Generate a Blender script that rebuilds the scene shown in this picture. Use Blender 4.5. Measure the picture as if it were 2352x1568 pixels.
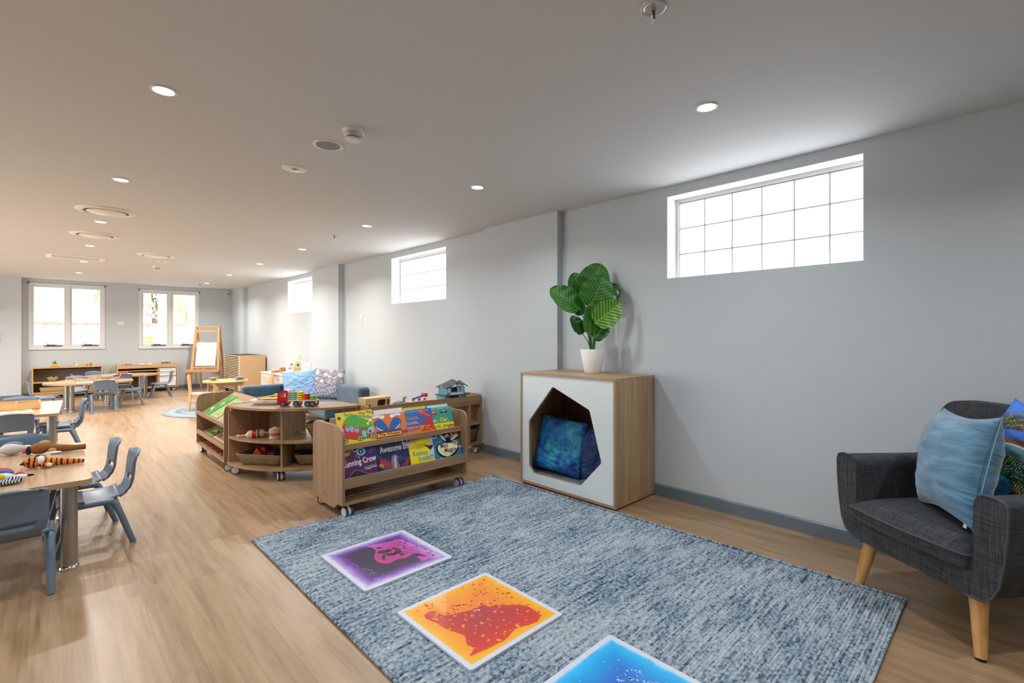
import bpy, bmesh, math, random
from mathutils import Vector, Matrix, Euler
R = math.radians
PI = math.pi
sc = bpy.context.scene
for o in list(bpy.data.objects):
    bpy.data.objects.remove(o)
col = sc.collection

# ------------------------------------------------------------------ camera
CAM_H, FPX, HOR, VPX = 1.2, 1110.0, 771.0, 107.0
cd = bpy.data.cameras.new('camera')
cam = bpy.data.objects.new('camera', cd)
col.objects.link(cam)
sc.camera = cam
cam.location = (0, 0, CAM_H)
cam.rotation_euler = (R(90), 0, -math.atan((1176 - VPX) / FPX))
cd.sensor_fit = 'HORIZONTAL'
cd.sensor_width = 36.0
cd.lens = 36.0 * FPX / 2352
cd.shift_y = -(784 - HOR) / 2352
cd.clip_start = 0.05
cd.clip_end = 200

# ------------------------------------------------------------------ render look
vs = sc.view_settings
vs.view_transform = 'Standard'
vs.look = 'None'
vs.gamma = 1.0
vs.use_curve_mapping = False
vs.exposure = 0.36
cy = sc.cycles
cy.use_denoising = True
cy.max_bounces = 7
cy.diffuse_bounces = 5
cy.glossy_bounces = 3
cy.transmission_bounces = 4
cy.transparent_max_bounces = 6
cy.sample_clamp_indirect = 6.0
cy.caustics_reflective = False
cy.caustics_refractive = False

# ------------------------------------------------------------------ world: bright overcast daylight
w = bpy.data.worlds.new('daylight')
sc.world = w
w.use_nodes = True
bg = w.node_tree.nodes['Background']
bg.inputs[0].default_value = (0.93, 0.965, 1.0, 1)
SKY = 4.4
bg.inputs[1].default_value = SKY

# ------------------------------------------------------------------ room constants
CEIL = 2.3075
XR, YB = 3.33, 13.17
XL, YF = -4.2, -3.2
DOWN_L = [(0.38, 2.66), (0.38, 4.39), (0.38, 6.14), (0.385, 7.86), (0.40, 9.6), (0.41, 11.36), (0.38, 0.93), (0.38, -0.8)]
DOWN_R = [(2.30, 1.03), (2.31, 2.77), (2.32, 4.51), (2.35, 6.3), (2.36, 8.03), (2.385, 9.85), (2.42, 11.75), (2.30, -0.7)]
DOWN_O = [(-1.55, y) for y in (-0.8, 0.93, 2.66, 4.39, 6.14, 7.86, 9.6, 11.36)] + [(-3.3, y) for y in (0.1, 2.66, 5.3, 7.86, 10.4)]
DOWN_E, DOWN_COL = 8.0, (0.86, 0.94, 1.0)
def downlight_lamps(DOWN_E=DOWN_E, DOWN_COL=DOWN_COL):
    ld = bpy.data.lights.new('downlight_lamp', 'AREA')
    ld.shape = 'DISK'; ld.size = 0.085; ld.energy = DOWN_E; ld.color = DOWN_COL
    ld.spread = R(150)
    return ld
LAMP = downlight_lamps()
LAMP_FAR = downlight_lamps(21.0, (1.0, 0.95, 0.88))

# ------------------------------------------------------------------ helpers: objects
def link(o, parent=None):
    col.objects.link(o)
    if parent is not None:
        o.parent = parent
    return o
def tag(o, label=None, cat=None, group=None, kind=None):
    if label: o['label'] = label
    if cat: o['category'] = cat
    if group: o['group'] = group
    if kind: o['kind'] = kind
    return o
def thing(name, label, cat, loc=(0, 0, 0), rz=0, group=None, rot=None):
    o = bpy.data.objects.new(name, None)
    o.empty_display_size = 0.05
    link(o)
    o.location = loc
    o.rotation_euler = rot if rot else (0, 0, rz)
    return tag(o, label, cat, group)
def kids(o):
    return [c for c in bpy.data.objects if c.parent == o]
def dup(root, loc=None, rz=None, label=None, group=None, rot=None, scale=None):
    def cp(o, parent):
        c = o.copy(); link(c, parent)
        for ch in kids(o):
            if ch is not c: cp(ch, c)
        return c
    chs = kids(root)
    r = root.copy(); link(r)
    for ch in chs: cp(ch, r)
    if loc is not None: r.location = loc
    if rz is not None: r.rotation_euler = (0, 0, rz)
    if rot is not None: r.rotation_euler = rot
    if scale is not None: r.scale = (scale,) * 3
    if label: r['label'] = label
    if group: r['group'] = group
    return r

class MB:
    """collects shapes; build() links them as one mesh object"""
    def __init__(s):
        s.v = []; s.f = []; s.m = []; s.sm = []; s.mats = []; s.cur = 0; s.x = None
    def mat(s, m):
        if m not in s.mats: s.mats.append(m)
        s.cur = s.mats.index(m); return s
    def add(s, vs, fs, smooth=False, M=None):
        b = len(s.v)
        if M is not None: vs = [M @ Vector(p) for p in vs]
        if s.x is not None: vs = [s.x @ Vector(p) for p in vs]
        s.v += [tuple(p) for p in vs]
        for f in fs:
            s.f.append(tuple(b + i for i in f)); s.m.append(s.cur); s.sm.append(smooth)
        return s
    def box(s, x0, x1, y0, y1, z0, z1, M=None):
        vs = [(x0, y0, z0), (x1, y0, z0), (x1, y1, z0), (x0, y1, z0), (x0, y0, z1), (x1, y0, z1), (x1, y1, z1), (x0, y1, z1)]
        return s.add(vs, [(0, 3, 2, 1), (4, 5, 6, 7), (0, 1, 5, 4), (1, 2, 6, 5), (2, 3, 7, 6), (3, 0, 4, 7)], False, M)
    def cbox(s, c, d, M=None):
        return s.box(c[0] - d[0] / 2, c[0] + d[0] / 2, c[1] - d[1] / 2, c[1] + d[1] / 2, c[2] - d[2] / 2, c[2] + d[2] / 2, M)
    def prism(s, poly, z0, z1, M=None, smooth=False):
        """poly in xy (ccw), extruded along z"""
        n = len(poly)
        vs = [(p[0], p[1], z0) for p in poly] + [(p[0], p[1], z1) for p in poly]
        fs = [tuple(range(n - 1, -1, -1)), tuple(range(n, 2 * n))]
        s.add(vs, fs, False, M)
        vs2 = vs
        return s.add(vs2, [(i, (i + 1) % n, n + (i + 1) % n, n + i) for i in range(n)], smooth, M)
    def flat(s, poly, z=0, M=None):
        return s.add([(p[0], p[1], z) for p in poly], [tuple(range(len(poly)))], False, M)
    def cyl(s, p0, p1, r0, r1=None, n=20, cap=True, smooth=True):
        r1 = r0 if r1 is None else r1
        p0, p1 = Vector(p0), Vector(p1)
        d = (p1 - p0).normalized()
        u = d.orthogonal().normalized(); w_ = d.cross(u)
        vs = []
        for p, r in ((p0, r0), (p1, r1)):
            for i in range(n):
                a = 2 * PI * i / n
                vs.append(p + u * (r * math.cos(a)) + w_ * (r * math.sin(a)))
        s.add(vs, [(i, (i + 1) % n, n + (i + 1) % n, n + i) for i in range(n)], smooth)
        if cap:
            s.add(vs, [tuple(range(n - 1, -1, -1)), tuple(range(n, 2 * n))], False)
        return s
    def lathe(s, prof, n=28, c=(0, 0, 0), smooth=True, M=None):
        """prof [(r,z)...] around z"""
        vs = []
        for r, z in prof:
            for i in range(n):
                a = 2 * PI * i / n
                vs.append((c[0] + r * math.cos(a), c[1] + r * math.sin(a), c[2] + z))
        fs = []
        for k in range(len(prof) - 1):
            for i in range(n):
                j = (i + 1) % n
                fs.append((k * n + i, k * n + j, (k + 1) * n + j, (k + 1) * n + i))
        if prof[0][0] > 1e-5: pass
        s.add(vs, fs, smooth, M)
        caps = []
        if prof[0][0] > 1e-4: caps.append(tuple(range(n - 1, -1, -1)))
        if prof[-1][0] > 1e-4: caps.append(tuple((len(prof) - 1) * n + i for i in range(n)))
        if caps: s.add(vs, caps, False, M)
        return s
    def ell(s, c, r, n=16, m=10, M=None):
        """ellipsoid"""
        if not hasattr(r, '__len__'): r = (r, r, r)
        vs = [(c[0], c[1], c[2] - r[2])]
        for k in range(1, m):
            t = PI * k / m
            for i in range(n):
                a = 2 * PI * i / n
                vs.append((c[0] + r[0] * math.sin(t) * math.cos(a), c[1] + r[1] * math.sin(t) * math.sin(a), c[2] - r[2] * math.cos(t)))
        vs.append((c[0], c[1], c[2] + r[2]))
        fs = [(0, 1 + (i + 1) % n, 1 + i) for i in range(n)]
        for k in range(m - 2):
            b = 1 + k * n
            for i in range(n):
                j = (i + 1) % n
                fs.append((b + i, b + j, b + n + j, b + n + i))
        b = 1 + (m - 2) * n; t = len(vs) - 1
        fs += [(b + i, b + (i + 1) % n, t) for i in range(n)]
        return s.add(vs, fs, True, M)
    def tube(s, pts, rad, n=10, cap=True, flat=1.0, closed=False):
        """swept round tube; rad number or list; flat squashes along the frame's second axis"""
        P = [Vector(p) for p in pts]; N = len(P)
        rr = rad if hasattr(rad, '__len__') else [rad] * N
        up = None; vs = []
        for k in range(N):
            if closed: d = (P[(k + 1) % N] - P[k - 1]).normalized()
            else: d = (P[min(k + 1, N - 1)] - P[max(k - 1, 0)]).normalized()
            if up is None: up = d.orthogonal().normalized() if abs(d.z) > 0.95 else Vector((0, 0, 1))
            u = (up - d * up.dot(d))
            u = u.normalized() if u.length > 1e-6 else d.orthogonal().normalized()
            up = u; w_ = d.cross(u)
            for i in range(n):
                a = 2 * PI * i / n
                vs.append(P[k] + u * (rr[k] * flat * math.sin(a)) + w_ * (rr[k] * math.cos(a)))
        fs = []
        for k in range(N if closed else N - 1):
            b, c = k * n, ((k + 1) % N) * n
            for i in range(n):
                j = (i + 1) % n
                fs.append((b + i, b + j, c + j, c + i))
        s.add(vs, fs, True)
        if cap and not closed:
            s.add(vs, [tuple(range(n - 1, -1, -1)), tuple((N - 1) * n + i for i in range(n))], False)
        return s
    def grid(s, fn, nu, nv, smooth=True, wrap_u=False):
        """fn(i/nu, j/nv) -> point"""
        vs = [fn(i / nu, j / nv) for j in range(nv + 1) for i in range(nu + (0 if wrap_u else 1))]
        W = nu if wrap_u else nu + 1
        fs = []
        for j in range(nv):
            for i in range(nu):
                a = j * W + i; b = j * W + (i + 1) % W
                fs.append((a, b, b + W, a + W))
        return s.add(vs, fs, smooth)
    def build(s, name, mat=None, parent=None, bev=0, seg=2, sub=0, solid=0, weld=False, remesh=0, disp=None, auto=True):
        me = bpy.data.meshes.new(name)
        me.from_pydata(s.v, [], s.f)
        if mat is not None and not s.mats: me.materials.append(mat)
        for m in s.mats: me.materials.append(m)
        for i, p in enumerate(me.polygons):
            p.material_index = s.m[i] if s.mats else 0
            p.use_smooth = s.sm[i]
        me.update()
        if weld:
            bm = bmesh.new(); bm.from_mesh(me)
            bmesh.ops.remove_doubles(bm, verts=bm.verts, dist=1e-5)
            bmesh.ops.recalc_face_normals(bm, faces=bm.faces)
            bm.to_mesh(me); bm.free()
        o = link(bpy.data.objects.new(name, me), parent)
        if solid:
            md = o.modifiers.new('s', 'SOLIDIFY'); md.thickness = solid; md.offset = 0
        if remesh:
            md = o.modifiers.new('r', 'REMESH'); md.mode = 'VOXEL'; md.voxel_size = remesh; md.use_smooth_shade = True
            md = o.modifiers.new('sm', 'SMOOTH'); md.iterations = 4; md.factor = 0.5
        if bev:
            md = o.modifiers.new('b', 'BEVEL'); md.width = bev; md.segments = seg; md.limit_method = 'ANGLE'; md.angle_limit = R(35)
        if sub:
            md = o.modifiers.new('u', 'SUBSURF'); md.levels = sub; md.render_levels = sub
        return o
def rrect(x0, x1, y0, y1, r, n=5):
    pts = []
    for cx, cy_, a0 in ((x1 - r, y1 - r, 0), (x0 + r, y1 - r, 90), (x0 + r, y0 + r, 180), (x1 - r, y0 + r, 270)):
        for k in range(n + 1):
            a = R(a0 + 90 * k / n)
            pts.append((cx + r * math.cos(a), cy_ + r * math.sin(a)))
    return pts
def rpoly(pts, rad, n=4):
    """round the corners of a polygon; rad number or per-corner list"""
    out = []; N = len(pts)
    for i in range(N):
        p = Vector(pts[i]).to_2d(); a = Vector(pts[i - 1]).to_2d(); b = Vector(pts[(i + 1) % N]).to_2d()
        r = rad[i] if hasattr(rad, '__len__') else rad
        if r <= 0: out.append(tuple(p)); continue
        da, db = (a - p), (b - p)
        la, lb = da.length, db.length
        r2 = min(r, la * 0.49, lb * 0.49)
        A, B = p + da.normalized() * r2, p + db.normalized() * r2
        for k in range(n + 1):
            t = k / n
            q = A * (1 - t) ** 2 + p * 2 * t * (1 - t) + B * t * t
            out.append((q.x, q.y))
    return out
XZ = Matrix(((1, 0, 0, 0), (0, 0, 1, 0), (0, 1, 0, 0), (0, 0, 0, 1)))      # (a,b,h) -> (a, h, b)
YZ = Matrix(((0, 0, 1, 0), (1, 0, 0, 0), (0, 1, 0, 0), (0, 0, 0, 1)))      # (a,b,h) -> (h, a, b)
def struct(name, mb, m, parent=None, **k):
    o = mb.build(name, m, parent, **k)
    if parent is None: o['kind'] = 'structure'
    return o

# ------------------------------------------------------------------ helpers: materials
_mats = {}
class N:
    def __init__(s, name):
        s.m = bpy.data.materials.new(name); s.m.use_nodes = True
        s.t = s.m.node_tree; s.p = s.t.nodes['Principled BSDF']; s.out = s.t.nodes['Material Output']
    def n(s, typ, ins=None, **kw):
        nd = s.t.nodes.new(typ)
        for k, v in kw.items(): setattr(nd, k, v)
        for k, v in (ins or {}).items():
            if hasattr(v, 'is_linked') or hasattr(v, 'is_output'): s.t.links.new(v, nd.inputs[k])
            else:
                try: nd.inputs[k].default_value = v
                except (ValueError, TypeError): nd.inputs[k].default_value = (*v, 1)
        return nd
    def set(s, **kw):
        for k, v in kw.items():
            k = k.replace('_', ' ')
            if hasattr(v, 'is_output'): s.t.links.new(v, s.p.inputs[k])
            else:
                try: s.p.inputs[k].default_value = v
                except (ValueError, TypeError): s.p.inputs[k].default_value = (*v, 1)
        return s
    def math(s, op, a, b=0.0, clamp=False):
        nd = s.n('ShaderNodeMath', operation=op, use_clamp=clamp)
        for i, v in enumerate((a, b)):
            if hasattr(v, 'is_output'): s.t.links.new(v, nd.inputs[i])
            else: nd.inputs[i].default_value = v
        return nd.outputs[0]
    def mix(s, fac, a, b, mode='MIX'):
        nd = s.n('ShaderNodeMix', data_type='RGBA', blend_type=mode)
        for i, v in ((0, fac), (6, a), (7, b)):
            if hasattr(v, 'is_output'): s.t.links.new(v, nd.inputs[i])
            else: nd.inputs[i].default_value = v if i == 0 else (*v[:3], 1)
        return nd.outputs[2]
    def ramp(s, fac, stops, interp='LINEAR'):
        nd = s.n('ShaderNodeValToRGB'); s.t.links.new(fac, nd.inputs[0])
        e = nd.color_ramp.elements; nd.color_ramp.interpolation = interp
        while len(e) < len(stops): e.new(0.5)
        for i, (p, c) in enumerate(stops):
            e[i].position = p; e[i].color = (*c[:3], 1)
        return nd.outputs[0]
    def obj(s): return s.n('ShaderNodeTexCoord').outputs['Object']
    def map(s, vec, scale=(1, 1, 1), rot=(0, 0, 0), loc=(0, 0, 0)):
        return s.n('ShaderNodeMapping', {'Vector': vec, 'Scale': scale, 'Rotation': rot, 'Location': loc}).outputs[0]
    def noise(s, vec, scale=5, detail=3, rough=0.5, dist=0.0):
        return s.n('ShaderNodeTexNoise', {'Vector': vec, 'Scale': scale, 'Detail': detail, 'Roughness': rough, 'Distortion': dist}).outputs[0]
    def bump(s, h, strength=0.3, dist=0.002):
        b = s.n('ShaderNodeBump', {'Height': h, 'Strength': strength, 'Distance': dist})
        s.t.links.new(b.outputs[0], s.p.inputs['Normal']); return s
def srgb(h):
    """'#rrggbb' -> linear"""
    h = h.lstrip('#'); c = [int(h[i:i + 2], 16) / 255 for i in (0, 2, 4)]
    return tuple(x / 12.92 if x <= 0.04045 else ((x + 0.055) / 1.055) ** 2.4 for x in c)
def plain(name, hexc, rough=0.5, metal=0.0, bump=0, bscale=60, coat=0.0, sheen=0.0):
    k = (name, hexc)
    if k in _mats: return _mats[k]
    a = N(name)
    c = srgb(hexc)
    v = a.noise(a.obj(), 9, 2)
    a.set(Base_Color=a.mix(a.math('MULTIPLY', v, 0.12), c, tuple(x * 0.8 for x in c)), Roughness=rough, Metallic=metal)
    if coat: a.p.inputs['Coat Weight'].default_value = coat
    if sheen: a.p.inputs['Sheen Weight'].default_value = sheen
    if bump: a.bump(a.noise(a.obj(), bscale, 3), bump, 0.002)
    _mats[k] = a.m
    return a.m
def laminate(name, axis='z', dark='#8d6d51', light='#b3926f', rough=0.42, scale=1.0):
    """oak-look board; grain runs along the given object axis"""
    k = (name, axis)
    if k in _mats: return _mats[k]
    a = N(name + '_' + axis)
    s1 = {'x': (1.2, 38, 38), 'y': (38, 1.2, 38), 'z': (38, 38, 1.2)}[axis]
    s2 = {'x': (.4, 9, 9), 'y': (9, .4, 9), 'z': (9, 9, .35)}[axis]
    v = a.obj()
    n1 = a.noise(a.map(v, tuple(q * scale for q in s1)), 1.6, 4, 0.6, 0.3)
    n2 = a.noise(a.map(v, tuple(q * scale for q in s2)), 1.4, 3, 0.5, 0.6)
    f = a.math('ADD', a.math('MULTIPLY', n1, 0.5), a.math('MULTIPLY', n2, 0.5))
    d, l = srgb(dark), srgb(light)
    c = a.ramp(f, [(0.33, d), (0.46, tuple((x * .45 + y * .55) for x, y in zip(d, l))), (0.60, l)])
    a.set(Base_Color=c, Roughness=rough)
    a.bump(n1, 0.08, 0.001)
    _mats[k] = a.m
    return a.m
def art_mat(hexc, rough=0.3):
    return plain('print_' + hexc.lstrip('#'), hexc, rough)
# ================================================================== ROOM
def floor_mat():
    a = N('oak_vinyl_planks')
    v = a.obj()
    # planks run along y: swap so that brick rows run across x
    mp = a.map(v, (1, 1, 1), (0, 0, R(90)), (0.37, 0.05, 0))
    br = a.n('ShaderNodeTexBrick', {'Vector': mp, 'Scale': 1.0, 'Mortar Size': 0.0011, 'Mortar Smooth': 0.2, 'Bias': 0.0,
                                    'Brick Width': 1.22, 'Row Height': 0.182, 'Color1': (0, 0, 0, 1), 'Color2': (1, 1, 1, 1), 'Mortar': (0.5, 0.5, 0.5, 1)}, offset=0.37, offset_frequency=2)
    pid = br.outputs['Color']
    sh = a.n('ShaderNodeVectorMath', {0: pid, 1: (7.3, 13.1, 3.7)}, operation='MULTIPLY').outputs[0]
    vv = a.n('ShaderNodeVectorMath', {0: v, 1: sh}, operation='ADD').outputs[0]
    g1 = a.noise(a.map(vv, (26, 1.1, 1)), 1.5, 5, 0.62, 0.6)
    g2 = a.noise(a.map(vv, (5.5, 0.55, 1)), 1.3, 3, 0.5, 1.6)
    g3 = a.noise(a.map(vv, (110, 5, 1)), 1.3, 2)
    f = a.math('ADD', a.math('MULTIPLY', g1, 0.48), a.math('MULTIPLY', g2, 0.42))
    f = a.math('ADD', f, a.math('MULTIPLY', g3, 0.10))
    c = a.ramp(f, [(0.28, srgb('#745a42')), (0.42, srgb('#937454')), (0.53, srgb('#a38464')), (0.70, srgb('#b49573'))])
    tone = a.math('ADD', a.math('MULTIPLY', a.n('ShaderNodeSeparateColor', {0: pid}).outputs[0], 0.10), 0.93)
    tv = a.n('ShaderNodeCombineColor', {0: tone, 1: tone, 2: tone}).outputs[0]
    c = a.mix(1.0, c, tv, 'MULTIPLY')
    kn = a.n('ShaderNodeTexVoronoi', {'Vector': a.map(v, (3.2, 1.15, 1)), 'Scale': 1.0, 'Randomness': 1.0}).outputs['Distance']
    c = a.mix(a.ramp(kn, [(0.0, (0.75,) * 3), (0.022, (0.35,) * 3), (0.05, (0, 0, 0))]), c, srgb('#5e422c'))
    c = a.mix(a.math('MULTIPLY', br.outputs['Fac'], 0.35), c, srgb('#6b513a'))
    a.set(Base_Color=c, Roughness=a.math('ADD', a.math('MULTIPLY', g1, 0.14), 0.27))
    a.p.inputs['Specular IOR Level'].default_value = 0.55
    hh = a.math('SUBTRACT', a.math('MULTIPLY', g1, 0.3), br.outputs['Fac'])
    a.bump(hh, 0.12, 0.0012)
    return a.m
def paint(name, hexc, rough=0.55):
    a = N(name); c = srgb(hexc)
    n = a.noise(a.obj(), 420, 2)
    a.set(Base_Color=c, Roughness=rough)
    a.bump(n, 0.05, 0.0006)
    return a.m
M_FLOOR = floor_mat()
M_WALL = paint('wall_paint', '#c3c9cd', 0.5)
M_CEIL = paint('ceiling_paint', '#d3d7d9', 0.8)
M_REVEAL = paint('window_reveal_paint', '#eeeff0', 0.5)
M_BASE = paint('skirting_paint', '#69757f', 0.35)
M_WHITE = plain('white_plastic', '#ecebe8', 0.35)
M_ALU = plain('white_window_aluminium', '#dfe1e2', 0.35)
M_BLACK = plain('black_plastic', '#17171a', 0.4)
M_DARKGREY = plain('dark_grey_plastic', '#3a3d42', 0.4)
M_CHROME = plain('chrome', '#e4e4e4', 0.12, 1.0)

struct('floor', MB().box(XL, XR + .02, YF, YB + .02, -0.1, 0), M_FLOOR)
struct('ceiling', MB().box(XL, XR + .35, YF, YB + .3, CEIL, CEIL + 0.15), M_CEIL)

GB = [(0.589, 1.793), (4.56, 5.79), (8.454, 9.653)]
GZ0, GZ1 = 1.625, 2.235
WT = 0.30
m = MB()
m.box(XR, XR + WT, YF - .2, YB + .3, -0.1, GZ0)
m.box(XR, XR + WT, YF - .2, YB + .3, GZ1, CEIL)
ys = [YF - .2] + [y for g in GB for y in g] + [YB + .3]
for i in range(0, len(ys), 2):
    m.box(XR, XR + WT, ys[i], ys[i + 1], GZ0, GZ1)
m.box(3.259, XR + .01, 2.806, 3.796, 0, CEIL)
m.box(3.239, XR + .01, 7.224, 8.24, 0, CEIL)
m.box(3.235, XR + .01, 12.248, YB + .01, 0, CEIL)
struct('wall_right', m, M_WALL)
BW = [(-0.254, 0.878, 0.945, 2.235), (1.443, 2.56, 0.935, 2.215)]
m = MB()
m.box(XL, XR, YB, YB + .25, -0.1, 0.94)
m.box(XL, XR, YB, YB + .25, 2.225, CEIL)
m.box(XL, BW[0][0], YB, YB + .25, .94, 2.225)
m.box(BW[0][1], BW[1][0], YB, YB + .25, .94, 2.225)
m.box(BW[1][1], XR, YB, YB + .25, .94, 2.225)
m.box(-2.4, -0.345, YB - .16, YB + .01, 0, CEIL)
struct('wall_back', m, M_WALL)
GD = (4.6, 11.6, 2.08)
struct('wall_left', MB().box(XL - .2, XL, YF - .2, GD[0], -0.1, CEIL).box(XL - .2, XL, GD[1], YB + .3, -0.1, CEIL).box(XL - .2, XL, GD[0], GD[1], GD[2], CEIL), M_WALL)
struct('wall_front', MB().box(XL, XR, YF - .2, YF, -0.1, CEIL), M_WALL)

def skirting(name, runs):
    m = MB()
    for (x0, y0, x1, y1) in runs:      # wall line; the room lies to the left of the direction
        d = Vector((x1 - x0, y1 - y0)).normalized(); n = Vector((-d.y, d.x)); t = .013
        pr = [(0, 0), (t, 0), (t, .076), (t * .35, .086), (0, .086)]
        e0 = Vector((x0, y0)); e1 = Vector((x1, y1))
        vs = [(*(e + n * p[0]), p[1]) for e in (e0, e1) for p in pr]
        k = len(pr)
        m.add(vs, [tuple(range(k - 1, -1, -1)), tuple(range(k, 2 * k))] + [(i, (i + 1) % k, k + (i + 1) % k, k + i) for i in range(k)])
    return struct(name, m, M_BASE, weld=True)
def rr(pts):
    return [(*pts[i], *pts[i + 1]) for i in range(len(pts) - 1)]
skirting('baseboard_right', rr([(3.33, YF), (3.33, 2.806), (3.259, 2.806), (3.259, 3.809), (3.33, 3.809), (3.33, 7.211), (3.239, 7.211), (3.239, 8.253), (3.33, 8.253), (3.33, 12.235), (3.235, 12.235), (3.235, YB - .001)]))
skirting('baseboard_back', rr([(3.235, YB), (-0.332, YB), (-0.332, YB - .16), (-2.413, YB - .16), (-2.413, YB), (XL, YB)]))
skirting('baseboard_left', [(XL, YB, XL, GD[1]), (XL, GD[0], XL, YF)])

# ------------------------------------------------------------------ glass block windows
def block_mat():
    a = N('wavy_glass_block')
    v = a.obj()
    n = a.noise(a.map(v, (1, 30, 30)), 2.6, 4, 0.6, 2.2)
    s = a.ramp(n, [(0.36, (0.23, 0.24, 0.28)), (0.42, (0.96, 0.97, 0.99)), (0.58, (1, 1, 1)), (0.63, (0.30, 0.30, 0.33)), (0.68, (1, 1, 1))])
    z = a.n('ShaderNodeSeparateXYZ', {0: v}).outputs[2]
    warm = a.ramp(a.math('MULTIPLY', a.noise(a.map(v, (1, 11, 24)), 1.5, 3), 1.0), [(0.60, (1, 1, 1)), (0.67, (1.0, 0.80, 0.62))])
    low = a.math('LESS_THAN', z, GZ0 + .20)
    s = a.mix(low, s, a.mix(1.0, s, warm, 'MULTIPLY'))
    a.set(Base_Color=(.85, .88, .9, 1), Roughness=0.15, Emission_Color=s, Emission_Strength=2.8)
    return a.m
M_GB = block_mat()
def rim_mat():
    a = N('glass_block_edge')
    a.set(Base_Color=(.85, .88, .9, 1), Roughness=0.1, Emission_Color=(.93, .95, 1, 1), Emission_Strength=3.0)
    return a.m
M_GBR = rim_mat()
M_GBL = N('glass_block_bevel').set(Base_Color=(.85, .88, .9, 1), Roughness=.1, Emission_Color=(.9, .93, 1, 1), Emission_Strength=.75).m
M_GROUT = plain('white_grout', '#8e8d90', 0.8)
XG = 3.471
for i, (y0, y1) in enumerate(GB):
    nm = 'window_%d' % (i + 1)
    m = MB().mat(M_GB)
    nx = 6; top = 2.203; p = (top - GZ0) / 3; q = (y1 - .028 - y0) / nx
    g = .0055
    for c in range(nx):
        for r in range(3):
            a0, a1 = y0 + q * c + g, y0 + q * (c + 1) - g
            b0, b1 = GZ0 + p * r + g, GZ0 + p * (r + 1) - g
            e = .022
            m.mat(M_GBR)
            A = [(XG - .004, y, z) for y, z in ((a0, b0), (a1, b0), (a1, b1), (a0, b1))]
            B = [(XG - .012, y, z) for y, z in ((a0 + .006, b0 + .006), (a1 - .006, b0 + .006), (a1 - .006, b1 - .006), (a0 + .006, b1 - .006))]
            C = [(XG - .005, y, z) for y, z in ((a0 + e, b0 + e), (a1 - e, b0 + e), (a1 - e, b1 - e), (a0 + e, b1 - e))]
            D = [(XG + .07, y, z) for (_, y, z) in A]
            F = [(j, (j + 1) % 4, 4 + (j + 1) % 4, 4 + j) for j in range(4)]
            m.add(D + A, F); m.mat(M_GBL); m.add(A + B, F); m.mat(M_GBR); m.add(B + C, F)
            m.mat(M_GB); m.add(C, [(0, 1, 2, 3)])
    root = struct(nm, m, None)
    gr = MB().box(XG, XG + .06, y0, y1 - .02, GZ0, top + .008)
    struct('mortar', gr, M_GROUT, root)
    fr = MB().box(XG - .012, XG + .07, y0, y1, top + .006, GZ1).box(XG - .012, XG + .07, y1 - .026, y1, GZ0, top + .006)
    struct('window_frame', fr, M_ALU, root)
    t = .003
    rv = MB().box(XR + .0005, XG, y0, y1, GZ1 - t, GZ1).box(XR + .0005, XG, y0, y1, GZ0, GZ0 + t)
    rv.box(XR + .0005, XG, y0, y0 + t, GZ0 + t, GZ1 - t).box(XR + .0005, XG, y1 - t, y1, GZ0 + t, GZ1 - t)
    struct('window_reveal', rv, M_REVEAL, root)
    struct('backing_wall', MB().box(XG + .07, XR + WT - .001, y0, y1, GZ0, GZ1), M_WALL, root)

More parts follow.
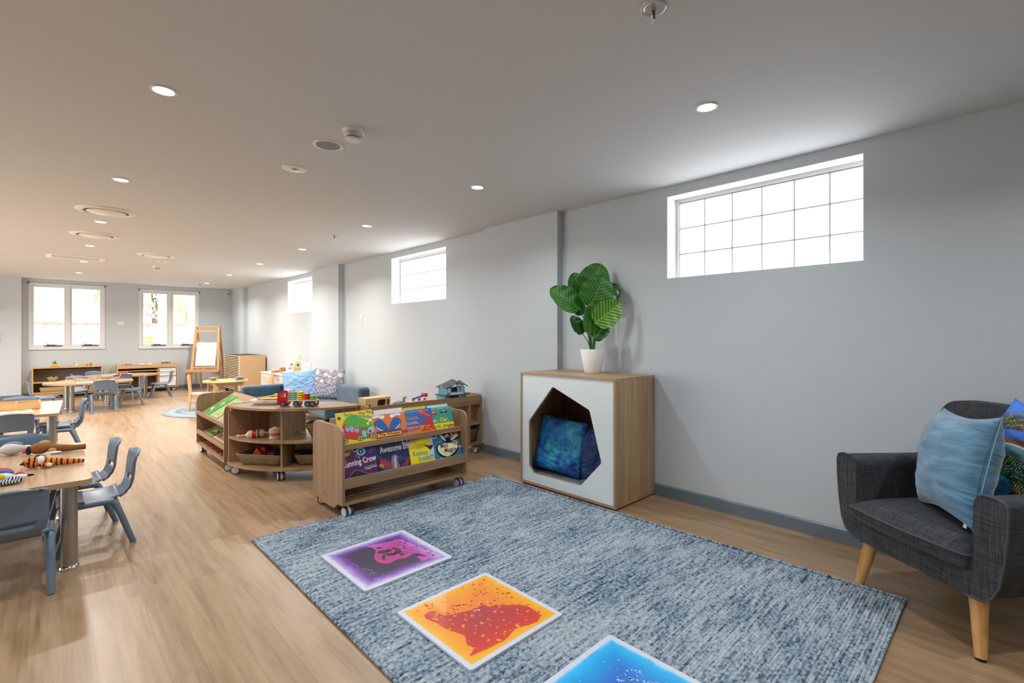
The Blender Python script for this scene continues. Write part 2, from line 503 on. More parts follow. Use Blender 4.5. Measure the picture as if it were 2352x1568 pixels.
# ------------------------------------------------------------------ back windows
def pane_mat():
    a = N('window_glass')
    tr = a.n('ShaderNodeBsdfTransparent', {'Color': (.96, .98, .98, 1)})
    gl = a.n('ShaderNodeBsdfGlossy', {'Color': (1, 1, 1, 1), 'Roughness': 0.02})
    mx = a.n('ShaderNodeMixShader', {0: 0.05})
    a.t.links.new(tr.outputs[0], mx.inputs[1]); a.t.links.new(gl.outputs[0], mx.inputs[2])
    a.t.links.new(mx.outputs[0], a.out.inputs[0])
    return a.m
M_PANE = pane_mat()
for i, (x0, x1, z0, z1) in enumerate(BW):
    m = MB()
    yf, yb = YB - .012, YB + .09
    f = .045; mid = (x0 + x1) / 2; mw = .055
    m.box(x0, x1, yf, yb, z1 - .05, z1).box(x0, x1, yf, yb, z0, z0 + .05)
    m.box(x0, x0 + f, yf, yb, z0 + .05, z1 - .05).box(x1 - f, x1, yf, yb, z0 + .05, z1 - .05).box(mid - mw / 2, mid + mw / 2, yf, yb, z0 + .05, z1 - .05)
    root = struct('window_%d' % (i + 4), m, M_ALU, bev=.003)
    for (a0, a1) in ((x0 + f, mid - mw / 2), (mid + mw / 2, x1 - f)):
        s = .032; ys0, ys1 = YB + .012, YB + .06
        m = MB()
        zz0, zz1 = z0 + .05, z1 - .05
        m.box(a0, a1, ys0, ys1, zz1 - s, zz1).box(a0, a1, ys0, ys1, zz0, zz0 + s).box(a0, a0 + s, ys0, ys1, zz0 + s, zz1 - s).box(a1 - s, a1, ys0, ys1, zz0 + s, zz1 - s)
        sash = struct('window_sash', m, M_ALU, root)
        struct('pane', MB().box(a0 + s, a1 - s, YB + .034, YB + .038, zz0 + s, zz1 - s), M_PANE, sash)
        hc = a0 + (a1 - a0) * .62
        hm = MB().box(hc - .13, hc + .13, YB - .035, YB + .0, z0 + .052, z0 + .064).box(hc - .09, hc + .03, YB - .03, YB + .0, z0 + .064, z0 + .082)
        hm.cyl((hc - .08, YB - .02, z0 + .08), (hc - .08, YB - .028, z0 + .11), .006)
        struct('window_winder', hm, M_DARKGREY, root)
    bk = MB().box(x0 - .006, x0 + .006, YB - .035, YB, z1 - .035, z1 + .012).box(x1 - .006, x1 + .006, YB - .035, YB, z1 - .035, z1 + .012)
    bk.cyl((x0, YB - .004, z1 + .004), (x1, YB - .004, z1 + .004), .002)
    struct('blind_bracket', bk, M_DARKGREY, root)
    struct('window_sill', MB().box(x0, x1, YB - .03, YB + .01, z0 - .014, z0), M_ALU, root)

# glazed sliding doors in the left wall (outside the frame; they let in the side daylight)
m = MB()
m.box(XL - .12, XL - .04, GD[0], GD[1], GD[2] - .06, GD[2]).box(XL - .12, XL - .04, GD[0], GD[1], -.02, .03)
for k in range(6):
    yy = GD[0] + (GD[1] - GD[0] - .06) * k / 5
    m.box(XL - .12, XL - .04, yy, yy + .06, .03, GD[2] - .06)
dr = struct('door_1', m, M_ALU)
for k in range(5):
    w_ = (GD[1] - GD[0] - .06) / 5
    struct('pane', MB().box(XL - .083, XL - .077, GD[0] + w_ * k + .06, GD[0] + w_ * (k + 1), .03, GD[2] - .06), M_PANE, dr)
# ================================================================== OUTSIDE THE BACK WINDOWS
M_GRASS = plain('lawn', '#8aa35c', 0.9)
struct('ground', MB().box(-9, 9, YB + .25, 34, -.25, -.15), plain('concrete_path', '#cfcac2', 0.9))
M_FENCE = plain('pale_pink_steel', '#d8c3b8', 0.6)
def fence():
    r = thing('boundary_fence', 'ribbed pale pink metal fence outside the back windows', 'fence', (0, 17, -.15))
    m = MB(); x = -8.0
    prof = []
    while x < 8:
        prof += [(x, 0), (x + .12, 0), (x + .15, .035), (x + .21, .035), (x + .24, 0)]
        x += .26
    vs = [(p[0], p[1], z) for z in (0, 1.68) for p in prof]; n = len(prof)
    m.add(vs, [(i, i + 1, n + i + 1, n + i) for i in range(n - 1)])
    m.build('fence_sheet', M_FENCE, r, solid=.004)
    MB().box(-8, 8, -.03, .06, 1.66, 1.71).build('fence_rail', plain('fence_rail_paint', '#b98f80', .6), r)
fence()
def house():
    r = thing('neighbour_house', 'white house wall with pale eaves behind the fence', 'house', (0, 21.5, -.15))
    MB().box(-6, 1.0, 0, 4, 0, 3.05).build('house_wall', plain('white_render', '#efece6', .8), r)
    MB().box(-6.4, 1.35, -.5, 4.4, 3.05, 3.3).build('eaves', plain('pale_eaves', '#e3cdb4', .8), r)
    MB().add([(-6.4, -.5, 3.3), (1.35, -.5, 3.3), (1.35, 4.4, 3.3), (-6.4, 4.4, 3.3), (-6.4, 2, 4.7), (.6, 2, 4.7)], [(0, 1, 5, 4), (2, 3, 4, 5), (1, 2, 5), (3, 0, 4)]).build('roof', plain('tiled_roof', '#c9b7a6', .8), r)
house()
def leafcloud(name, label, cat, loc, rad, hexc, n, ls, trunk=None, seed=1, group=None):
    rnd = random.Random(seed)
    r = thing(name, label, cat, loc, 0, group)
    m = MB()
    for i in range(n):
        while True:
            p = Vector((rnd.uniform(-1, 1), rnd.uniform(-1, 1), rnd.uniform(-1, 1)))
            if .35 < p.length < 1: break
        c = Vector((p.x * rad[0], p.y * rad[1], p.z * rad[2] + rad[3]))
        E = Euler((rnd.uniform(0, 6), rnd.uniform(0, 6), rnd.uniform(0, 6))).to_matrix()
        l = ls * rnd.uniform(.6, 1.3)
        q = [c + E @ Vector(v) for v in ((-l, 0, 0), (0, -l * .4, .1 * l), (l, 0, 0), (0, l * .4, .1 * l))]
        m.add(q, [(0, 1, 2, 3)])
    m.build('foliage', plain('leaves_' + hexc[1:], hexc, .6), r)
    t = MB()
    t.tube([(0, 0, 0), (.05, 0, rad[3] * .5), (0, .05, rad[3] + rad[2] * .3)], trunk or .06, 8)
    t.build('trunk', plain('bark', '#6f5b46', .9), r)
leafcloud('garden_tree', 'green leafy tree beside the white neighbouring house', 'tree', (2.15, 29, -.15), (1.0, .9, 1.3, 3.9), '#9dbb82', 900, .13, .08, 3)
leafcloud('garden_tree', 'dull green tree seen through the left pane of the right window', 'tree', (3.1, 24, -.15), (1.2, 1.0, 1.3, 3.3), '#b3b8a0', 900, .12, .1, 4)
leafcloud('garden_tree', 'bright yellow-green tree seen through the right pane of the right window', 'tree', (3.45, 19.2, -.15), (.75, .8, 1.5, 1.9), '#c6d79a', 1000, .10, .1, 5)
leafcloud('garden_shrub', 'orange leaved shrub low in the right window', 'shrub', (1.98, 16.2, -.15), (.24, .25, .55, .85), '#e6b878', 260, .07, .03, 6)
def post():
    r = thing('verandah_post', 'slim blue-grey round post outside the right window', 'post', (2.10, 15, -.15))
    MB().cyl((0, 0, 0), (0, 0, 3.4), .062).build('shaft', plain('post_paint', '#b5bcd4', .5), r)
    MB().box(-.16, .16, -.16, .16, 0, 1.22).build('post_box', plain('white_box_paint', '#eef0f3', .5), r, bev=.01)
post()
tag(MB().cyl((3.02, 16.4, -.15), (3.02, 16.4, 3.4), .13).build('white_column', plain('white_render', '#efece6', .8)), 'thick white column outside the right window', 'column')
# ================================================================== CEILING FIXTURES
def em(name, c, s):
    a = N(name); a.set(Base_Color=(1, 1, 1, 1), Emission_Color=(*c, 1), Emission_Strength=s); return a.m
M_DIFF = em('lit_diffuser', (1, .98, .94), 9.0)
def downlight():
    r = thing('downlight', '', 'ceiling light', (0, 0, CEIL))
    MB().lathe([(.052, 0), (.052, -.004), (.045, -.007), (.040, -.004)], 32).build('trim_ring', M_WHITE, r)
    MB().lathe([(.0001, -.0045), (.0405, -.0045)], 32).build('diffuser', M_DIFF, r)
    l = link(bpy.data.objects.new('lamp', LAMP), r); l.location = (0, 0, -.012)
    return r
first = None
def put_downlights():
    global first
    base = downlight()
    seq = [(p, n) for n, L in (('left', DOWN_L), ('right', DOWN_R), ('far left', DOWN_O)) for p in L]
    rank = {}
    for k, (p, n) in enumerate(seq):
        o = base if k == 0 else dup(base)
        o.location = (p[0], p[1], CEIL)
        if p[1] > 5:
            for ch in kids(o):
                if ch.type == 'LIGHT': ch.data = LAMP_FAR
        L = {'left': DOWN_L, 'right': DOWN_R, 'far left': DOWN_O}[n]
        vis = sorted([q for q in L if q[1] > .9 and not (n == 'left' and q[1] < 2)], key=lambda q: q[1])
        words = ['nearest', 'second nearest', 'third nearest', 'fourth nearest', 'fifth nearest', 'sixth nearest', 'farthest']
        if n == 'far left' or p not in vis:
            o['label'] = 'round lit downlight in the %s part of the ceiling out of view' % n
            o['group'] = 'downlights out of view'
        else:
            i = vis.index(p); wd = 'farthest' if p == vis[-1] else words[i]
            o['label'] = 'round lit ceiling downlight, %s in the %s row%s' % (wd, n, ' running to the windows' if n == 'left' else ' beside the glass block wall')
            o['group'] = 'round ceiling downlights'
put_downlights()
def round_vent(loc, label):
    r = thing('air_diffuser', label, 'air vent', (*loc, CEIL), 0, 'round ceiling air diffusers')
    MB().lathe([(.215, 0), (.215, -.004), (.175, -.016), (.16, -.012), (.16, -.001)], 48).build('outer_ring', M_WHITE, r)
    MB().lathe([(.0001, -.020), (.13, -.018), (.14, -.012), (.13, -.006), (.0001, -.006)], 48).build('centre_disc', M_WHITE, r)
    MB().cyl((0, 0, -.002), (0, 0, -.0005), .165, n=32).build('throat', plain('vent_shadow_grey', '#56534f', .8), r)
round_vent((.385, 5.60), 'large round white air diffuser nearest of the three, left ceiling')
round_vent((.385, 7.0), 'round white air diffuser behind the nearest one, left ceiling')
round_vent((1.09, 8.2), 'round white air diffuser on its own in the middle of the far ceiling')
def grille():
    r = thing('ceiling_grille', 'long rectangular white slotted air grille in the far left ceiling', 'air vent', (.30, 9.15, CEIL))
    MB().box(-.31, .31, -.2, -.15, -.012, 0).box(-.31, .31, .15, .2, -.012, 0).box(-.31, -.25, -.15, .15, -.012, 0).box(.25, .31, -.15, .15, -.012, 0).build('frame', M_WHITE, r)
    m = MB()
    for k in range(12):
        y = -.14 + k * .0255
        m.box(-.25, .25, y, y + .007, -.010, -.001)
    m.build('slats', M_WHITE, r)
    MB().box(-.25, .25, -.15, .15, -.001, 0).build('throat', plain('vent_shadow_grey', '#56534f', .8), r)
grille()
def detector(loc, label):
    r = thing('smoke_detector', label, 'smoke detector', (*loc, CEIL), 0, 'smoke detectors')
    MB().lathe([(.056, 0), (.056, -.016), (.050, -.018)], 36).build('base_plate', M_WHITE, r)
    MB().lathe([(.050, -.016), (.047, -.032), (.040, -.042)], 36).build('body', plain('detector_body', '#c9c5ba', .35), r)
    MB().lathe([(.036, -.042), (.036, -.048)], 36).build('slot_band', M_BLACK, r)
    MB().lathe([(.041, -.047), (.041, -.052), (.034, -.057), (.02, -.055), (.0001, -.055)], 36).build('cap', M_WHITE, r)
detector((1.191, 2.47), 'white round smoke detector nearest the camera beside the ceiling speaker')
detector((1.264, 9.5), 'small white smoke detector in the far ceiling before the windows')
def speaker():
    r = thing('ceiling_speaker', 'round recessed ceiling speaker with grey mesh grille', 'speaker', (1.178, 2.762, CEIL))
    MB().lathe([(.083, 0), (.083, -.004), (.070, -.006), (.067, -.003)], 40).build('rim', M_WHITE, r)
    MB().cyl((0, 0, -.0035), (0, 0, -.001), .068, n=40).build('grille', plain('speaker_mesh', '#8c9193', .6), r)
speaker()
def emerg(loc, label):
    r = thing('emergency_light', label, 'emergency light', (*loc, CEIL), 0, 'emergency lights')
    MB().lathe([(.078, 0), (.078, -.003), (.072, -.005), (.0001, -.005)], 40).build('cover_plate', M_WHITE, r)
    MB().lathe([(.02, -.005), (.014, -.009), (.0001, -.010)], 24).build('lens', plain('lens_grey', '#8f9190', .15), r)
    MB().ell((.03, 0, -.005), .003).build('indicator', plain('indicator_dark', '#4a4a4a', .3), r)
emerg((1.184, 3.304), 'flat round white emergency light behind the ceiling speaker')
emerg((1.243, 8.84), 'flat round white emergency light in the far ceiling')
def sprinkler(loc, label):
    r = thing('fire_sprinkler', label, 'sprinkler', (*loc, CEIL), 0, 'fire sprinklers')
    m = MB().lathe([(.044, 0), (.044, -.003), (.036, -.005), (.030, -.003), (.028, -.001)], 36).cyl((0, 0, -.0015), (0, 0, -.0008), .028, n=30)
    m.build('escutcheon', plain('satin_white_metal', '#cfd0cf', .25, .3), r)
    f = MB()
    for s in (-1, 1):
        f.tube([(s * .010, 0, -.002), (s * .012, 0, -.018), (s * .007, 0, -.036), (0, 0, -.042)], .0023, 8)
    f.cyl((0, 0, -.001), (0, 0, -.012), .009); f.cyl((0, 0, -.038), (0, 0, -.044), .004)
    f.build('frame_arms', M_CHROME, r)
    d = MB()
    for k in range(12):
        a = 2 * PI * k / 12
        d.cyl((math.cos(a) * .006, math.sin(a) * .006, -.0445), (math.cos(a) * .014, math.sin(a) * .014, -.046), .0018, n=6)
    d.cyl((0, 0, -.044), (0, 0, -.046), .008)
    d.build('deflector', M_CHROME, r)
    MB().cyl((0, 0, -.012), (0, 0, -.036), .0042).build('bulb', plain('red_glass_bulb', '#8c1f16', .1), r)
sprinkler((1.478, .845), 'fire sprinkler with a red bulb at the top edge of the photo')
sprinkler((2.283, 5.19), 'small fire sprinkler hanging between the fourth and fifth right downlights')
sprinkler((2.36, 12.07), 'tiny far fire sprinkler before the back wall')
def wall_plate(loc, label, n=1):
    """socket or switch on the right wall, facing -x"""
    r = thing('wall_socket', label, 'wall socket', loc, 0, 'white plates on the right wall')
    MB().box(-.010, 0, -.036, .036, -.057, .057).build('plate', M_WHITE, r, bev=.003)
    m = MB()
    for dz in (.02, -.02):
        for dy in (-.012, .012): m.box(-.0112, -.0095, dy - .003, dy + .003, dz - .007, dz + .007)
    m.build('slots', M_DARKGREY, r)
wall_plate((3.33, 6.647, 1.456), 'small white wall socket left of the middle glass block window')
wall_plate((3.33, 10.11, 1.40), 'tiny white wall socket left of the far glass block window')
r = thing('light_switch', 'white double switch plate between the two back windows', 'switch', (1.133, YB, 1.47))
MB().box(-.058, .058, -.010, 0, -.036, .036).build('plate', M_WHITE, r, bev=.003)
MB().box(-.03, -.012, -.013, -.0095, -.012, .012).box(.012, .03, -.013, -.0095, -.012, .012).build('rockers', plain('rocker_white', '#d9d8d4', .3), r)
r = thing('motion_sensor', 'small white motion sensor high in the far corner', 'sensor', (3.13, YB - .001, 2.205))
MB().box(-.03, .03, -.045, 0, -.055, .055).build('housing', M_WHITE, r, bev=.006)
MB().box(-.02, .02, -.048, -.044, -.03, .02).build('sensor_lens', plain('lens_grey', '#8f9190', .15), r)
# ================================================================== RUG AND SENSORY TILES
RX0, RX1, RY0, RY1 = .868, 2.803, .335, 3.095
def rug_mat(name='woven_rug', dark='#2f3b46', mid='#687a8a', light='#bfc3c4'):
    a = N(name); v = a.obj()
    row = 1 / .0128
    fl = a.noise(a.map(v, (60, row * .8, 1)), 1.0, 2, 0.6)
    st = a.noise(a.map(v, (7, row * .8, 1)), 1.0, 3, 0.6)
    pt = a.noise(a.map(v, (2.2, 3.6, 1)), 1.0, 3, 0.55, .4)
    f = a.math('ADD', a.math('MULTIPLY', fl, .46), a.math('MULTIPLY', st, .40))
    f = a.math('ADD', f, a.math('MULTIPLY', pt, .22))
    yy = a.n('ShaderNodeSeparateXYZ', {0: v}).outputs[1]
    vl = a.math('ABSOLUTE', a.math('SINE', a.math('MULTIPLY', yy, PI * row)))      # 0 in the gap between two cords: shade painted into the colour
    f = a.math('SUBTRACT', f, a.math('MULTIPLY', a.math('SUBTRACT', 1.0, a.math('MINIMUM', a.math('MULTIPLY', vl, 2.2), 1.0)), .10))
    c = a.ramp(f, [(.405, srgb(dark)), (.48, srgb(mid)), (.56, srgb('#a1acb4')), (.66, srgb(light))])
    a.set(Base_Color=c, Roughness=.95)
    k = a.n('ShaderNodeTexWave', {'Vector': a.map(v, (55, 0, 0)), 'Scale': 1.0, 'Distortion': 1.5, 'Detail': 1.0}).outputs['Fac']
    a.bump(a.math('ADD', a.math('MULTIPLY', k, .5), fl), .5, .003)
    return a.m
def rug():
    rnd = random.Random(5); nx, per, ns = 60, .0128, 5
    rows = int((RY1 - RY0) / per)
    offs = [(rnd.uniform(-.004, .004), rnd.uniform(-.004, .004), rnd.uniform(.85, 1.1)) for _ in range(rows + 1)]
    W, H = RX1 - RX0, RY1 - RY0
    def fn(u, v):
        t = v * rows; k = min(int(t), rows - 1); fr = t - k
        l, r_, h = offs[k]
        x = l + u * (W + r_ - l - .055 * v)
        z = .0075 + .0055 * h * math.sqrt(max(0, math.sin(PI * min(max(fr, 0), 1))))
        z += .0006 * math.sin(x * 90 + k * 1.7)
        if u in (0, 1): z = .001
        return (x, v * H, z)
    m = MB().grid(fn, nx, rows * ns)
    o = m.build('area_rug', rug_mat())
    o.location = (RX0, RY0, 0)
    tag(o, 'large rectangular blue-grey ribbed woven rug on the wooden floor', 'rug')
    e = MB()
    for x in (0, W):
        e.tube([(x - (.055 * y / 60 if x else 0), y * H / 60, .007 + .001 * math.sin(y * 2.3)) for y in range(61)], .0065, 8)
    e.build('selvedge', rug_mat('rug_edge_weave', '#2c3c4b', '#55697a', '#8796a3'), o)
rug()

def hashf(i, s=0):
    return (math.sin(i * 127.1 + s * 311.7) * 43758.5453) % 1.0
def jitter_poly(pts, amp, sub=5, seed=1):
    """smooth closed outline through pts with small random wobble"""
    n = len(pts); out = []
    for i in range(n):
        p0, p1, p2, p3 = (Vector(pts[(i + k - 1) % n]) for k in range(4))
        for k in range(sub):
            t = k / sub
            q = .5 * ((2 * p1) + (p2 - p0) * t + (2 * p0 - 5 * p1 + 4 * p2 - p3) * t * t + (3 * p1 - p0 - 3 * p2 + p3) * t ** 3)
            j = i * sub + k
            out.append((q.x + amp * (hashf(j, seed) - .5), q.y + amp * (hashf(j, seed + 9) - .5)))
    return out
def rough_square(amp, seed):
    P = []
    n = 26
    for a, b in (((0, 0), (1, 0)), ((1, 0), (1, 1)), ((1, 1), (0, 1)), ((0, 1), (0, 0))):
        for i in range(n):
            t = i / n; k = len(P)
            x, y = a[0] + (b[0] - a[0]) * t, a[1] + (b[1] - a[1]) * t
            x = .5 + (x - .5) * (1 - amp * hashf(k, seed)); y = .5 + (y - .5) * (1 - amp * hashf(k, seed + 3))
            P.append((x, y))
    return P
def tess(poly, z=0.0, holes=()):
    from mathutils.geometry import tessellate_polygon
    loops = [[Vector((p[0], p[1], 0)) for p in poly]] + [[Vector((p[0], p[1], 0)) for p in h] for h in holes]
    tris = tessellate_polygon(loops)
    vs = [(p.x, p.y, z) for l in loops for p in l]
    fs = []
    for t in tris:
        a, b, c = (vs[i] for i in t)
        cr = (b[0] - a[0]) * (c[1] - a[1]) - (b[1] - a[1]) * (c[0] - a[0])
        fs.append(tuple(t) if cr > 0 else (t[0], t[2], t[1]))
    return vs, fs
def blobs(mb, mat, n, region, rmin, rmax, z, seed, el=1.6):
    mb.mat(mat); rnd = random.Random(seed); c = 0
    while c < n:
        x, y = rnd.random(), rnd.random()
        if not region(x, y): continue
        r = rmin + (rmax - rmin) * rnd.random() ** 3; a0 = rnd.random() * 6
        k = 9
        P = [(x + r * el * math.cos(2 * PI * i / k) * math.cos(a0) - r * math.sin(2 * PI * i / k) * math.sin(a0),
              y + r * el * math.cos(2 * PI * i / k) * math.sin(a0) + r * math.sin(2 * PI * i / k) * math.cos(a0)) for i in range(k)]
        mb.flat(P, z); c += 1
def inside(poly, x, y):
    r = False; j = len(poly) - 1
    for i in range(len(poly)):
        a, b = poly[i], poly[j]
        if (a[1] > y) != (b[1] > y) and x < (b[0] - a[0]) * (y - a[1]) / (b[1] - a[1]) + a[0]: r = not r
        j = i
    return r
def tilemat(name, stops, nz=.12):
    """colours by distance from the tile rim (pigment under the film)"""
    a = N(name); s = a.n('ShaderNodeSeparateXYZ', {0: a.obj()})
    ex = a.math('ABSOLUTE', a.math('SUBTRACT', s.outputs[0], .5)); ey = a.math('ABSOLUTE', a.math('SUBTRACT', s.outputs[1], .5))
    d = a.math('SUBTRACT', .5, a.math('MAXIMUM', ex, ey))
    n = a.noise(a.obj(), 4.5, 4, .6)
    n2 = a.noise(a.obj(), 60, 2)
    f = a.math('ADD', d, a.math('MULTIPLY', a.math('SUBTRACT', n, .5), nz))
    f = a.math('ADD', f, a.math('MULTIPLY', a.math('SUBTRACT', n2, .5), .03))
    a.set(Base_Color=a.ramp(f, stops), Roughness=.38)
    a.p.inputs['Coat Weight'].default_value = .25
    return a.m
M_TILE = plain('tile_rim_vinyl', '#cfd0dc', .4)
def tile(name_lbl, x0, y0, art, S=.502):
    r = thing('sensory_floor_tile', name_lbl, 'floor tile', (x0, y0, .0135), 0, 'liquid filled floor tiles on the rug')
    MB().prism(rrect(0, S, 0, S, .012), 0, .009).build('tile_base', M_TILE, r, bev=.002)
    k = MB(); k.x = Matrix.Translation((.020, .020, .0095)) @ Matrix.Diagonal((S - .04, S - .04, 1, 1))
    art(r, S)
def afmap(c0, cx, cy_, pts):
    """picture-crop points to tile fractions; c0 = corner (0,0), cx = (1,0), cy_ = (0,1)"""
    ax, ay = cx[0] - c0[0], cx[1] - c0[1]; bx, by = cy_[0] - c0[0], cy_[1] - c0[1]
    D = ax * by - bx * ay
    return [(((p[0] - c0[0]) * by - (p[1] - c0[1]) * bx) / D, ((p[1] - c0[1]) * ax - (p[0] - c0[0]) * ay) / D) for p in pts]
def panel(r, S, name, mb):
    o = mb.build(name, None, r)
    o.location = (.020, .020, 0); o.scale = (S - .04, S - .04, 1)
    return o
def art_orange(r, S):
    base = tilemat('amber_fluid', [(0, srgb('#f2b200')), (.06, srgb('#f0a000')), (.2, srgb('#ee8a08')), (.5, srgb('#e87c1c'))])
    red = tilemat('red_fluid', [(0, srgb('#e04a10')), (.10, srgb('#cf351c')), (.25, srgb('#bb2c2c')), (.5, srgb('#a83042'))])
    drop = plain('white_bubble', '#efe6c8', .3)
    edge = rough_square(.012, 3)
    m = MB().mat(base); m.flat(edge, .0092); panel(r, S, 'amber_fluid', m)
    P = afmap((1080, 1350), (2180, 640), (155, 630), [(480, 640), (560, 615), (700, 680), (860, 650), (1050, 590), (1200, 510), (1300, 525), (1400, 500), (1560, 500), (1700, 490), (1850, 540), (1950, 660), (1930, 740), (1850, 800), (1680, 850), (1600, 900), (1500, 1010), (1300, 1130), (1060, 1240), (1100, 1150), (1010, 1090), (1000, 1000), (900, 940), (760, 890), (620, 800), (460, 720)])
    J = jitter_poly(P, .012, 5, 7)
    m = MB().mat(red); m.add(*tess(J, .0095))
    P2 = afmap((1080, 1350), (2180, 640), (155, 630), [(770, 520), (900, 505), (1000, 485), (980, 505), (860, 530)])
    m.add(*tess(jitter_poly(P2, .002, 3), .0095))
    blobs(m, red, 170, lambda x, y: not inside(J, x, y) and .04 < x < .96 and .04 < y < .96 and x + y > .95, .0012, .012, .0095, 4)
    panel(r, S, 'red_fluid', m)
    m = MB()
    blobs(m, base, 150, lambda x, y: inside(J, x, y), .0012, .016, .0098, 8)
    blobs(m, drop, 14, lambda x, y: abs(x - .5) < .22 and abs(y - .6) < .15, .002, .014, .0101, 9, 1.1)
    panel(r, S, 'droplets', m)
def art_purple(r, S):
    base = tilemat('violet_fluid', [(0, srgb('#c9c4e2')), (.035, srgb('#a98aca')), (.10, srgb('#6c3a98')), (.17, srgb('#3d2b48')), (.5, srgb('#37323f'))], .1)
    pink = tilemat('magenta_fluid', [(0, srgb('#d8c9e6')), (.08, srgb('#c987cf')), (.17, srgb('#b54aa6')), (.33, srgb('#c23a86')), (.5, srgb('#b23a74'))], .1)
    dark = plain('black_fluid', '#37323c', .35)
    m = MB().mat(base); m.flat(rough_square(.006, 5), .0092); panel(r, S, 'violet_fluid', m)
    c = ((840, 1150), (2210, 620), (130, 590))
    P = afmap(*c, [(850, 400), (930, 435), (990, 520), (955, 600), (1000, 700), (1080, 740), (1210, 740), (1350, 670), (1500, 640), (1620, 580), (1700, 640), (1760, 700), (1900, 650), (2040, 640), (2100, 600), (1960, 520), (1700, 380), (1560, 300), (1430, 240), (1200, 310)])
    J = jitter_poly(P, .01, 5, 11)
    m = MB().mat(pink); m.add(*tess(J, .0095)); panel(r, S, 'magenta_fluid', m)
    m = MB().mat(dark)
    for q in ([(1020, 520), (1080, 490), (1180, 480), (1230, 420), (1250, 410), (1180, 470), (1270, 460), (1250, 500), (1130, 550), (1030, 550)],
              [(1090, 650), (1110, 580), (1170, 550), (1300, 540), (1330, 500), (1430, 490), (1410, 540), (1330, 570), (1300, 600), (1200, 600), (1150, 620), (1130, 680)],
              [(1290, 440), (1340, 440), (1430, 465), (1380, 480), (1300, 470)], [(1000, 430), (1060, 425), (1110, 440), (1050, 455), (1010, 445)],
              [(1390, 570), (1480, 565), (1480, 585), (1400, 590)], [(1600, 580), (1700, 550), (1860, 610), (1750, 600), (1680, 610)]):
        m.add(*tess(jitter_poly(afmap(*c, q), .006, 4, 2), .0098))
    blobs(m, dark, 190, lambda x, y: inside(J, x, y) and x > .55 and x + (1 - y) > .95, .001, .011, .0098, 5)
    w_ = plain('lilac_speck', '#cdb4dd', .4)
    blobs(m, w_, 150, lambda x, y: .03 < x < .3 and .05 < y < .6 and abs(x - .14 - .06 * math.sin(y * 9)) < .07, .001, .006, .0098, 6)
    blobs(m, plain('white_bubble', '#efe6c8', .3), 6, lambda x, y: abs(x - .62) < .12 and abs(y - .42) < .1, .003, .016, .0101, 2, 1.2)
    panel(r, S, 'droplets', m)
def art_blue(r, S):
    base = tilemat('blue_fluid', [(0, srgb('#8fd4f0')), (.03, srgb('#2fb4ea')), (.12, srgb('#159bdf')), (.26, srgb('#2b74cb')), (.5, srgb('#3a55b4'))], .1)
    m = MB().mat(base); m.flat(rough_square(.012, 8), .0092); panel(r, S, 'blue_fluid', m)
    m = MB(); w_ = plain('pale_blue_bubble', '#a9cdf0', .3)
    blobs(m, w_, 150, lambda x, y: abs(x - .72) < .1 and abs(y - .5) < .2, .002, .014, .0096, 3, 1.2)
    blobs(m, w_, 60, lambda x, y: .3 < x < .9 and .3 < y < .9, .001, .006, .0096, 13, 1.2)
    panel(r, S, 'droplets', m)
tile('square floor tile of purple and pink liquid, farthest of the three on the rug', 1.058, 2.075, art_purple)
tile('square floor tile of orange and red liquid in the middle of the rug', 1.075, 1.325, art_orange)
tile('square floor tile of bright blue liquid cut by the bottom edge', 1.10, .606, art_blue)

# ================================================================== CUSHIONS
def pillow_part(name, w, h, t, mat, parent, seed=1, wr=.006, sag=0.0, nu=44, pinch=.10, wfreq=9, wdir=(1, 2.2)):
    """square cushion standing in the xz plane, centre at origin, front towards -y"""
    from mathutils import noise
    def side(sg):
        def fn(u, v):
            a, b = 2 * u - 1, 2 * v - 1
            ea, eb = (1 - abs(a) ** 2.6), (1 - abs(b) ** 2.6)
            th = t / 2 * (max(ea, 0) ** .55) * (max(eb, 0) ** .55)
            x = a * w / 2 * (1 - pinch * (1 - b * b) * abs(a) ** 3 * .5 )
            z = b * h / 2 * (1 - pinch * (1 - a * a) * abs(b) ** 3 * .5)
            k = noise.noise(Vector((a * wfreq * .5 * wdir[0] + seed * 7.1, b * wfreq * .5 * wdir[1], seed + sg)))
            k2 = noise.noise(Vector((a * 2.1 + seed, b * 2.1, seed * 3.3 + sg)))
            edge = max(ea, 0) ** .3 * max(eb, 0) ** .3
            y = sg * (th + edge * (wr * k * 1.6 + wr * 2.0 * k2))
            z -= sag * (1 - abs(b)) * th / t
            return (x, y, z)
        return fn
    m = MB()
    m.grid(side(-1), nu, nu); k = len(m.v)
    g = MB().grid(side(1), nu, nu)
    m.add(g.v, [tuple(reversed(f)) for f in g.f], True)
    return m.build(name, mat, parent, weld=True)
def velvet(name, hexc, hi):
    a = N(name); c = srgb(hexc)
    n = a.noise(a.map(a.obj(), (3, 3, 11)), 2.2, 4, .55, .5)
    a.set(Base_Color=a.mix(a.ramp(n, [(.38, (0, 0, 0)), (.62, (1, 1, 1))]), c, srgb(hi)), Roughness=.6)
    a.p.inputs['Sheen Weight'].default_value = .5
    a.bump(a.noise(a.map(a.obj(), (2, 2, 10)), 3.5, 4, .5, .8), .5, .012)
    return a.m
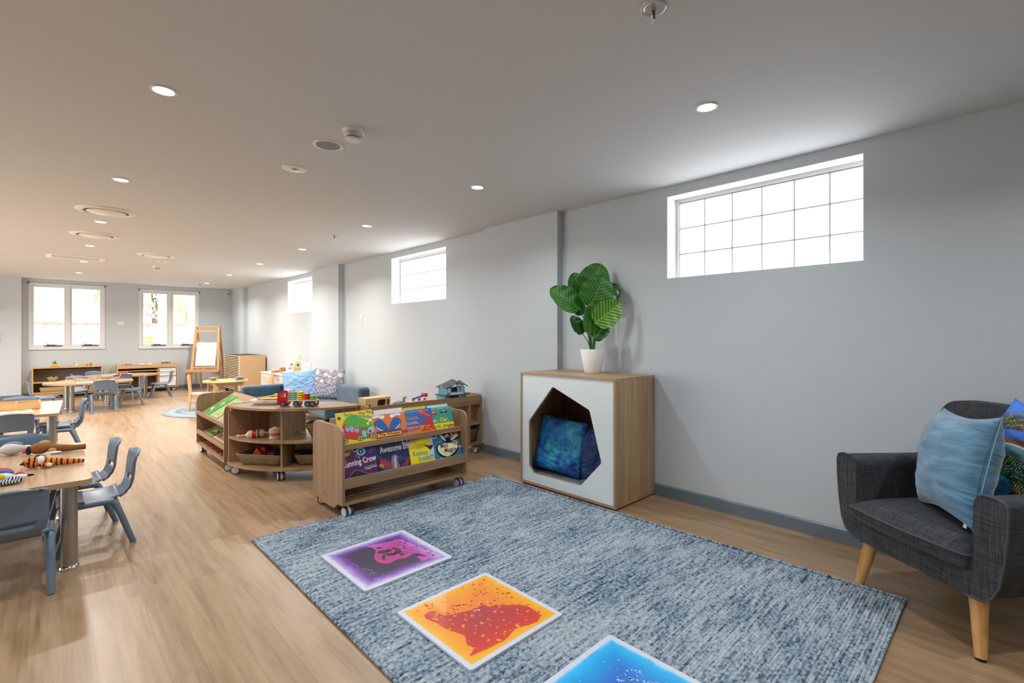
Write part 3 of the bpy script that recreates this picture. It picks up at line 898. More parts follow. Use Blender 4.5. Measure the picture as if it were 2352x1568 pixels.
def cushion(label, w, h, t, mat, loc, rot, group=None, seed=1, seam=None, tagpos=None, **k):
    r = thing('cushion', label, 'cushion', loc, rot=rot, group=group)
    pillow_part('cushion_cover', w, h, t, mat, r, seed, **k)
    if seam:
        pts = []
        for s, (dx, dz) in enumerate(((1, 0), (0, 1), (-1, 0), (0, -1))): pass
        L = []
        for i in range(20): L.append((w / 2 * (1 - .05 * (1 - (2 * i / 19 - 1) ** 2)), 0, (i / 19 - .5) * h))
        MB().tube(L, .0022, 6).build('seam', seam, r)
    if tagpos:
        MB().cbox((tagpos[0], 0, tagpos[1]), (.022, .0015, .03)).build('care_tag', plain('tag_white', '#f1f1ef', .6), r)
    return r

# ================================================================== ARMCHAIR
def woven(name, dark, light, sc_=1.0, rough=.9):
    a = N(name); v = a.obj()
    A_ = a.noise(a.map(v, (12 * sc_, 12 * sc_, 480 * sc_)), 1.0, 2)
    B_ = a.noise(a.map(v, (420 * sc_, 12 * sc_, 12 * sc_)), 1.0, 2)
    C_ = a.noise(a.map(v, (12 * sc_, 420 * sc_, 12 * sc_)), 1.0, 2)
    nn = a.n('ShaderNodeSeparateXYZ', {0: a.n('ShaderNodeTexCoord').outputs['Normal']})
    def lerp(p, q_, t): return a.math('ADD', p, a.math('MULTIPLY', t, a.math('SUBTRACT', q_, p)))
    h = lerp(A_, C_, a.math('POWER', a.math('ABSOLUTE', nn.outputs[2]), 2.0))
    q = lerp(B_, C_, a.math('POWER', a.math('ABSOLUTE', nn.outputs[0]), 2.0))
    f = a.math('ADD', a.math('MULTIPLY', h, .5), a.math('MULTIPLY', q, .5))
    a.set(Base_Color=a.ramp(f, [(.40, srgb(dark)), (.62, srgb(light))]), Roughness=rough)
    a.bump(f, .35, .0015)
    return a.m
M_CHAR = woven('charcoal_weave', '#222326', '#4c4d50')
M_CHARP = plain('charcoal_piping', '#4a4b4d', .8)
M_LEGW = laminate('oiled_oak', 'z', '#b98246', '#d8a566', .35)
ARM_M = (2.657, .300); ARM_RZ = math.atan2(-.7925, -.6099)
def armchair():
    r = thing('armchair', 'charcoal grey woven armchair with slanted oak legs, cut by the right edge', 'armchair', (*ARM_M, 0), ARM_RZ)
    # shell: U section swept front to back
    def halfprof(s):
        return [(s * .385, .612), (s * .368, .632), (s * .31, .636), (s * .282, .622), (s * .272, .590), (s * .272, .36)]
    out_ = [(.385, .600), (.372, .40), (.352, .30), (.325, .252), (.28, .235)]
    U = [(-x, z) for x, z in reversed(out_[0:0])]
    poly = []
    poly += [(.272, .36), (.272, .595), (.282, .622), (.305, .634), (.35, .634), (.378, .625), (.388, .602)]
    poly += [(.385, .50), (.375, .40), (.358, .31), (.335, .262), (.30, .238), (.26, .232)]
    left = [(-x, z) for x, z in reversed(poly)]
    poly = rpoly([(x * .972 + .010, z - .012 if z > .5 else z) for x, z in poly + left], .05, 3)       # right inner bottom -> right outer -> bottom -> left outer -> left inner bottom
    vs, fs = tess(poly)
    n = len(poly)
    m = MB()
    A = [(p[0], -.035, p[1]) for p in poly]; B = [(p[0] * .96, .53, p[1] * (1 if p[1] < .4 else .99)) for p in poly]
    m.add(A + B, [(f[0], f[2], f[1]) for f in fs] + [(f[0] + n, f[1] + n, f[2] + n) for f in fs])
    m.add(A + B, [((i + 1) % n, i, n + i, n + (i + 1) % n) for i in range(n)], True)
    m.build('arm_frame', M_CHAR, r, weld=True, bev=.008, seg=3)
    for s in (-1, 1):
        pts = [(s * .30, -.04, .636), (s * .352, -.04, .637), (s * .380, -.04, .627), (s * .390, -.04, .602), (s * .387, -.04, .50), (s * .377, -.04, .40), (s * .360, -.04, .31), (s * .337, -.04, .262), (s * .30, -.04, .236), (s * .24, -.04, .231)]
        MB().tube([(p[0] * .972 + .010, p[1] + .006, p[2] - .013 if p[2] > .5 else p[2]) for p in pts], .0042, 8).build('arm_piping', M_CHARP, r)
    # back
    def back(u, v):
        a = 2 * u - 1
        return None
    bp = rpoly([(-.335, .30), (.335, .30), (.335, .885), (-.335, .885)], [.02, .02, .11, .11], 8)
    m = MB(); n = len(bp)
    vs, fs = tess(bp)
    def by(z, d): return .41 + d + (z - .3) * .17
    A = [(p[0], by(p[1], 0) , p[1]) for p in bp]; B = [(p[0], by(p[1], .085), p[1]) for p in bp]
    m.add(A + B, [(f[0], f[2], f[1]) for f in fs] + [(f[0] + n, f[1] + n, f[2] + n) for f in fs])
    m.add(A + B, [((i + 1) % n, i, n + i, n + (i + 1) % n) for i in range(n)], True)
    m.build('backrest', M_CHAR, r, weld=True, bev=.022, seg=4)
    # seat cushion with crown and piping
    def top(u, v):
        x = (u - .5) * .532; y = -.055 + v * .475
        e = max(0, 1 - abs(2 * u - 1) ** 3.4) ** .5 * max(0, 1 - abs(2 * v - 1) ** 4) ** .5
        return (x, y - .022 * (1 - (2 * u - 1) ** 2) * (1 - v), .388 + .062 * e)
    def bot(u, v):
        p = top(u, v); return (p[0], p[1], .372 - .012 * (1 - abs(2 * u - 1) ** 4))
    m = MB().grid(top, 28, 20)
    g = MB().grid(bot, 28, 20); m.add(g.v, [tuple(reversed(f)) for f in g.f], True)
    rim = [top(i / 20, 0) for i in range(21)] + [top(1, i / 20) for i in range(1, 21)] + [top(1 - i / 20, 1) for i in range(1, 21)] + [top(0, 1 - i / 20) for i in range(1, 20)]
    k = len(rim)
    m.add([(p[0], p[1], .388) for p in rim] + [(p[0] * .985, p[1] + .004, .335) for p in rim], [(i, k + i, k + (i + 1) % k, (i + 1) % k) for i in range(k)], True)
    sc_ = m.build('seat_cushion', M_CHAR, r, weld=True)
    MB().tube([(p[0], p[1] - .001, .387) for p in rim], .0048, 8, closed=True).build('cushion_piping', M_CHARP, sc_)
    MB().box(-.262, .262, 0, .42, .30, .337).build('seat_base', M_CHAR, r)
    for sx, sy in ((-1, 0), (1, 0), (-1, 1), (1, 1)):
        m = MB().cyl((sx * .235, .035 if not sy else .44, .240), (sx * .272, 0 if not sy else .50, .008), .031, .0185, 20)
        l = m.build('leg', M_LEGW, r)
        MB().cyl((sx * .272, 0 if not sy else .50, .008), (sx * .2722, 0 if not sy else .5, 0), .0165, .0165, 16).build('foot_glide', M_BLACK, l)
    return r
armchair()
def arm_pt(u, y, z):
    c, s = math.cos(ARM_RZ), math.sin(ARM_RZ)
    return (ARM_M[0] + c * u - s * y, ARM_M[1] + s * u + c * y, z)
M_VEL = velvet('dusty_blue_velvet', '#45748f', '#6592ac')
cushion('dusty blue velvet cushion leaning in the charcoal armchair', .41, .45, .19, M_VEL, arm_pt(.055, .15, .665), (R(-13), R(-3), ARM_RZ - R(24)), None, 3,
        seam=plain('pale_blue_thread', '#7fa4ba', .6), tagpos=(.15, -.212), wr=.0045, wfreq=6, wdir=(.4, 2.2), pinch=.26)
def dots_mat():
    a = N('dotted_dreaming_print'); v = a.obj()
    vo = a.n('ShaderNodeTexVoronoi', {'Vector': v, 'Scale': 120.0, 'Randomness': .35})
    dot = a.ramp(vo.outputs['Distance'], [(.30, (1, 1, 1)), (.42, (0, 0, 0))])
    s = a.n('ShaderNodeSeparateXYZ', {0: v})
    X, Z = s.outputs[0], s.outputs[2]
    def rad(cx, cz):
        dx = a.math('SUBTRACT', X, cx); dz = a.math('SUBTRACT', Z, cz)
        return a.math('SQRT', a.math('ADD', a.math('MULTIPLY', dx, dx), a.math('MULTIPLY', dz, dz)))
    r1 = rad(-.02, -.10)
    base = a.ramp(a.math('MULTIPLY', r1, 3.0), [(0, srgb('#3f8fb5')), (.12, srgb('#2f84ad')), (.14, srgb('#16210f')), (.36, srgb('#1c2a18')), (.40, srgb('#3f6c78')), (.50, srgb('#5b8a96')), (.51, srgb('#e8d8c8')), (.53, srgb('#6b3a24')), (.58, srgb('#6b3a24')), (.60, srgb('#2d5fc0')), (.68, srgb('#2a6ad0')), (.70, srgb('#2a2114')), (.85, srgb('#2a3a1a')), (.95, srgb('#3d7de0'))], 'LINEAR')
    dc = a.ramp(a.noise(v, 5, 2), [(.35, srgb('#4f8a3a')), (.5, srgb('#b89a5e')), (.6, srgb('#7fb35a')), (.7, srgb('#7fc3e0'))])
    on = a.math('MULTIPLY', a.n('ShaderNodeSeparateColor', {0: dot}).outputs[0], a.ramp(a.math('MULTIPLY', r1, 3.0), [(.13, (0, 0, 0)), (.15, (1, 1, 1)), (.37, (1, 1, 1)), (.39, (.1, .1, .1)), (.68, (.1, .1, .1)), (.72, (1, 1, 1)), (.92, (1, 1, 1)), (.95, (0, 0, 0))]))
    a.set(Base_Color=a.mix(on, base, dc), Roughness=.6)
    return a.m
cushion('cushion with a blue, green and brown dotted pattern at the right edge of the photo', .43, .43, .13, dots_mat(), arm_pt(.20, .315, .665), (R(-17), R(24), ARM_RZ - R(2)), None, 5, wr=.004)

# ================================================================== HIDEAWAY CABINET
def hideaway():
    X0, X1, Y0, Y1, H = 2.795, 3.312, 1.885, 2.803, .905
    r = thing('hideaway_cabinet', 'oak and white hideaway cabinet with a faceted opening, below the plant', 'cabinet', (X0, Y0, 0))
    D, W = X1 - X0, Y1 - Y0; t = .018
    LX, LY, LZ = (laminate('cabinet_oak', a, '#85674a', '#b6966f') for a in 'xyz')
    MB().box(0, D, 0, W, H - t, H).build('top_panel', LY, r, bev=.001)
    MB().box(0, D, 0, t, .012 + t, H - t).build('side_panel', LZ, r, bev=.001)
    MB().box(0, D, W - t, W, .012 + t, H - t).build('side_panel', LZ, r, bev=.001)
    MB().box(0, D, 0, W, .012, .012 + t).build('bottom_panel', LY, r, bev=.001)
    MB().box(.02, D - .02, .02, W - .02, 0, .012).build('plinth', M_BLACK, r)
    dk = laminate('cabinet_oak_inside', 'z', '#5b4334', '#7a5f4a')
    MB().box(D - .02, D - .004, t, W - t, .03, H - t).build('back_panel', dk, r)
    hole = [(y - Y0, z) for y, z in ((2.458, .806), (2.112, .665), (2.008, .309), (2.19, .112), (2.659, .104), (2.706, .152), (2.71, .513))]
    hole = rpoly(list(reversed(hole)), .016, 4)
    outer = [(t + .001, .031), (W - t - .001, .031), (W - t - .001, H - t - .001), (t + .001, H - t - .001)]
    def sheet(x0, x1, mat, name, grow):
        hc = (sum(p[0] for p in hole) / len(hole), sum(p[1] for p in hole) / len(hole))
        hh = [(hc[0] + (p[0] - hc[0]) * grow, hc[1] + (p[1] - hc[1]) * grow) for p in hole]
        vs, fs = tess(outer, 0, [hh]); n = len(vs)
        m = MB(); A = [(x0, v[0], v[1]) for v in vs]; B = [(x1, v[0], v[1]) for v in vs]
        m.add(A + B, [(f[0], f[2], f[1]) for f in fs] + [(f[0] + n, f[1] + n, f[2] + n) for f in fs])
        k = len(hh); o = 4
        m.add(A + B, [(o + i, o + (i + 1) % k, n + o + (i + 1) % k, n + o + i) for i in range(k)])
        return m.build(name, mat, r)
    sheet(.006, .0085, plain('white_melamine', '#dfe5e4', .35), 'front_panel', 1.012)
    sheet(.0086, .026, LZ, 'front_panel_core', 1.0)
    m = MB().prism(rrect(.03, D - .025, t + .005, W - t - .005, .02), .031, .088)
    m.build('seat_pad', woven('grey_felt', '#4b555c', '#78828a', .7), r, bev=.012, seg=3)
    return r
hideaway()
def leafprint(name, base, hi, mot, sc_=1.0):
    a = N(name); v = a.obj()
    n1 = a.noise(v, 7, 4, .6, .6); n2 = a.noise(a.map(v, (1, 1, 1), loc=(3, 2, 1)), 4.2, 3, .5, .4)
    c = a.ramp(n1, [(.36, srgb(base)), (.47, srgb('#1668b0')), (.56, srgb('#2e93a8')), (.66, srgb(hi))])
    c = a.mix(a.ramp(n2, [(.5, (0, 0, 0)), (.64, (.8, .8, .8))]), c, srgb('#2a8fd0'))
    w1 = a.n('ShaderNodeTexWave', {'Vector': a.map(v, (1, 1, 1), (0, R(40), 0)), 'Scale': 16.0 * sc_, 'Distortion': 5.0, 'Detail': 1.0, 'Detail Scale': 1.2}).outputs['Fac']
    pm = a.noise(a.map(v, (1, 1, 1), loc=(9, 1, 4)), 8, 1)
    k = a.math('MULTIPLY', a.ramp(w1, [(.66, (0, 0, 0)), (.72, (1, 1, 1))]), a.ramp(pm, [(.52, (0, 0, 0)), (.57, (1, 1, 1))]))
    a.set(Base_Color=a.mix(k, c, srgb(mot)), Roughness=.65)
    a.bump(a.noise(a.map(v, (3, 3, 8)), 4, 3, .5, .6), .35, .008)
    return a.m
def frond(m, c, L, ang, w, n=7, z=-.0):
    """a fern-like sprig lying on a plane xz"""
    ca, sa = math.cos(ang), math.sin(ang)
    def T(a, b): return (c[0] + a * ca - b * sa, c[1] + a * sa + b * ca)
    for i in range(n):
        t = i / n * L
        for s in (-1, 1):
            P = [T(t, 0), T(t + .35 * w, s * .45 * w), T(t + .75 * w, s * 1.0 * w), T(t + .45 * w, s * .95 * w), T(t + .05 * w, s * .3 * w)]
            m.append(P)
    return m
M_SEA = leafprint('reef_print', '#0b3f86', '#5fb8c4', '#0b2c70')
sq = cushion('bright blue sea-plant print cushion in front inside the hideaway cabinet', .45, .44, .13, M_SEA, (2.985, 2.54, .318), (R(-13), R(4), R(-84)), None, 11, wr=.007, tagpos=(.17, -.19))
cushion('plain deep blue cushion behind the printed one inside the hideaway cabinet', .40, .39, .13, velvet('navy_blue_cotton', '#0c2c5e', '#17498a'), (3.10, 2.20, .285), (R(-10), R(-4), R(-64)), None, 12, wr=.007)

# ================================================================== POTTED PLANT
def leaf_mat(name, dark, light, k=.45):
    a = N(name); s = a.n('ShaderNodeSeparateXYZ', {0: a.obj()})
    ay = a.math('ABSOLUTE', s.outputs[1])
    t = a.math('SUBTRACT', s.outputs[0], a.math('MULTIPLY', ay, .75))
    wv = a.math('SINE', a.math('MULTIPLY', t, 215.0))
    st = a.ramp(a.math('MULTIPLY', a.math('ADD', wv, 1), .5), [(.55, (0, 0, 0)), (.9, (1, 1, 1))])
    mid = a.math('LESS_THAN', ay, .0022)
    fac = a.math('MAXIMUM', a.math('MULTIPLY', a.n('ShaderNodeSeparateColor', {0: st}).outputs[0], k), mid)
    n = a.noise(a.obj(), 9, 2)
    c = a.mix(a.math('MULTIPLY', n, .5), srgb(dark), srgb('#1d4a14'))
    a.set(Base_Color=a.mix(fac, c, srgb(light)), Roughness=.38)
    a.p.inputs['Specular IOR Level'].default_value = .6
    a.bump(wv, .2, .0015)
    return a.m
LEAF1 = leaf_mat('striped_leaf_green', '#2e7a1c', '#74b53c')
LEAF2 = leaf_mat('striped_leaf_deep', '#1f5c17', '#3f8f2c')
LEAF3 = leaf_mat('striped_leaf_bright', '#4c8f1f', '#a5cf52', .65)
def leaf_mesh(L, W, cup=.18, droop=.2, tip=.12):
    def fn(u, v):
        t = v
        w_ = W / 2 * (math.sin(PI * min(1, t ** .80)) ** .50 if 0 < t < 1 else 0)
        if t > .9: w_ *= 1 - ((t - .9) / .1) ** 2 * .5
        a = 2 * u - 1
        x = t * L; y = a * w_
        z = cup * abs(a) ** 1.6 * w_ + .0035 * math.sin(t * 24 + abs(a) * 3) * abs(a) - droop * L * (t - .25) ** 2
        return (x, y, z)
    return MB().grid(fn, 12, 20)
def plant():
    C = Vector((3.13, 2.325, .905))
    r = thing('potted_plant', 'round-leaved green striped plant in a white pot on the hideaway cabinet', 'potted plant', C)
    pot = MB().lathe([(.0001, .004), (.060, .004), (.062, .0), (.064, .004), (.100, .188), (.0985, .190), (.094, .188), (.090, .165)], 40)
    pot.build('plant_pot', plain('matt_white_pot', '#f2efec', .55), r)
    MB().lathe([(.0001, .166), (.0905, .164)], 28).build('soil', plain('potting_soil', '#2c231b', .95, 0, .8, 90), r)
    Rv, Fv, Zv = Vector((.7203, -.6937, 0)), Vector((.6937, .7203, 0)), Vector((0, 0, 1))
    S = 3.87 / 1110 / 2.45
    def pos(cx, cy_, df): return Rv * ((cx - 597) * S) + Fv * df + Zv * ((596 - cy_) * S + .19)
    # leaf: base(crop px), tip(crop px), width px, depth base, depth tip, facing tilt, material
    L = [((528, 372), (368, 262), 118, .0, -.03, .25, LEAF1), ((560, 312), (650, 122), 150, .03, .04, .1, LEAF1), ((540, 300), (500, 165), 90, .07, .10, -.2, LEAF2),
         ((578, 372), (650, 198), 160, -.045, -.06, .15, LEAF1), ((660, 340), (735, 235), 105, .03, .02, -.5, LEAF2), ((598, 455), (733, 345), 120, -.09, -.11, .2, LEAF3),
         ((572, 512), (590, 336), 82, -.05, -.07, .3, LEAF1), ((540, 512), (480, 415), 66, -.02, -.03, .3, LEAF2), ((605, 540), (672, 440), 84, -.04, -.02, -.3, LEAF2),
         ((618, 548), (668, 492), 44, .03, .05, .1, LEAF2), ((545, 405), (505, 325), 60, .05, .03, -.4, LEAF2), ((640, 330), (560, 235), 100, .06, .09, .3, LEAF2)]
    for (b, t, wpx, db, dt, ti, mt) in L:
        B, T = pos(*b, db), pos(*t, dt)
        ax = (T - B).normalized(); ln = (T - B).length
        nrm = (-Fv + Rv * ti + Zv * .25); nrm = (nrm - ax * nrm.dot(ax)).normalized()
        ay = nrm.cross(ax).normalized()
        Mx = Matrix((( ax.x, ay.x, nrm.x, B.x), (ax.y, ay.y, nrm.y, B.y), (ax.z, ay.z, nrm.z, B.z), (0, 0, 0, 1)))
        o = leaf_mesh(ln * 1.05, wpx * S * 1.22, .2, .12).build('leaf', mt, r)
        o.matrix_local = Mx
        st = MB().tube([(B.x * .12, B.y * .12, .165), ((B.x * .45), (B.y * .45), .165 + (B.z - .165) * .55), tuple(B)], [.0045, .0038, .0028], 8)
        st.build('stem', plain('leaf_stem_green', '#3f7a2a', .5), r)
plant()
# ================================================================== TODDLER CHAIRS AND TABLES
M_CHAIR = plain('slate_blue_plastic', '#66788c', .33)
def toddler_chair():
    """faces +y; one moulded look: seat, backrest, side rails, four legs"""
    r = thing('toddler_chair', '', 'chair')
    SZ = .270
    # seat
    def seat(u, v):
        a = 2 * u - 1; y = .165 - v * .27
        w_ = .137 if v > .1 else .137 - .01 * (1 - v / .1)
        z = SZ + .010 * abs(a) ** 2.2 - .012 * math.exp(-((v - .62) / .3) ** 2) + (-.016 * (1 - v / .16) ** 2 if v < .16 else 0)
        if v > .85: z += .10 * (v - .85) ** 1.3
        return (a * w_, y, z)
    m = MB().grid(seat, 14, 16)
    m.build('seat', M_CHAIR, r, solid=.011, bev=0)
    # backrest with slot: sheet following a curved profile
    prof = [(-.100, .268), (-.128, .285), (-.146, .318), (-.154, .352), (-.158, .40), (-.163, .45), (-.172, .492), (-.188, .512)]
    def P(t):
        k = t * (len(prof) - 1); i = min(int(k), len(prof) - 2); f = k - i
        return (prof[i][0] * (1 - f) + prof[i + 1][0] * f, prof[i][1] * (1 - f) + prof[i + 1][1] * f)
    nu, nv = 20, 28
    vs = []; 
    for j in range(nv + 1):
        t = j / nv; y, z = P(t)
        hw = .112 + .024 * min(1, max(0, (t - .1) / .4)) ** .8
        if t < .25: hw = .112 - .006 * math.sin(t / .25 * PI)
        if t > .80: hw -= .040 * ((t - .80) / .20) ** 2.6
        for i in range(nu + 1):
            a = 2 * i / nu - 1
            vs.append((a * hw, y - .018 * (1 - a * a) * min(1, t * 3), z - (.012 * abs(a) ** 4 if t > .9 else 0)))
    fs = []
    for j in range(nv):
        t = (j + .5) / nv
        for i in range(nu):
            a = abs(2 * (i + .5) / nu - 1)
            top = .445 - .08 * a * a
            if a < .72 and .33 < t < top: continue
            b = j * (nu + 1) + i
            fs.append((b, b + 1, b + nu + 2, b + nu + 1))
    m = MB(); m.add(vs, fs, True)
    m.build('backrest', M_CHAIR, r, solid=.012, weld=False)
    for s in (-1, 1):
        X = s * .140
        MB().tube([(X, .100, SZ - .012), (X, .0, SZ - .010), (X, -.070, SZ - .012)], [.0175] * 3, 10).build('side_rail', M_CHAIR, r)
        for (y0, y1) in ((.100, .165), (-.070, -.160)):
            g = 1 if y0 > 0 else -1
            pts = [(X, y0 - g * .02, SZ - .010), (X, y0 + g * .004, SZ - .022), (X + s * .002, y0 + (y1 - y0) * .35, SZ * .66), (X + s * .004, y1, .0)]
            MB().tube(pts, [.017, .019, .0165, .0155], 10).build('leg', M_CHAIR, r)
    return r
CH = toddler_chair()
ch_used = False
def chair(x, y, face, label, z=0, group='slate blue toddler chairs', tilt=0):
    global ch_used
    o = CH if not ch_used else dup(CH)
    ch_used = True
    o.location = (x, y, z); o.rotation_euler = (R(tilt), 0, R(face - 90))     # face: direction in degrees, 0 = +x, 90 = +y
    o['label'] = label; o['group'] = group
    return o
CHAIRS = [
    (.205, 3.71, 180, 'nearest slate blue toddler chair at the right end of the puppet table'),
    (.155, 4.17, 183, 'slate blue toddler chair behind the nearest one at the right of the puppet table'),
    (-.128, 3.265, 90, 'slate blue toddler chair with its back to the camera at the bottom left'),
    (-.12, 4.60, 270, 'slate blue toddler chair on the far side of the table with the soft puppets'),
    (-.215, 6.30, 90, 'slate blue toddler chair, back to the camera, at the wooden box table'),
    (-.215, 7.62, 270, 'slate blue toddler chair facing the camera behind the wooden box table'),
    (-.02, 10.25, 5, 'slate blue toddler chair seen side-on at the left end of the dinosaur table'),
    (.645, 10.02, 92, 'slate blue toddler chair, back to the camera, at the dinosaur table'),
    (1.06, 10.60, 176, 'slate blue toddler chair at the right end of the dinosaur table'),
    (.36, 11.02, 268, 'slate blue toddler chair facing the camera behind the dinosaur table'),
    (1.00, 11.36, 88, 'slate blue toddler chair, back to the camera, between the two oval tables'),
    (1.62, 11.62, 178, 'slate blue toddler chair before the white drawers at the back'),
    (.74, 12.32, 300, 'slate blue toddler chair mostly hidden behind the fruit tray table'),
]
for c in CHAIRS: chair(*c)
chair(.105, 6.70, 180, 'lower slate blue chair of the stacked pair beside the wooden box table')
chair(.099, 6.715, 180, 'upper slate blue chair of the stacked pair beside the wooden box table', z=.038)

M_TTOP = laminate('pale_oak_top', 'x', '#a98563', '#c9aa85', .16)
M_TTOPY = laminate('pale_oak_top', 'y', '#a98563', '#c9aa85', .16)
M_TEDGE = laminate('pale_oak_edge', 'x', '#a27c58', '#bb9870', .4)
M_STEEL = plain('brushed_steel', '#a9a49c', .32, .85)
def table_leg(r, x, y, h, rad=.034):
    m = MB().cyl((x, y, .012), (x, y, h), rad, n=28)
    l = m.build('leg', M_STEEL, r)
    MB().lathe([(rad * .8, 0), (rad * 1.24, 0), (rad * 1.26, .008), (rad * 1.1, .018), (rad * .98, .022)], 28, (x, y, 0)).build('foot_ring', M_CHROME, l)
TH = .467
def rect_table(label, x0, x1, y0, y1, rz, legs):
    r = thing('table', label, 'table', (x1, y0, 0), rz, 'pale oak toddler tables')
    W, D = x1 - x0, y1 - y0
    m = MB().mat(M_TTOPY)
    poly = rrect(-W, 0, 0, D, .035, 6)
    m.prism(poly, TH - .002, TH); m.mat(M_TEDGE); m.prism(poly, TH - .026, TH - .002)
    m.build('tabletop', None, r)
    for (x, y) in legs: table_leg(r, x, y, TH - .026)
    return r
rect_table('pale oak toddler table with soft animal puppets, lower left', -.415, .172, 3.285, 4.46, 0, [(-.088, .10), (-.088, 1.06), (-.50, .10), (-.50, 1.06)])
rect_table('pale oak toddler table joined to the left side of the puppet table', -1.01, -.417, 3.285, 4.46, 0, [(-.088, .10), (-.088, 1.06), (-.50, .10), (-.50, 1.06)])
rect_table('pale oak toddler table with the long wooden box at the left edge', -.62, .085, 6.30, 7.52, R(-2.4), [(-.075, 1.12), (-.055, .10), (-.6, .1), (-.6, 1.1)])
def oval_table(label, cx, cy, rx, ry, legs, rz=0, h=.458):
    r = thing('oval_table', label, 'table', (cx, cy, 0), rz, 'pale oak oval tables')
    P = [(rx * math.copysign(abs(math.cos(2 * PI * i / 56)) ** .9, math.cos(2 * PI * i / 56)), ry * math.copysign(abs(math.sin(2 * PI * i / 56)) ** .9, math.sin(2 * PI * i / 56))) for i in range(56)]
    m = MB().mat(M_TTOP); m.prism(P, h - .002, h); m.mat(M_TEDGE); m.prism(P, h - .026, h - .002)
    m.build('tabletop', None, r)
    for (x, y) in legs: table_leg(r, x - cx, y - cy, h - .026, .032)
    return r
oval_table('pale oak oval table with toy dinosaurs', .51, 10.48, .56, .43, [(.24, 10.78), (.285, 10.28), (.77, 10.74), (.82, 10.25)])
oval_table('pale oak oval table with the tray of toy fruit', 1.06, 11.86, .56, .42, [(1.30, 11.63), (1.42, 12.02), (.8, 11.63), (.75, 12.05)])

# ================================================================== CASTOR
M_CGREY = plain('castor_grey', '#dadddf', .4)
M_CTYRE = plain('castor_tyre', '#3e4144', .5)
def castor(parent, x, y, rz=0, rad=.034, top=.085):
    """twin wheel castor; hub discs face local +-x"""
    c, s = math.cos(rz), math.sin(rz)
    def T(a, b, z): return (x + a * c - b * s, y + a * s + b * c, z)
    m = MB().mat(M_CTYRE)
    for k in (-1, 1):
        m.cyl(T(k * .010, 0, rad), T(k * .026, 0, rad), rad, n=26)
    m.mat(M_CGREY)
    for k in (-1, 1):
        m.cyl(T(k * .026, 0, rad), T(k * .0275, 0, rad), rad * .82, n=26)
    m.cyl(T(-.009, 0, rad), T(.009, 0, rad), rad * .93, n=22)
    m.mat(M_CGREY); m.box(-.008, .008, -.012, .02, rad, top - .004, Matrix.Translation((x, y, 0)) @ Matrix.Rotation(rz, 4, 'Z'))
    m.mat(M_BLACK); m.cyl((x, y, top - .012), (x, y, top), .012, n=12)
    m.box(-.02, .02, -.02, .02, top - .003, top, Matrix.Translation((x, y, 0)) @ Matrix.Rotation(rz, 4, 'Z'))
    return m.build('castor', None, parent)
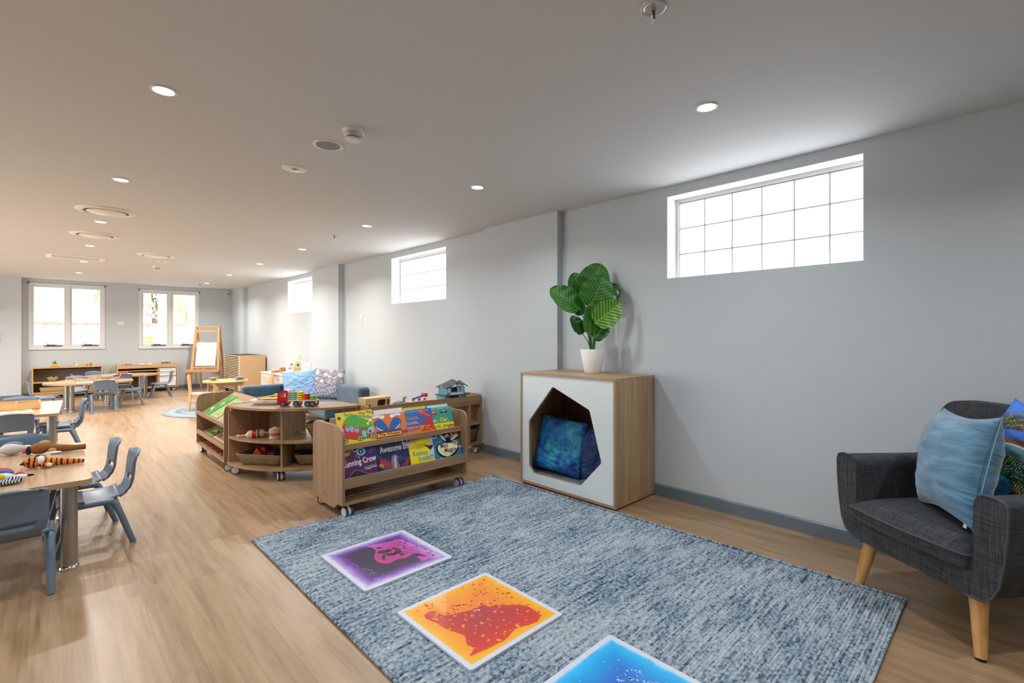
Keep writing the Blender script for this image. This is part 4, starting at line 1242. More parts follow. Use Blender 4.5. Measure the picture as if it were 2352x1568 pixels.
# ================================================================== PRINTED ART HELPERS
import os
def text_mesh(txt, size, hexc, parent, M, name='title', bold=0.0, sx=1.0):
    cu = bpy.data.curves.new('lettering', 'FONT'); cu.body = txt; cu.size = size; cu.align_x = 'LEFT'; cu.align_y = 'BOTTOM_BASELINE'
    cu.offset = bold; cu.resolution_u = 2
    t = bpy.data.objects.new('lettering', cu); col.objects.link(t)
    bpy.context.view_layer.update()
    me = bpy.data.meshes.new_from_object(t.evaluated_get(bpy.context.evaluated_depsgraph_get()))
    bpy.data.objects.remove(t)
    vs = [v.co.copy() for v in me.vertices]; fs = [tuple(p.vertices) for p in me.polygons]
    wid = max((v.x for v in vs), default=0)
    bpy.data.meshes.remove(me)
    return vs, fs, wid
class Art:
    """flat coloured shapes printed on a surface; (a, b) = right, up; built facing local -y"""
    def __init__(s, W, H, off=-.0004, win=(0, 1)):
        s.win = win
        s.W, s.H, s.m, s.k, s.off = W, H, MB(), 0, off
        s.t = MB()
    def _b(s, b): return b if b <= 0 or b >= 1 else s.win[0] + (s.win[1] - s.win[0]) * b
    def _v(s, p, lay): return (p[0] * s.W, s.off - .00012 * lay, s._b(p[1]) * s.H)
    def poly(s, hexc, pts, lay=1):
        s.m.mat(art_mat(hexc)); v, f = tess(pts)
        s.m.add([s._v(p, lay) for p in v], f); return s
    def rect(s, hexc, a0, a1, b0, b1, lay=1): return s.poly(hexc, [(a0, b0), (a1, b0), (a1, b1), (a0, b1)], lay)
    def blob(s, hexc, pts, lay=1, seed=1): return s.poly(hexc, jitter_poly(pts, .0, 4, seed), lay)
    def disc(s, hexc, a, b, r, lay=2, n=18, ry=None):
        ry = (r if ry is None else ry) * s.W / s.H
        return s.poly(hexc, [(a + r * math.cos(2 * PI * i / n), b + ry * math.sin(2 * PI * i / n)) for i in range(n)], lay)
    def rosette(s, cols, a, b, r, lay=3, spokes=14):
        for i, c in enumerate(cols): s.disc(c, a, b, r * (1 - i / len(cols)), lay + i)
        for i in range(spokes):
            t = 2 * PI * i / spokes
            s.disc('#f2ead0', a + r * .66 * math.cos(t), b + r * .66 * math.sin(t) * s.W / s.H, r * .075, lay + len(cols) + 1, 6)
        return s
    def line(s, hexc, pts, w, lay=4):
        for p, q in zip(pts, pts[1:]):
            d = Vector((q[0] - p[0], q[1] - p[1])); L = d.length
            if L < 1e-6: continue
            n = Vector((-d.y, d.x)) / L * w / 2
            s.poly(hexc, [(p[0] - n.x, p[1] - n.y), (q[0] - n.x, q[1] - n.y), (q[0] + n.x, q[1] + n.y), (p[0] + n.x, p[1] + n.y)], lay)
        return s
    def text(s, txt, a, b, size, hexc, rot=0, lay=8, bold=.0006, arc=None, fit=None, sx=1.0):
        b = s._b(b)
        s.t.mat(art_mat(hexc))
        if arc is None:
            v, f, wd = text_mesh(txt, size, hexc, None, None, bold=bold)
            k = (fit * s.W / wd) if fit else 1
            c, sn = math.cos(R(rot)), math.sin(R(rot))
            s.t.add([(a * s.W + (p.x * k * c - p.y * sn), s.off - .00012 * lay, b * s.H + p.x * k * sn + p.y * c) for p in v], f)
        else:
            adv = 0
            for ch in txt:
                if ch == ' ': adv += size * .26 * sx; continue
                v, f, wd = text_mesh(ch, size, hexc, None, None, bold=bold)
                t = adv / (arc[0])
                ang = R(arc[1]) * (1 - 2 * t) * -1 if False else R(arc[1] + (arc[2] - arc[1]) * t)
                ox = a * s.W + adv * math.cos(R((arc[1] + arc[2]) / 2)) ; oy = b * s.H + arc[3] * math.sin(PI * t) + adv * math.sin(R((arc[1] + arc[2]) / 2))
                c, sn = math.cos(ang), math.sin(ang)
                s.t.add([(ox + p.x * sx * c - p.y * sn, s.off - .00012 * lay, oy + p.x * sx * sn + p.y * c) for p in v], f)
                adv += wd * sx + size * .05 * sx
        return s
    def build(s, parent, name='cover_picture'):
        o = s.m.build(name, None, parent) if s.m.v else None
        if s.t.v: s.t.build('cover_title', None, parent)
        return o

# ================================================================== SHARED SHELVING PIECES
def side_panel(r, pts, t, M, mat, rad=.0, name='side_panel'):
    """pts in the panel plane, extruded t; M maps (a, b, h)"""
    m = MB(); m.prism(pts, 0, t, M)
    return m.build(name, mat, r, bev=.0012)
OX, OY, OZ = (laminate('shelf_oak', a, '#785a40', '#aa8764') for a in 'xyz')

def booktrolley():
    X0, X1, Y0, Y1 = 1.383, 2.420, 3.025, 3.505
    r = thing('book_trolley', 'low oak book trolley on castors filled with picture books, at the rug edge', 'bookcase', (X0, Y0, 0))
    W, D = X1 - X0, Y1 - Y0; t = .018
    prof = [(0, .090), (.07, .090), (.095, .075), (.115, .052), (.17, .048), (D - .17, .048), (D - .115, .052), (D - .095, .075), (D - .07, .09), (D, .09), (D, .602), (0, .602)]
    prof = rpoly(prof, [.0, .01, .01, .02, 0, 0, .02, .01, .01, 0, .075, .075], 5)
    for x in (0, W - t):
        side_panel(r, prof, t, Matrix.Translation((x, 0, 0)) @ YZ, OZ)
    MB().box(t, W - t, .002, D - .002, .088, .106).build('bottom_shelf', OX, r, bev=.001)
    for s in (0, 1):
        f = (lambda y: y) if s == 0 else (lambda y: D - y)
        def bx(m, y0, y1, z0, z1):
            a, b = sorted((f(y0), f(y1))); m.box(t, W - t, a, b, z0, z1); return m
        bx(MB(), .002, .20, .195, .211).build('lower_ledge', OX, r, bev=.001)
        bx(MB(), .002, .016, .2115, .262).build('lower_rail', OX, r, bev=.001)
        bx(MB(), .07, .215, .438, .450).build('upper_ledge', OX, r, bev=.001)
        bx(MB(), .055, .0695, .438, .474).build('upper_rail', OX, r, bev=.001)
    # central sloping backs
    m = MB()
    for s in (1, -1):
        c = D / 2
        m.add([(t, c - s * .028, .211), (W - t, c - s * .028, .211), (W - t, c - s * .004, .59), (t, c - s * .004, .59), (t, c - s * .018, .211), (W - t, c - s * .018, .211), (W - t, c + s * .0, .59), (t, c + s * .0, .59)],
              [(0, 1, 2, 3), (7, 6, 5, 4), (3, 2, 6, 7), (0, 3, 7, 4), (1, 5, 6, 2)])
    m.build('back_board', OX, r)
    for (x, y) in ((.055, .045), (W - .055, .045), (.045, D - .06), (W - .045, D - .06)):
        castor(r, x, y, R(8 if y < .2 else 70), .035, .0885)
    for y in (.05, .10): pass
    m = MB()
    for (y, z) in ((.12, .56), (.34, .50)): m.cyl((-.0006, y, z), (.0, y, z), .0035, n=10)
    m.build('screw_cap', M_BLACK, r)['kind'] = 'stuff'
    k = MB()
    for i in range(3):
        for j in range(2): k.box(-.0006, 0, .262 + i * .011, .270 + i * .011, .112 + j * .009 - i * .003, .118 + j * .009 - i * .003)
    k.build('stamped_mark', plain('stamp_grey', '#77695c', .5), r)['kind'] = 'stuff'
    return r
booktrolley()
TH_B = math.atan(.32)
def book(label, x, y, z, W, H, T, paint_fn, base, tilt=TH_B, win=(.10, 1.0), roll=0.0, group='picture books on the book trolley', yaw=0.0):
    r = thing('picture_book', label, 'book', (x, y, z), rot=(-tilt, R(roll), R(yaw)), group=group)
    MB().box(0, W, 0, .0018, 0, H).box(0, W, T - .0018, T, 0, H).box(0, .002, 0, T, 0, H).build('book_cover', art_mat(base), r)
    MB().box(.002, W - .003, .0018, T - .0018, .003, H - .003).build('pages', plain('paper', '#f3efe6', .8), r)
    if paint_fn:
        A = Art(W, H, win=win); paint_fn(A); A.build(r)
    return r
def cv_bus(A):
    A.rect('#f7d60c', .0, 1, 0, 1, 1)
    A.blob('#5cb531', [(.20, .70), (.27, .80), (.40, .86), (.60, .80), (.90, .62), (.97, .52), (.96, .44), (.80, .40), (.5, .50), (.18, .60)], 2)
    A.blob('#d5392a', [(.16, .60), (.35, .57), (.62, .46), (.90, .40), (.97, .34), (.97, .10), (.80, .06), (.5, .06), (.2, .16), (.12, .30)], 3)
    for i, (a, b) in enumerate(((.27, .48), (.38, .45), (.51, .41))):
        A.blob('#8ea9cf', [(a - .05, b - .09), (a + .05, b - .10), (a + .05, b + .07), (a - .05, b + .08)], 4)
        A.disc('#e8b48a', a, b - .02, .032, 5); A.disc(('#7a4a1c', '#c9a227', '#3a3a3a')[i], a, b + .035, .03, 6, 10, .018)
    A.blob('#3f9a45', [(.62, .10), (.76, .08), (.77, .36), (.63, .40)], 4); A.rect('#9fd0e0', .645, .69, .14, .33, 5); A.rect('#9fd0e0', .70, .75, .13, .32, 5)
    A.blob('#a9c9e6', [(.80, .22), (.96, .24), (.97, .40), (.82, .38)], 4); A.disc('#1e5fae', .87, .28, .045, 5)
    for a in (.16, .57, .92):
        A.disc('#2d6b46', a, .10, .085, 5); A.disc('#f4df3a', a, .10, .06, 6); A.disc('#27508a', a, .10, .035, 7)
    A.disc('#7d3c98', .085, .82, .052, 3); A.disc('#d9e26a', .165, .85, .048, 2)
    for (a, b) in ((.83, .56), (.90, .66)):
        A.blob('#ffffff', [(a - .045, b + .03), (a, b), (a + .035, b + .07), (a + .03, b - .02), (a, b - .07), (a - .02, b - .03)], 7)
    for (a, b, c) in ((.66, .93, '#c0392b'), (.74, .90, '#2471a3'), (.86, .94, '#1e8449'), (.94, .91, '#1e8449')):
        for dx, dy in ((-.022, .012), (.022, .012), (-.02, -.018), (.02, -.018)): A.disc(c, a + dx, b + dy, .017, 5, 8)
    for i in range(7): A.disc('#3a3a3a', .27 + i * .05, .76 - .004 * i * i + .02 * (i % 2), .007, 5, 6)
    A.text('The Wheels on the Bus', .22, .87, .0285, '#2a8fb0', arc=(.205, 2, -22, .003), bold=.0012, sx=.66)
def cv_whales(A):
    A.rect('#ef7b1d', 0, 1, 0, 1, 1)
    A.rect('#f2f4f2', 0, 1, .965, 1, 2)
    for s in (1, -1):
        X = lambda a: .44 + s * a
        wp = [(X(.0), .30), (X(.10), .27), (X(.22), .29), (X(.33), .38), (X(.40), .52), (X(.40), .66), (X(.33), .76), (X(.22), .78), (X(.11), .64), (X(.035), .44)]
        A.poly('#123a6c', [(p[0] + .006 * (1 if p[0] > .44 else -1), p[1] - .004) for p in jitter_poly(wp, 0, 4)], 2)
        A.blob('#1c64b4', wp, 3)
        A.poly('#e9eef0', [(X(.16), .30), (X(.24), .315), (X(.33), .40), (X(.385), .52), (X(.36), .50), (X(.30), .42), (X(.22), .345)], 4)
        A.disc('#10131a', X(.28), .52, .012, 6, 8)
        A.blob('#f6f8fa', [(X(.08), .84), (X(.14), .78), (X(.22), .82), (X(.30), .86), (X(.40), .83), (X(.43), .90), (X(.33), .95), (X(.2), .93), (X(.12), .92)], 4)
        A.blob('#a7cbe8', [(X(.15), .87), (X(.25), .90), (X(.36), .89), (X(.34), .91), (X(.22), .92)], 5)
    A.rect('#7a3f96', .84, 1, .08, .22, 3)
    A.rect('#2b2a6a', .06, .82, .02, .30, 5); A.rect('#c0392b', .10, .78, .25, .275, 6)
    A.rect('#f5c518', .08, .80, .06, .21, 6)
    A.text('The Whales', .11, .095, .029, '#8e1d12', fit=.64, bold=.0008)
    A.disc('#3f8fb0', .97, .45, .03, 4)
def cv_rumble(A):
    A.rect('#1f68bf', 0, 1, .28, 1, 1); A.rect('#ee8322', 0, 1, 0, .28, 2)
    A.blob('#cf2a1c', [(.62, .92), (.70, .96), (.84, .86), (.93, .70), (.97, .50), (1.0, .30), (.99, .06), (.62, .02), (.66, .14), (.74, .26), (.82, .36), (.64, .34), (.60, .38), (.66, .46), (.82, .50), (.86, .56), (.78, .66), (.66, .78), (.60, .84)], 4)
    for i in range(16): A.disc('#f5c835', .66 + .32 * hashf(i, 3), .05 + .22 * hashf(i, 4), .014, 6, 8)
    for i in range(8): A.disc('#f5c835', .68 + .033 * i, .90 - .035 * i, .013, 6, 8)
    A.blob('#2f8f3e', [(.16, .62), (.20, .74), (.24, .70), (.22, .82), (.28, .74), (.26, .62)], 4)
    for i in range(14): A.disc('#dfe9f5', .30 + .5 * hashf(i, 7), .82 + .02 * hashf(i, 8), .005, 5, 6)
    A.text('to sing to the tune of Twinkle, Twinkle', .18, .915, .0085, '#dbe6f2', fit=.72, bold=.0002)
    A.text('Rumble,', .27, .58, .038, '#e07b3f', fit=.34)
    A.text('Rumble,', .20, .38, .038, '#f2a58a', fit=.38)
    A.text('Dinosaur', .12, .08, .036, '#3454a0', 3, fit=.50)
def cv_car(A):
    A.rect('#3f9f83', 0, 1, .26, 1, 1); A.rect('#f1dd1a', 0, 1, 0, .26, 2)
    def car(a, b, c, k=1):
        A.blob(c, [(a - .11 * k, b - .04), (a - .11 * k, b + .02), (a - .07 * k, b + .04), (a - .05 * k, b + .12), (a + .05 * k, b + .12), (a + .07 * k, b + .04), (a + .12 * k, b + .02), (a + .12 * k, b - .04)], 4)
        A.rect('#e8d5c0', a - .035 * k, a + .038 * k, b + .045, b + .095, 5)
        for s in (-1, 1): A.disc('#1c2430', a + s * .065 * k, b - .045, .026 * k, 6, 12); A.disc('#7d8790', a + s * .065 * k, b - .045, .010 * k, 7, 8)
    car(.33, .72, '#c9372c'); car(.70, .76, '#2159ab', 1.2)
    A.text('to the tune of Baa Baa Black Sheep', .22, .93, .008, '#dfeee6', fit=.7, bold=.0002)
    A.text('Car, Car,', .13, .33, .042, '#f1dd1a', fit=.70, bold=.001)
    A.text('Truck, Jeep', .09, .06, .036, '#2f8c74', fit=.80, bold=.0005)
def cv_crow(A):
    A.rect('#5b2458', 0, 1, 0, 1, 1); A.blob('#4a2a6e', [(.6, .95), (1, .95), (1, .5), (.8, .6)], 2)
    A.rosette(['#e0a92e', '#7a3a12', '#e9b93c', '#a3541d'], .16, .93, .15)
    A.rosette(['#2f6b43', '#e6e3cf', '#2f6b43', '#1f4632'], .42, .98, .13)
    A.rosette(['#1d6fb5', '#e3eef5', '#1d6fb5', '#0f4f8f', '#c9dcec'], .58, .86, .15)
    for (a, b, c) in ((.08, .66, '#d8742c'), (.14, .62, '#e08a35'), (.44, .74, '#8a86b4'), (.50, .68, '#b9b9d0'), (.84, .78, '#8a7ac0'), (.9, .84, '#8a7ac0')):
        A.blob(c, [(a, b + .05), (a + .02, b), (a, b - .03), (a - .02, b)], 4)
    A.text('Cunning Crow', .01, .42, .056, '#f3eef4', 4, fit=.98, bold=.0010)
    A.text('written and illustrated by', .60, .315, .009, '#d8cbd8', 6, fit=.36, bold=.0001)
    A.text('Gregg Dreise', .64, .25, .016, '#e7dde8', 6, fit=.34, bold=.0004)
    A.blob('#8c5a9a', [(.14, -.0), (.17, .10), (.24, .22), (.36, .30), (.50, .27), (.62, .18), (.76, .10), (.80, .0)], 4)
    A.blob('#23232b', [(.16, .0), (.19, .09), (.26, .20), (.36, .27), (.48, .25), (.60, .16), (.74, .08), (.77, .0)], 5)
    A.disc('#9aa0a8', .40, .17, .012, 7, 10)
def cv_emu(A):
    A.rect('#1d2350', 0, 1, 0, 1, 1)
    for i in range(12): A.disc(('#b5522d', '#3a7d78', '#7c4a94', '#c27a2b')[i % 4], .05 + i * .085, .985, .035, 2, 12)
    A.rosette(['#5a3b7d', '#b7a6cf', '#5a3b7d'], .93, .95, .15)
    for (a, b, rr) in ((.08, .55, .06), (.14, .42, .05), (.30, .40, .05), (.38, .35, .04), (.72, .40, .08), (.88, .35, .06), (.50, .42, .09)): A.disc('#3d4f92', a, b, rr, 2); A.disc('#26306a', a, b, rr * .7, 3)
    A.blob('#5f73c0', [(.40, .02), (.44, .45), (.5, .55), (.62, .52), (.62, .3), (.66, .0)], 4)
    A.blob('#b52e2c', [(.06, .30), (.14, .52), (.18, .40), (.24, .50), (.27, .36), (.36, .38), (.42, .18), (.40, .02), (.20, .02), (.14, .14)], 5)
    A.blob('#22646e', [(.16, .04), (.22, .24), (.30, .20), (.36, .02)], 6)
    A.blob('#a32c34', [(.64, .04), (.74, .16), (.86, .26), (.98, .38), (.97, .26), (.90, .10), (.80, .02)], 5)
    A.blob('#27406e', [(.66, .02), (.76, .10), (.88, .18), (.86, .06), (.80, .0)], 6)
    A.blob('#d9c23a', [(.49, .05), (.50, .30), (.51, .44), (.55, .50), (.60, .46), (.57, .40), (.56, .2), (.55, .05)], 7)
    A.blob('#c9572d', [(.57, .46), (.67, .47), (.58, .42)], 8)
    for (a, b) in ((.09, .28), (.12, .26)): A.disc('#e3b52e', a, b, .05, 7); A.disc('#7a4a1c', a, b, .02, 8)
    for i in range(9): A.disc('#4a93b3', .04 + .03 * i, .06 + .02 * (i % 3), .014, 8, 6)
    A.text('Awesome Emu', .12, .68, .062, '#f1eee8', 1, fit=1.0, bold=.0010)
    A.text('Gregg Dreise', .70, .03, .010, '#cdd0e0', 4, fit=.26, bold=.0002)
def cv_kook(A):
    A.rect('#f4dc13', 0, 1, 0, 1, 1)
    A.rosette(['#d7632a', '#f3e2b0', '#c9451f', '#f0c030'], .24, .99, .15)
    A.rosette(['#d0443c', '#f2b5a0', '#8c2d2a'], .05, .86, .08); A.disc('#9a2f2a', .03, .97, .035, 6)
    A.blob('#c9cbd0', [(.84, .90), (.93, .98), (1, .98), (1, .3), (.90, .12), (.82, .25), (.80, .45), (.90, .62)], 4)
    A.blob('#1f2228', [(.62, .72), (.76, .60), (.86, .50), (.98, .60), (.98, .66), (.84, .66)], 6)
    A.text('written and illustrated by', .27, .715, .009, '#8a7a1c', 3, fit=.42, bold=.0001)
    A.text('Gregg Dreise', .30, .62, .015, '#b29a1e', 3, fit=.34, bold=.0003)
    A.text('Kookoo', .12, .38, .052, '#2f97b0', -2, fit=.60, bold=.0009)
    A.text('Kookaburra', .34, .15, .052, '#2f97b0', 3, fit=.64, bold=.0009)
    A.disc('#c9451f', .14, .02, .10, 4)
def cv_magpie(A):
    A.rect('#1e7fa8', 0, 1, 0, 1, 1)
    A.rosette(['#7b4a99', '#c9b2da', '#6a3a86'], .08, .96, .16)
    A.rosette(['#c9331f', '#f0c9a0', '#b3261a', '#e2622a'], .82, .97, .17)
    A.rosette(['#c9772b', '#f2d9a0', '#a32a1f', '#e0b03a'], .82, .58, .10, 5)
    A.blob('#14151a', [(.26, .98), (.66, .98), (.64, .80), (.74, .76), (.98, .82), (.96, .72), (.70, .66), (.58, .62), (.50, .60), (.42, .66)], 3)
    A.blob('#e6e0b8', [(.27, .99), (.36, .95), (.44, .86), (.48, .70), (.40, .74), (.30, .88)], 5)
    A.blob('#e6e0b8', [(.66, .74), (.82, .84), (.96, .88), (.98, .82), (.84, .74), (.72, .68)], 5)
    A.disc('#d9e0d0', .55, .88, .075, 6); A.disc('#2d5aa0', .56, .84, .04, 7); A.disc('#101216', .56, .74, .035, 8, 12, .07)
    A.blob('#14151a', [(.08, .52), (.20, .62), (.50, .64), (.84, .56), (.94, .44), (.80, .20), (.50, .06), (.26, .12), (.10, .30)], 4)
    A.blob('#ece6bf', [(.14, .52), (.24, .60), (.50, .62), (.80, .54), (.90, .44), (.76, .26), (.50, .12), (.30, .18), (.16, .34)], 5)
    for i in range(10):
        t = R(200 + i * 16); A.line('#c9b26a', [(.5 + .12 * math.cos(t), .42 + .12 * math.sin(t)), (.5 + .36 * math.cos(t), .42 + .28 * math.sin(t))], .008, 6)
    A.text('Mad', .24, .46, .050, '#6b1f2c', 2, fit=.28, bold=.0008)
    A.text('Magpie', .36, .28, .050, '#6b1f2c', -1, fit=.46, bold=.0008)
    A.text('Gregg Dreise', .10, .70, .010, '#8cc0d4', 2, fit=.22, bold=.0002)
    A.rosette(['#e0a92e', '#c9451f', '#f0e0a0'], .22, .05, .08, 8); A.rosette(['#8a3f7d', '#e0c0dc', '#7a2f5d'], .97, .40, .07, 8)
U0 = (3.1125, .4275)
book('yellow picture book with a red bus and green hill, top left of the book trolley', 1.4045, 3.1115, .4508, .268, .236, .006, cv_bus, '#f7d60c', roll=-.0)
book('orange picture book with two blue whales in the top row of the trolley', 1.668, 3.1115, .4508, .262, .197, .006, cv_whales, '#ef7b1d')
book('blue and orange picture book with a red dinosaur in the top row', 1.862, 3.1190, .4508, .312, .194, .006, cv_rumble, '#1f68bf')
book('green and yellow picture book with a red and a blue car, top right', 2.105, 3.1262, .4508, .268, .188, .006, cv_car, '#3f9f83')
book('white-topped book peeking up behind the whale book', 1.690, 3.1275, .4508, .235, .222, .005, None, '#e9e8ea')
book('yellow-topped book peeking up behind the dinosaur book', 1.935, 3.1340, .4508, .20, .212, .005, None, '#e3cf1c')
book('grey-white book peeking up behind the car book', 2.15, 3.1400, .4508, .20, .208, .005, None, '#dcdde0')
book('purple picture book with a dark crow, lower left of the trolley', 1.4045, 3.0480, .2125, .257, .258, .006, cv_crow, '#5b2458', win=(.10, .90))
book('navy picture book with a long-necked emu in the lower row', 1.663, 3.0480, .2125, .258, .258, .006, cv_emu, '#1d2350', win=(.10, .90))
book('yellow picture book with blue lettering in the lower row', 1.924, 3.0480, .2125, .214, .252, .006, cv_kook, '#f4dc13', win=(.10, .90))
book('turquoise picture book with a black and cream magpie, lower right', 2.141, 3.0480, .2125, .252, .256, .006, cv_magpie, '#1e7fa8', win=(.10, .90))
book('grey patterned book on the far side of the book trolley', 1.70, 3.425, .4508, .25, .17, .006, None, '#c9cdd2', yaw=180)

# ================================================================== BASKETS
def wicker(name='seagrass_wicker', dark='#5c4a2c', light='#a8906a'):
    if name in _mats: return _mats[name]
    a = N(name); v = a.obj()
    w1 = a.n('ShaderNodeTexWave', {'Vector': a.map(v, (0, 0, 1)), 'Scale': 22.0, 'Distortion': 2.5, 'Detail': 1.0}, bands_direction='Z').outputs['Fac']
    w2 = a.noise(a.map(v, (90, 90, 40)), 1.0, 2, .6)
    f = a.math('ADD', a.math('MULTIPLY', w1, .5), a.math('MULTIPLY', w2, .55))
    a.set(Base_Color=a.ramp(f, [(.3, srgb(dark)), (.72, srgb(light))]), Roughness=.85)
    a.bump(f, .9, .006); _mats[name] = a.m
    return a.m
def basket(label, loc, rz, W, D, H, fl=.03, mat=None, group='seagrass baskets', t=.008):
    mat = mat or wicker()
    r = thing('basket', label, 'basket', loc, rz, group)
    def ring(k, z, ins=0):
        return [(p[0], p[1], z) for p in rrect(-W / 2 + fl * (1 - k) + ins, W / 2 - fl * (1 - k) - ins, -D / 2 + fl * (1 - k) + ins, D / 2 - fl * (1 - k) - ins, .03, 4)]
    R_ = [ring(0, 0, .01), ring(0, .004), ring(.35, H * .35), ring(.7, H * .7), ring(1, H), ring(1, H, t), ring(.3, H * .3, t), ring(0, .012, t)]
    n = len(R_[0]); vs = [p for q in R_ for p in q]; fs = []
    for k in range(len(R_) - 1):
        for i in range(n): fs.append((k * n + i, k * n + (i + 1) % n, (k + 1) * n + (i + 1) % n, (k + 1) * n + i))
    m = MB(); m.add(vs, fs, True); m.add(vs, [tuple(range(n - 1, -1, -1)), tuple((len(R_) - 1) * n + i for i in range(n))])
    m.build('basket_body', mat, r)
    MB().tube([(p[0], p[1], H) for p in ring(1, H, t / 2)], t * .8, 8, closed=True).build('basket_rim', mat, r)
    return r
def arch_block(label, loc, rz, hexc, w=.09, h=.05, d=.035, kind='prism', group='coloured wooden blocks in the basket', rot=None):
    r = MB()
    if kind == 'prism': r.prism([(-w / 2, 0), (w / 2, 0), (-w / 2 * .1, h)], -d / 2, d / 2, XZ)
    elif kind == 'box': r.box(-w / 2, w / 2, -d / 2, d / 2, 0, h)
    elif kind == 'cyl': r.cyl((0, 0, 0), (0, 0, h), w / 2)
    o = r.build('toy_block', plain('block_' + hexc[1:], hexc, .45), None, bev=.002)
    o.location = loc; o.rotation_euler = rot if rot else (0, 0, rz)
    return tag(o, label, 'toy block', group)

# ================================================================== QUARTER-ROUND UNIT
QC = (1.945, 4.750); QR = .815
def quarter():
    r = thing('curved_shelf_unit', 'quarter-round oak shelf unit on castors carrying the toy truck', 'shelf unit', (QC[0], QC[1], 0))
    def P(a, rad): return (rad * math.cos(R(a)), rad * math.sin(R(a)))
    # outline: convex front from angle 180 (left, beside the rack) to 270 (right), straight chord at the back
    arc = [P(180 + 90 * i / 28, QR) for i in range(29)]
    BL, BR_ = (-.475, 0), (0, -.53)       # back corners
    def shelf(z, t, g=0, name='shelf'):
        poly = [(p[0] * (1 - g), p[1] * (1 - g)) for p in arc] + [BR_, BL]
        MB().prism(poly, z, z + t).build(name, OX, r, bev=.0015)
    shelf(.582, .019, 0, 'top_board'); shelf(.312, .018, .012); shelf(.088, .018, .0)
    MB().box(-QR + .01, BL[0], -.018, 0, .106, .582).build('end_panel', OZ, r, bev=.001)
    MB().box(-.018, 0, -QR + .01, BR_[1], .106, .582).build('end_panel', OZ, r, bev=.001)
    d = (Vector(BR_) - Vector(BL)); L = d.length; d.normalize(); n = Vector((d.y, -d.x))
    if n.x > 0: n = -n
    def back(f0, f1, z0, z1):
        a = Vector(BL) + d * L * f0; b = Vector(BL) + d * L * f1
        MB().prism([tuple(a), tuple(a + n * .016), tuple(b + n * .016), tuple(b)][::-1], z0, z1).build('back_board', OZ, r)
    back(.02, .50, .330, .582); back(.02, .98, .106, .312)
    a0 = 225
    for (z0, z1) in ((.330, .582), (.106, .312)):
        c, s = math.cos(R(a0)), math.sin(R(a0)); tx = Vector((-s, c)) * .009
        pi, po = Vector((c, s)) * .545, Vector((c, s)) * (QR - .045)
        q = [pi - tx, po - tx, po + tx, pi + tx]
        MB().prism([tuple(v) for v in q], z0, z1).build('divider', OZ, r, bev=.001)
    MB().box(-QR + .018, -QR + .05, -.05, -.018, .545, .582).build('bracket', plain('cream_bracket', '#c4a684', .5), r)
    for (x, y, rz) in ((-.755, -.045, 60), (-.54, -.52, -8), (-.05, -.74, 20), (-.42, -.08, 40)):
        castor(r, x, y, R(rz), .036, .0885)
    return r
quarter()
bk1 = basket('flat seagrass basket of coloured wooden blocks on the left bottom shelf of the curved unit', (1.375, 4.48, .107), R(-52), .42, .26, .088, .035)
rnd = random.Random(4)
for (lab, x, y, z, rz, c, kd, w, h, d) in (
    ('orange wedge block at the front of the flat basket', 1.335, 4.50, .125, -40, '#e2541c', 'prism', .12, .09, .06),
    ('dark red block in the flat basket', 1.415, 4.53, .125, 15, '#a3221c', 'box', .07, .075, .05),
    ('green wedge block at the back of the flat basket', 1.475, 4.49, .13, 10, '#2a6b45', 'prism', .14, .06, .05),
    ('crimson cube block at the right front of the flat basket', 1.40, 4.385, .125, -30, '#a81e3e', 'box', .055, .055, .05),
    ('deep green block at the right of the flat basket', 1.47, 4.40, .125, 30, '#1f5a3a', 'box', .06, .045, .05),
    ('maroon block lying in the middle of the flat basket', 1.43, 4.46, .12, -60, '#7d1a2a', 'box', .10, .035, .05)):
    arch_block(lab, (x - .02, y + .01, z + .028), R(rz), c, w, h, d, kd)
basket('seagrass basket of small toys on the right bottom shelf of the curved unit', (1.68, 4.20, .107), R(-35), .30, .24, .085, .03)
for (lab, x, y, z, c, w) in (('dark purple toy in the right bottom basket', 1.64, 4.24, .16, '#3a1a2c', .10), ('blue toy in the right bottom basket', 1.71, 4.19, .165, '#2c56a8', .07), ('bright green toy piece in the right bottom basket', 1.655, 4.155, .165, '#6fbf2a', .04), ('red toy piece in the right bottom basket', 1.69, 4.125, .165, '#c9302c', .04)):
    o = MB().ell((0, 0, 0), (w * .6, w * .4, w * .4), 14, 8).build('small_toy', plain('toy_' + c[1:], c, .35)); o.location = (x, y, z)
    tag(o, lab, 'toy', 'toys in the right bottom basket')
basket('deep seagrass basket of purple toys on the right middle shelf of the curved unit', (1.715, 4.155, .331), R(-42), .24, .20, .12, .045)
for (lab, dx, dy, c) in (('mauve toy bird in the deep basket', -.05, .0, '#8a5f86'), ('black and white toy in the deep basket', .0, -.01, '#e6e4e2'), ('dark toy at the right of the deep basket', .045, -.02, '#33303a')):
    o = MB().ell((0, 0, 0), (.035, .03, .028), 14, 8).ell((.028, .01, .018), (.018, .016, .016), 12, 7).build('small_toy', plain('toy_' + c[1:], c, .5)); o.location = (1.715 + dx, 4.155 + dy, .452)
    tag(o, lab, 'toy', 'toys in the deep basket')
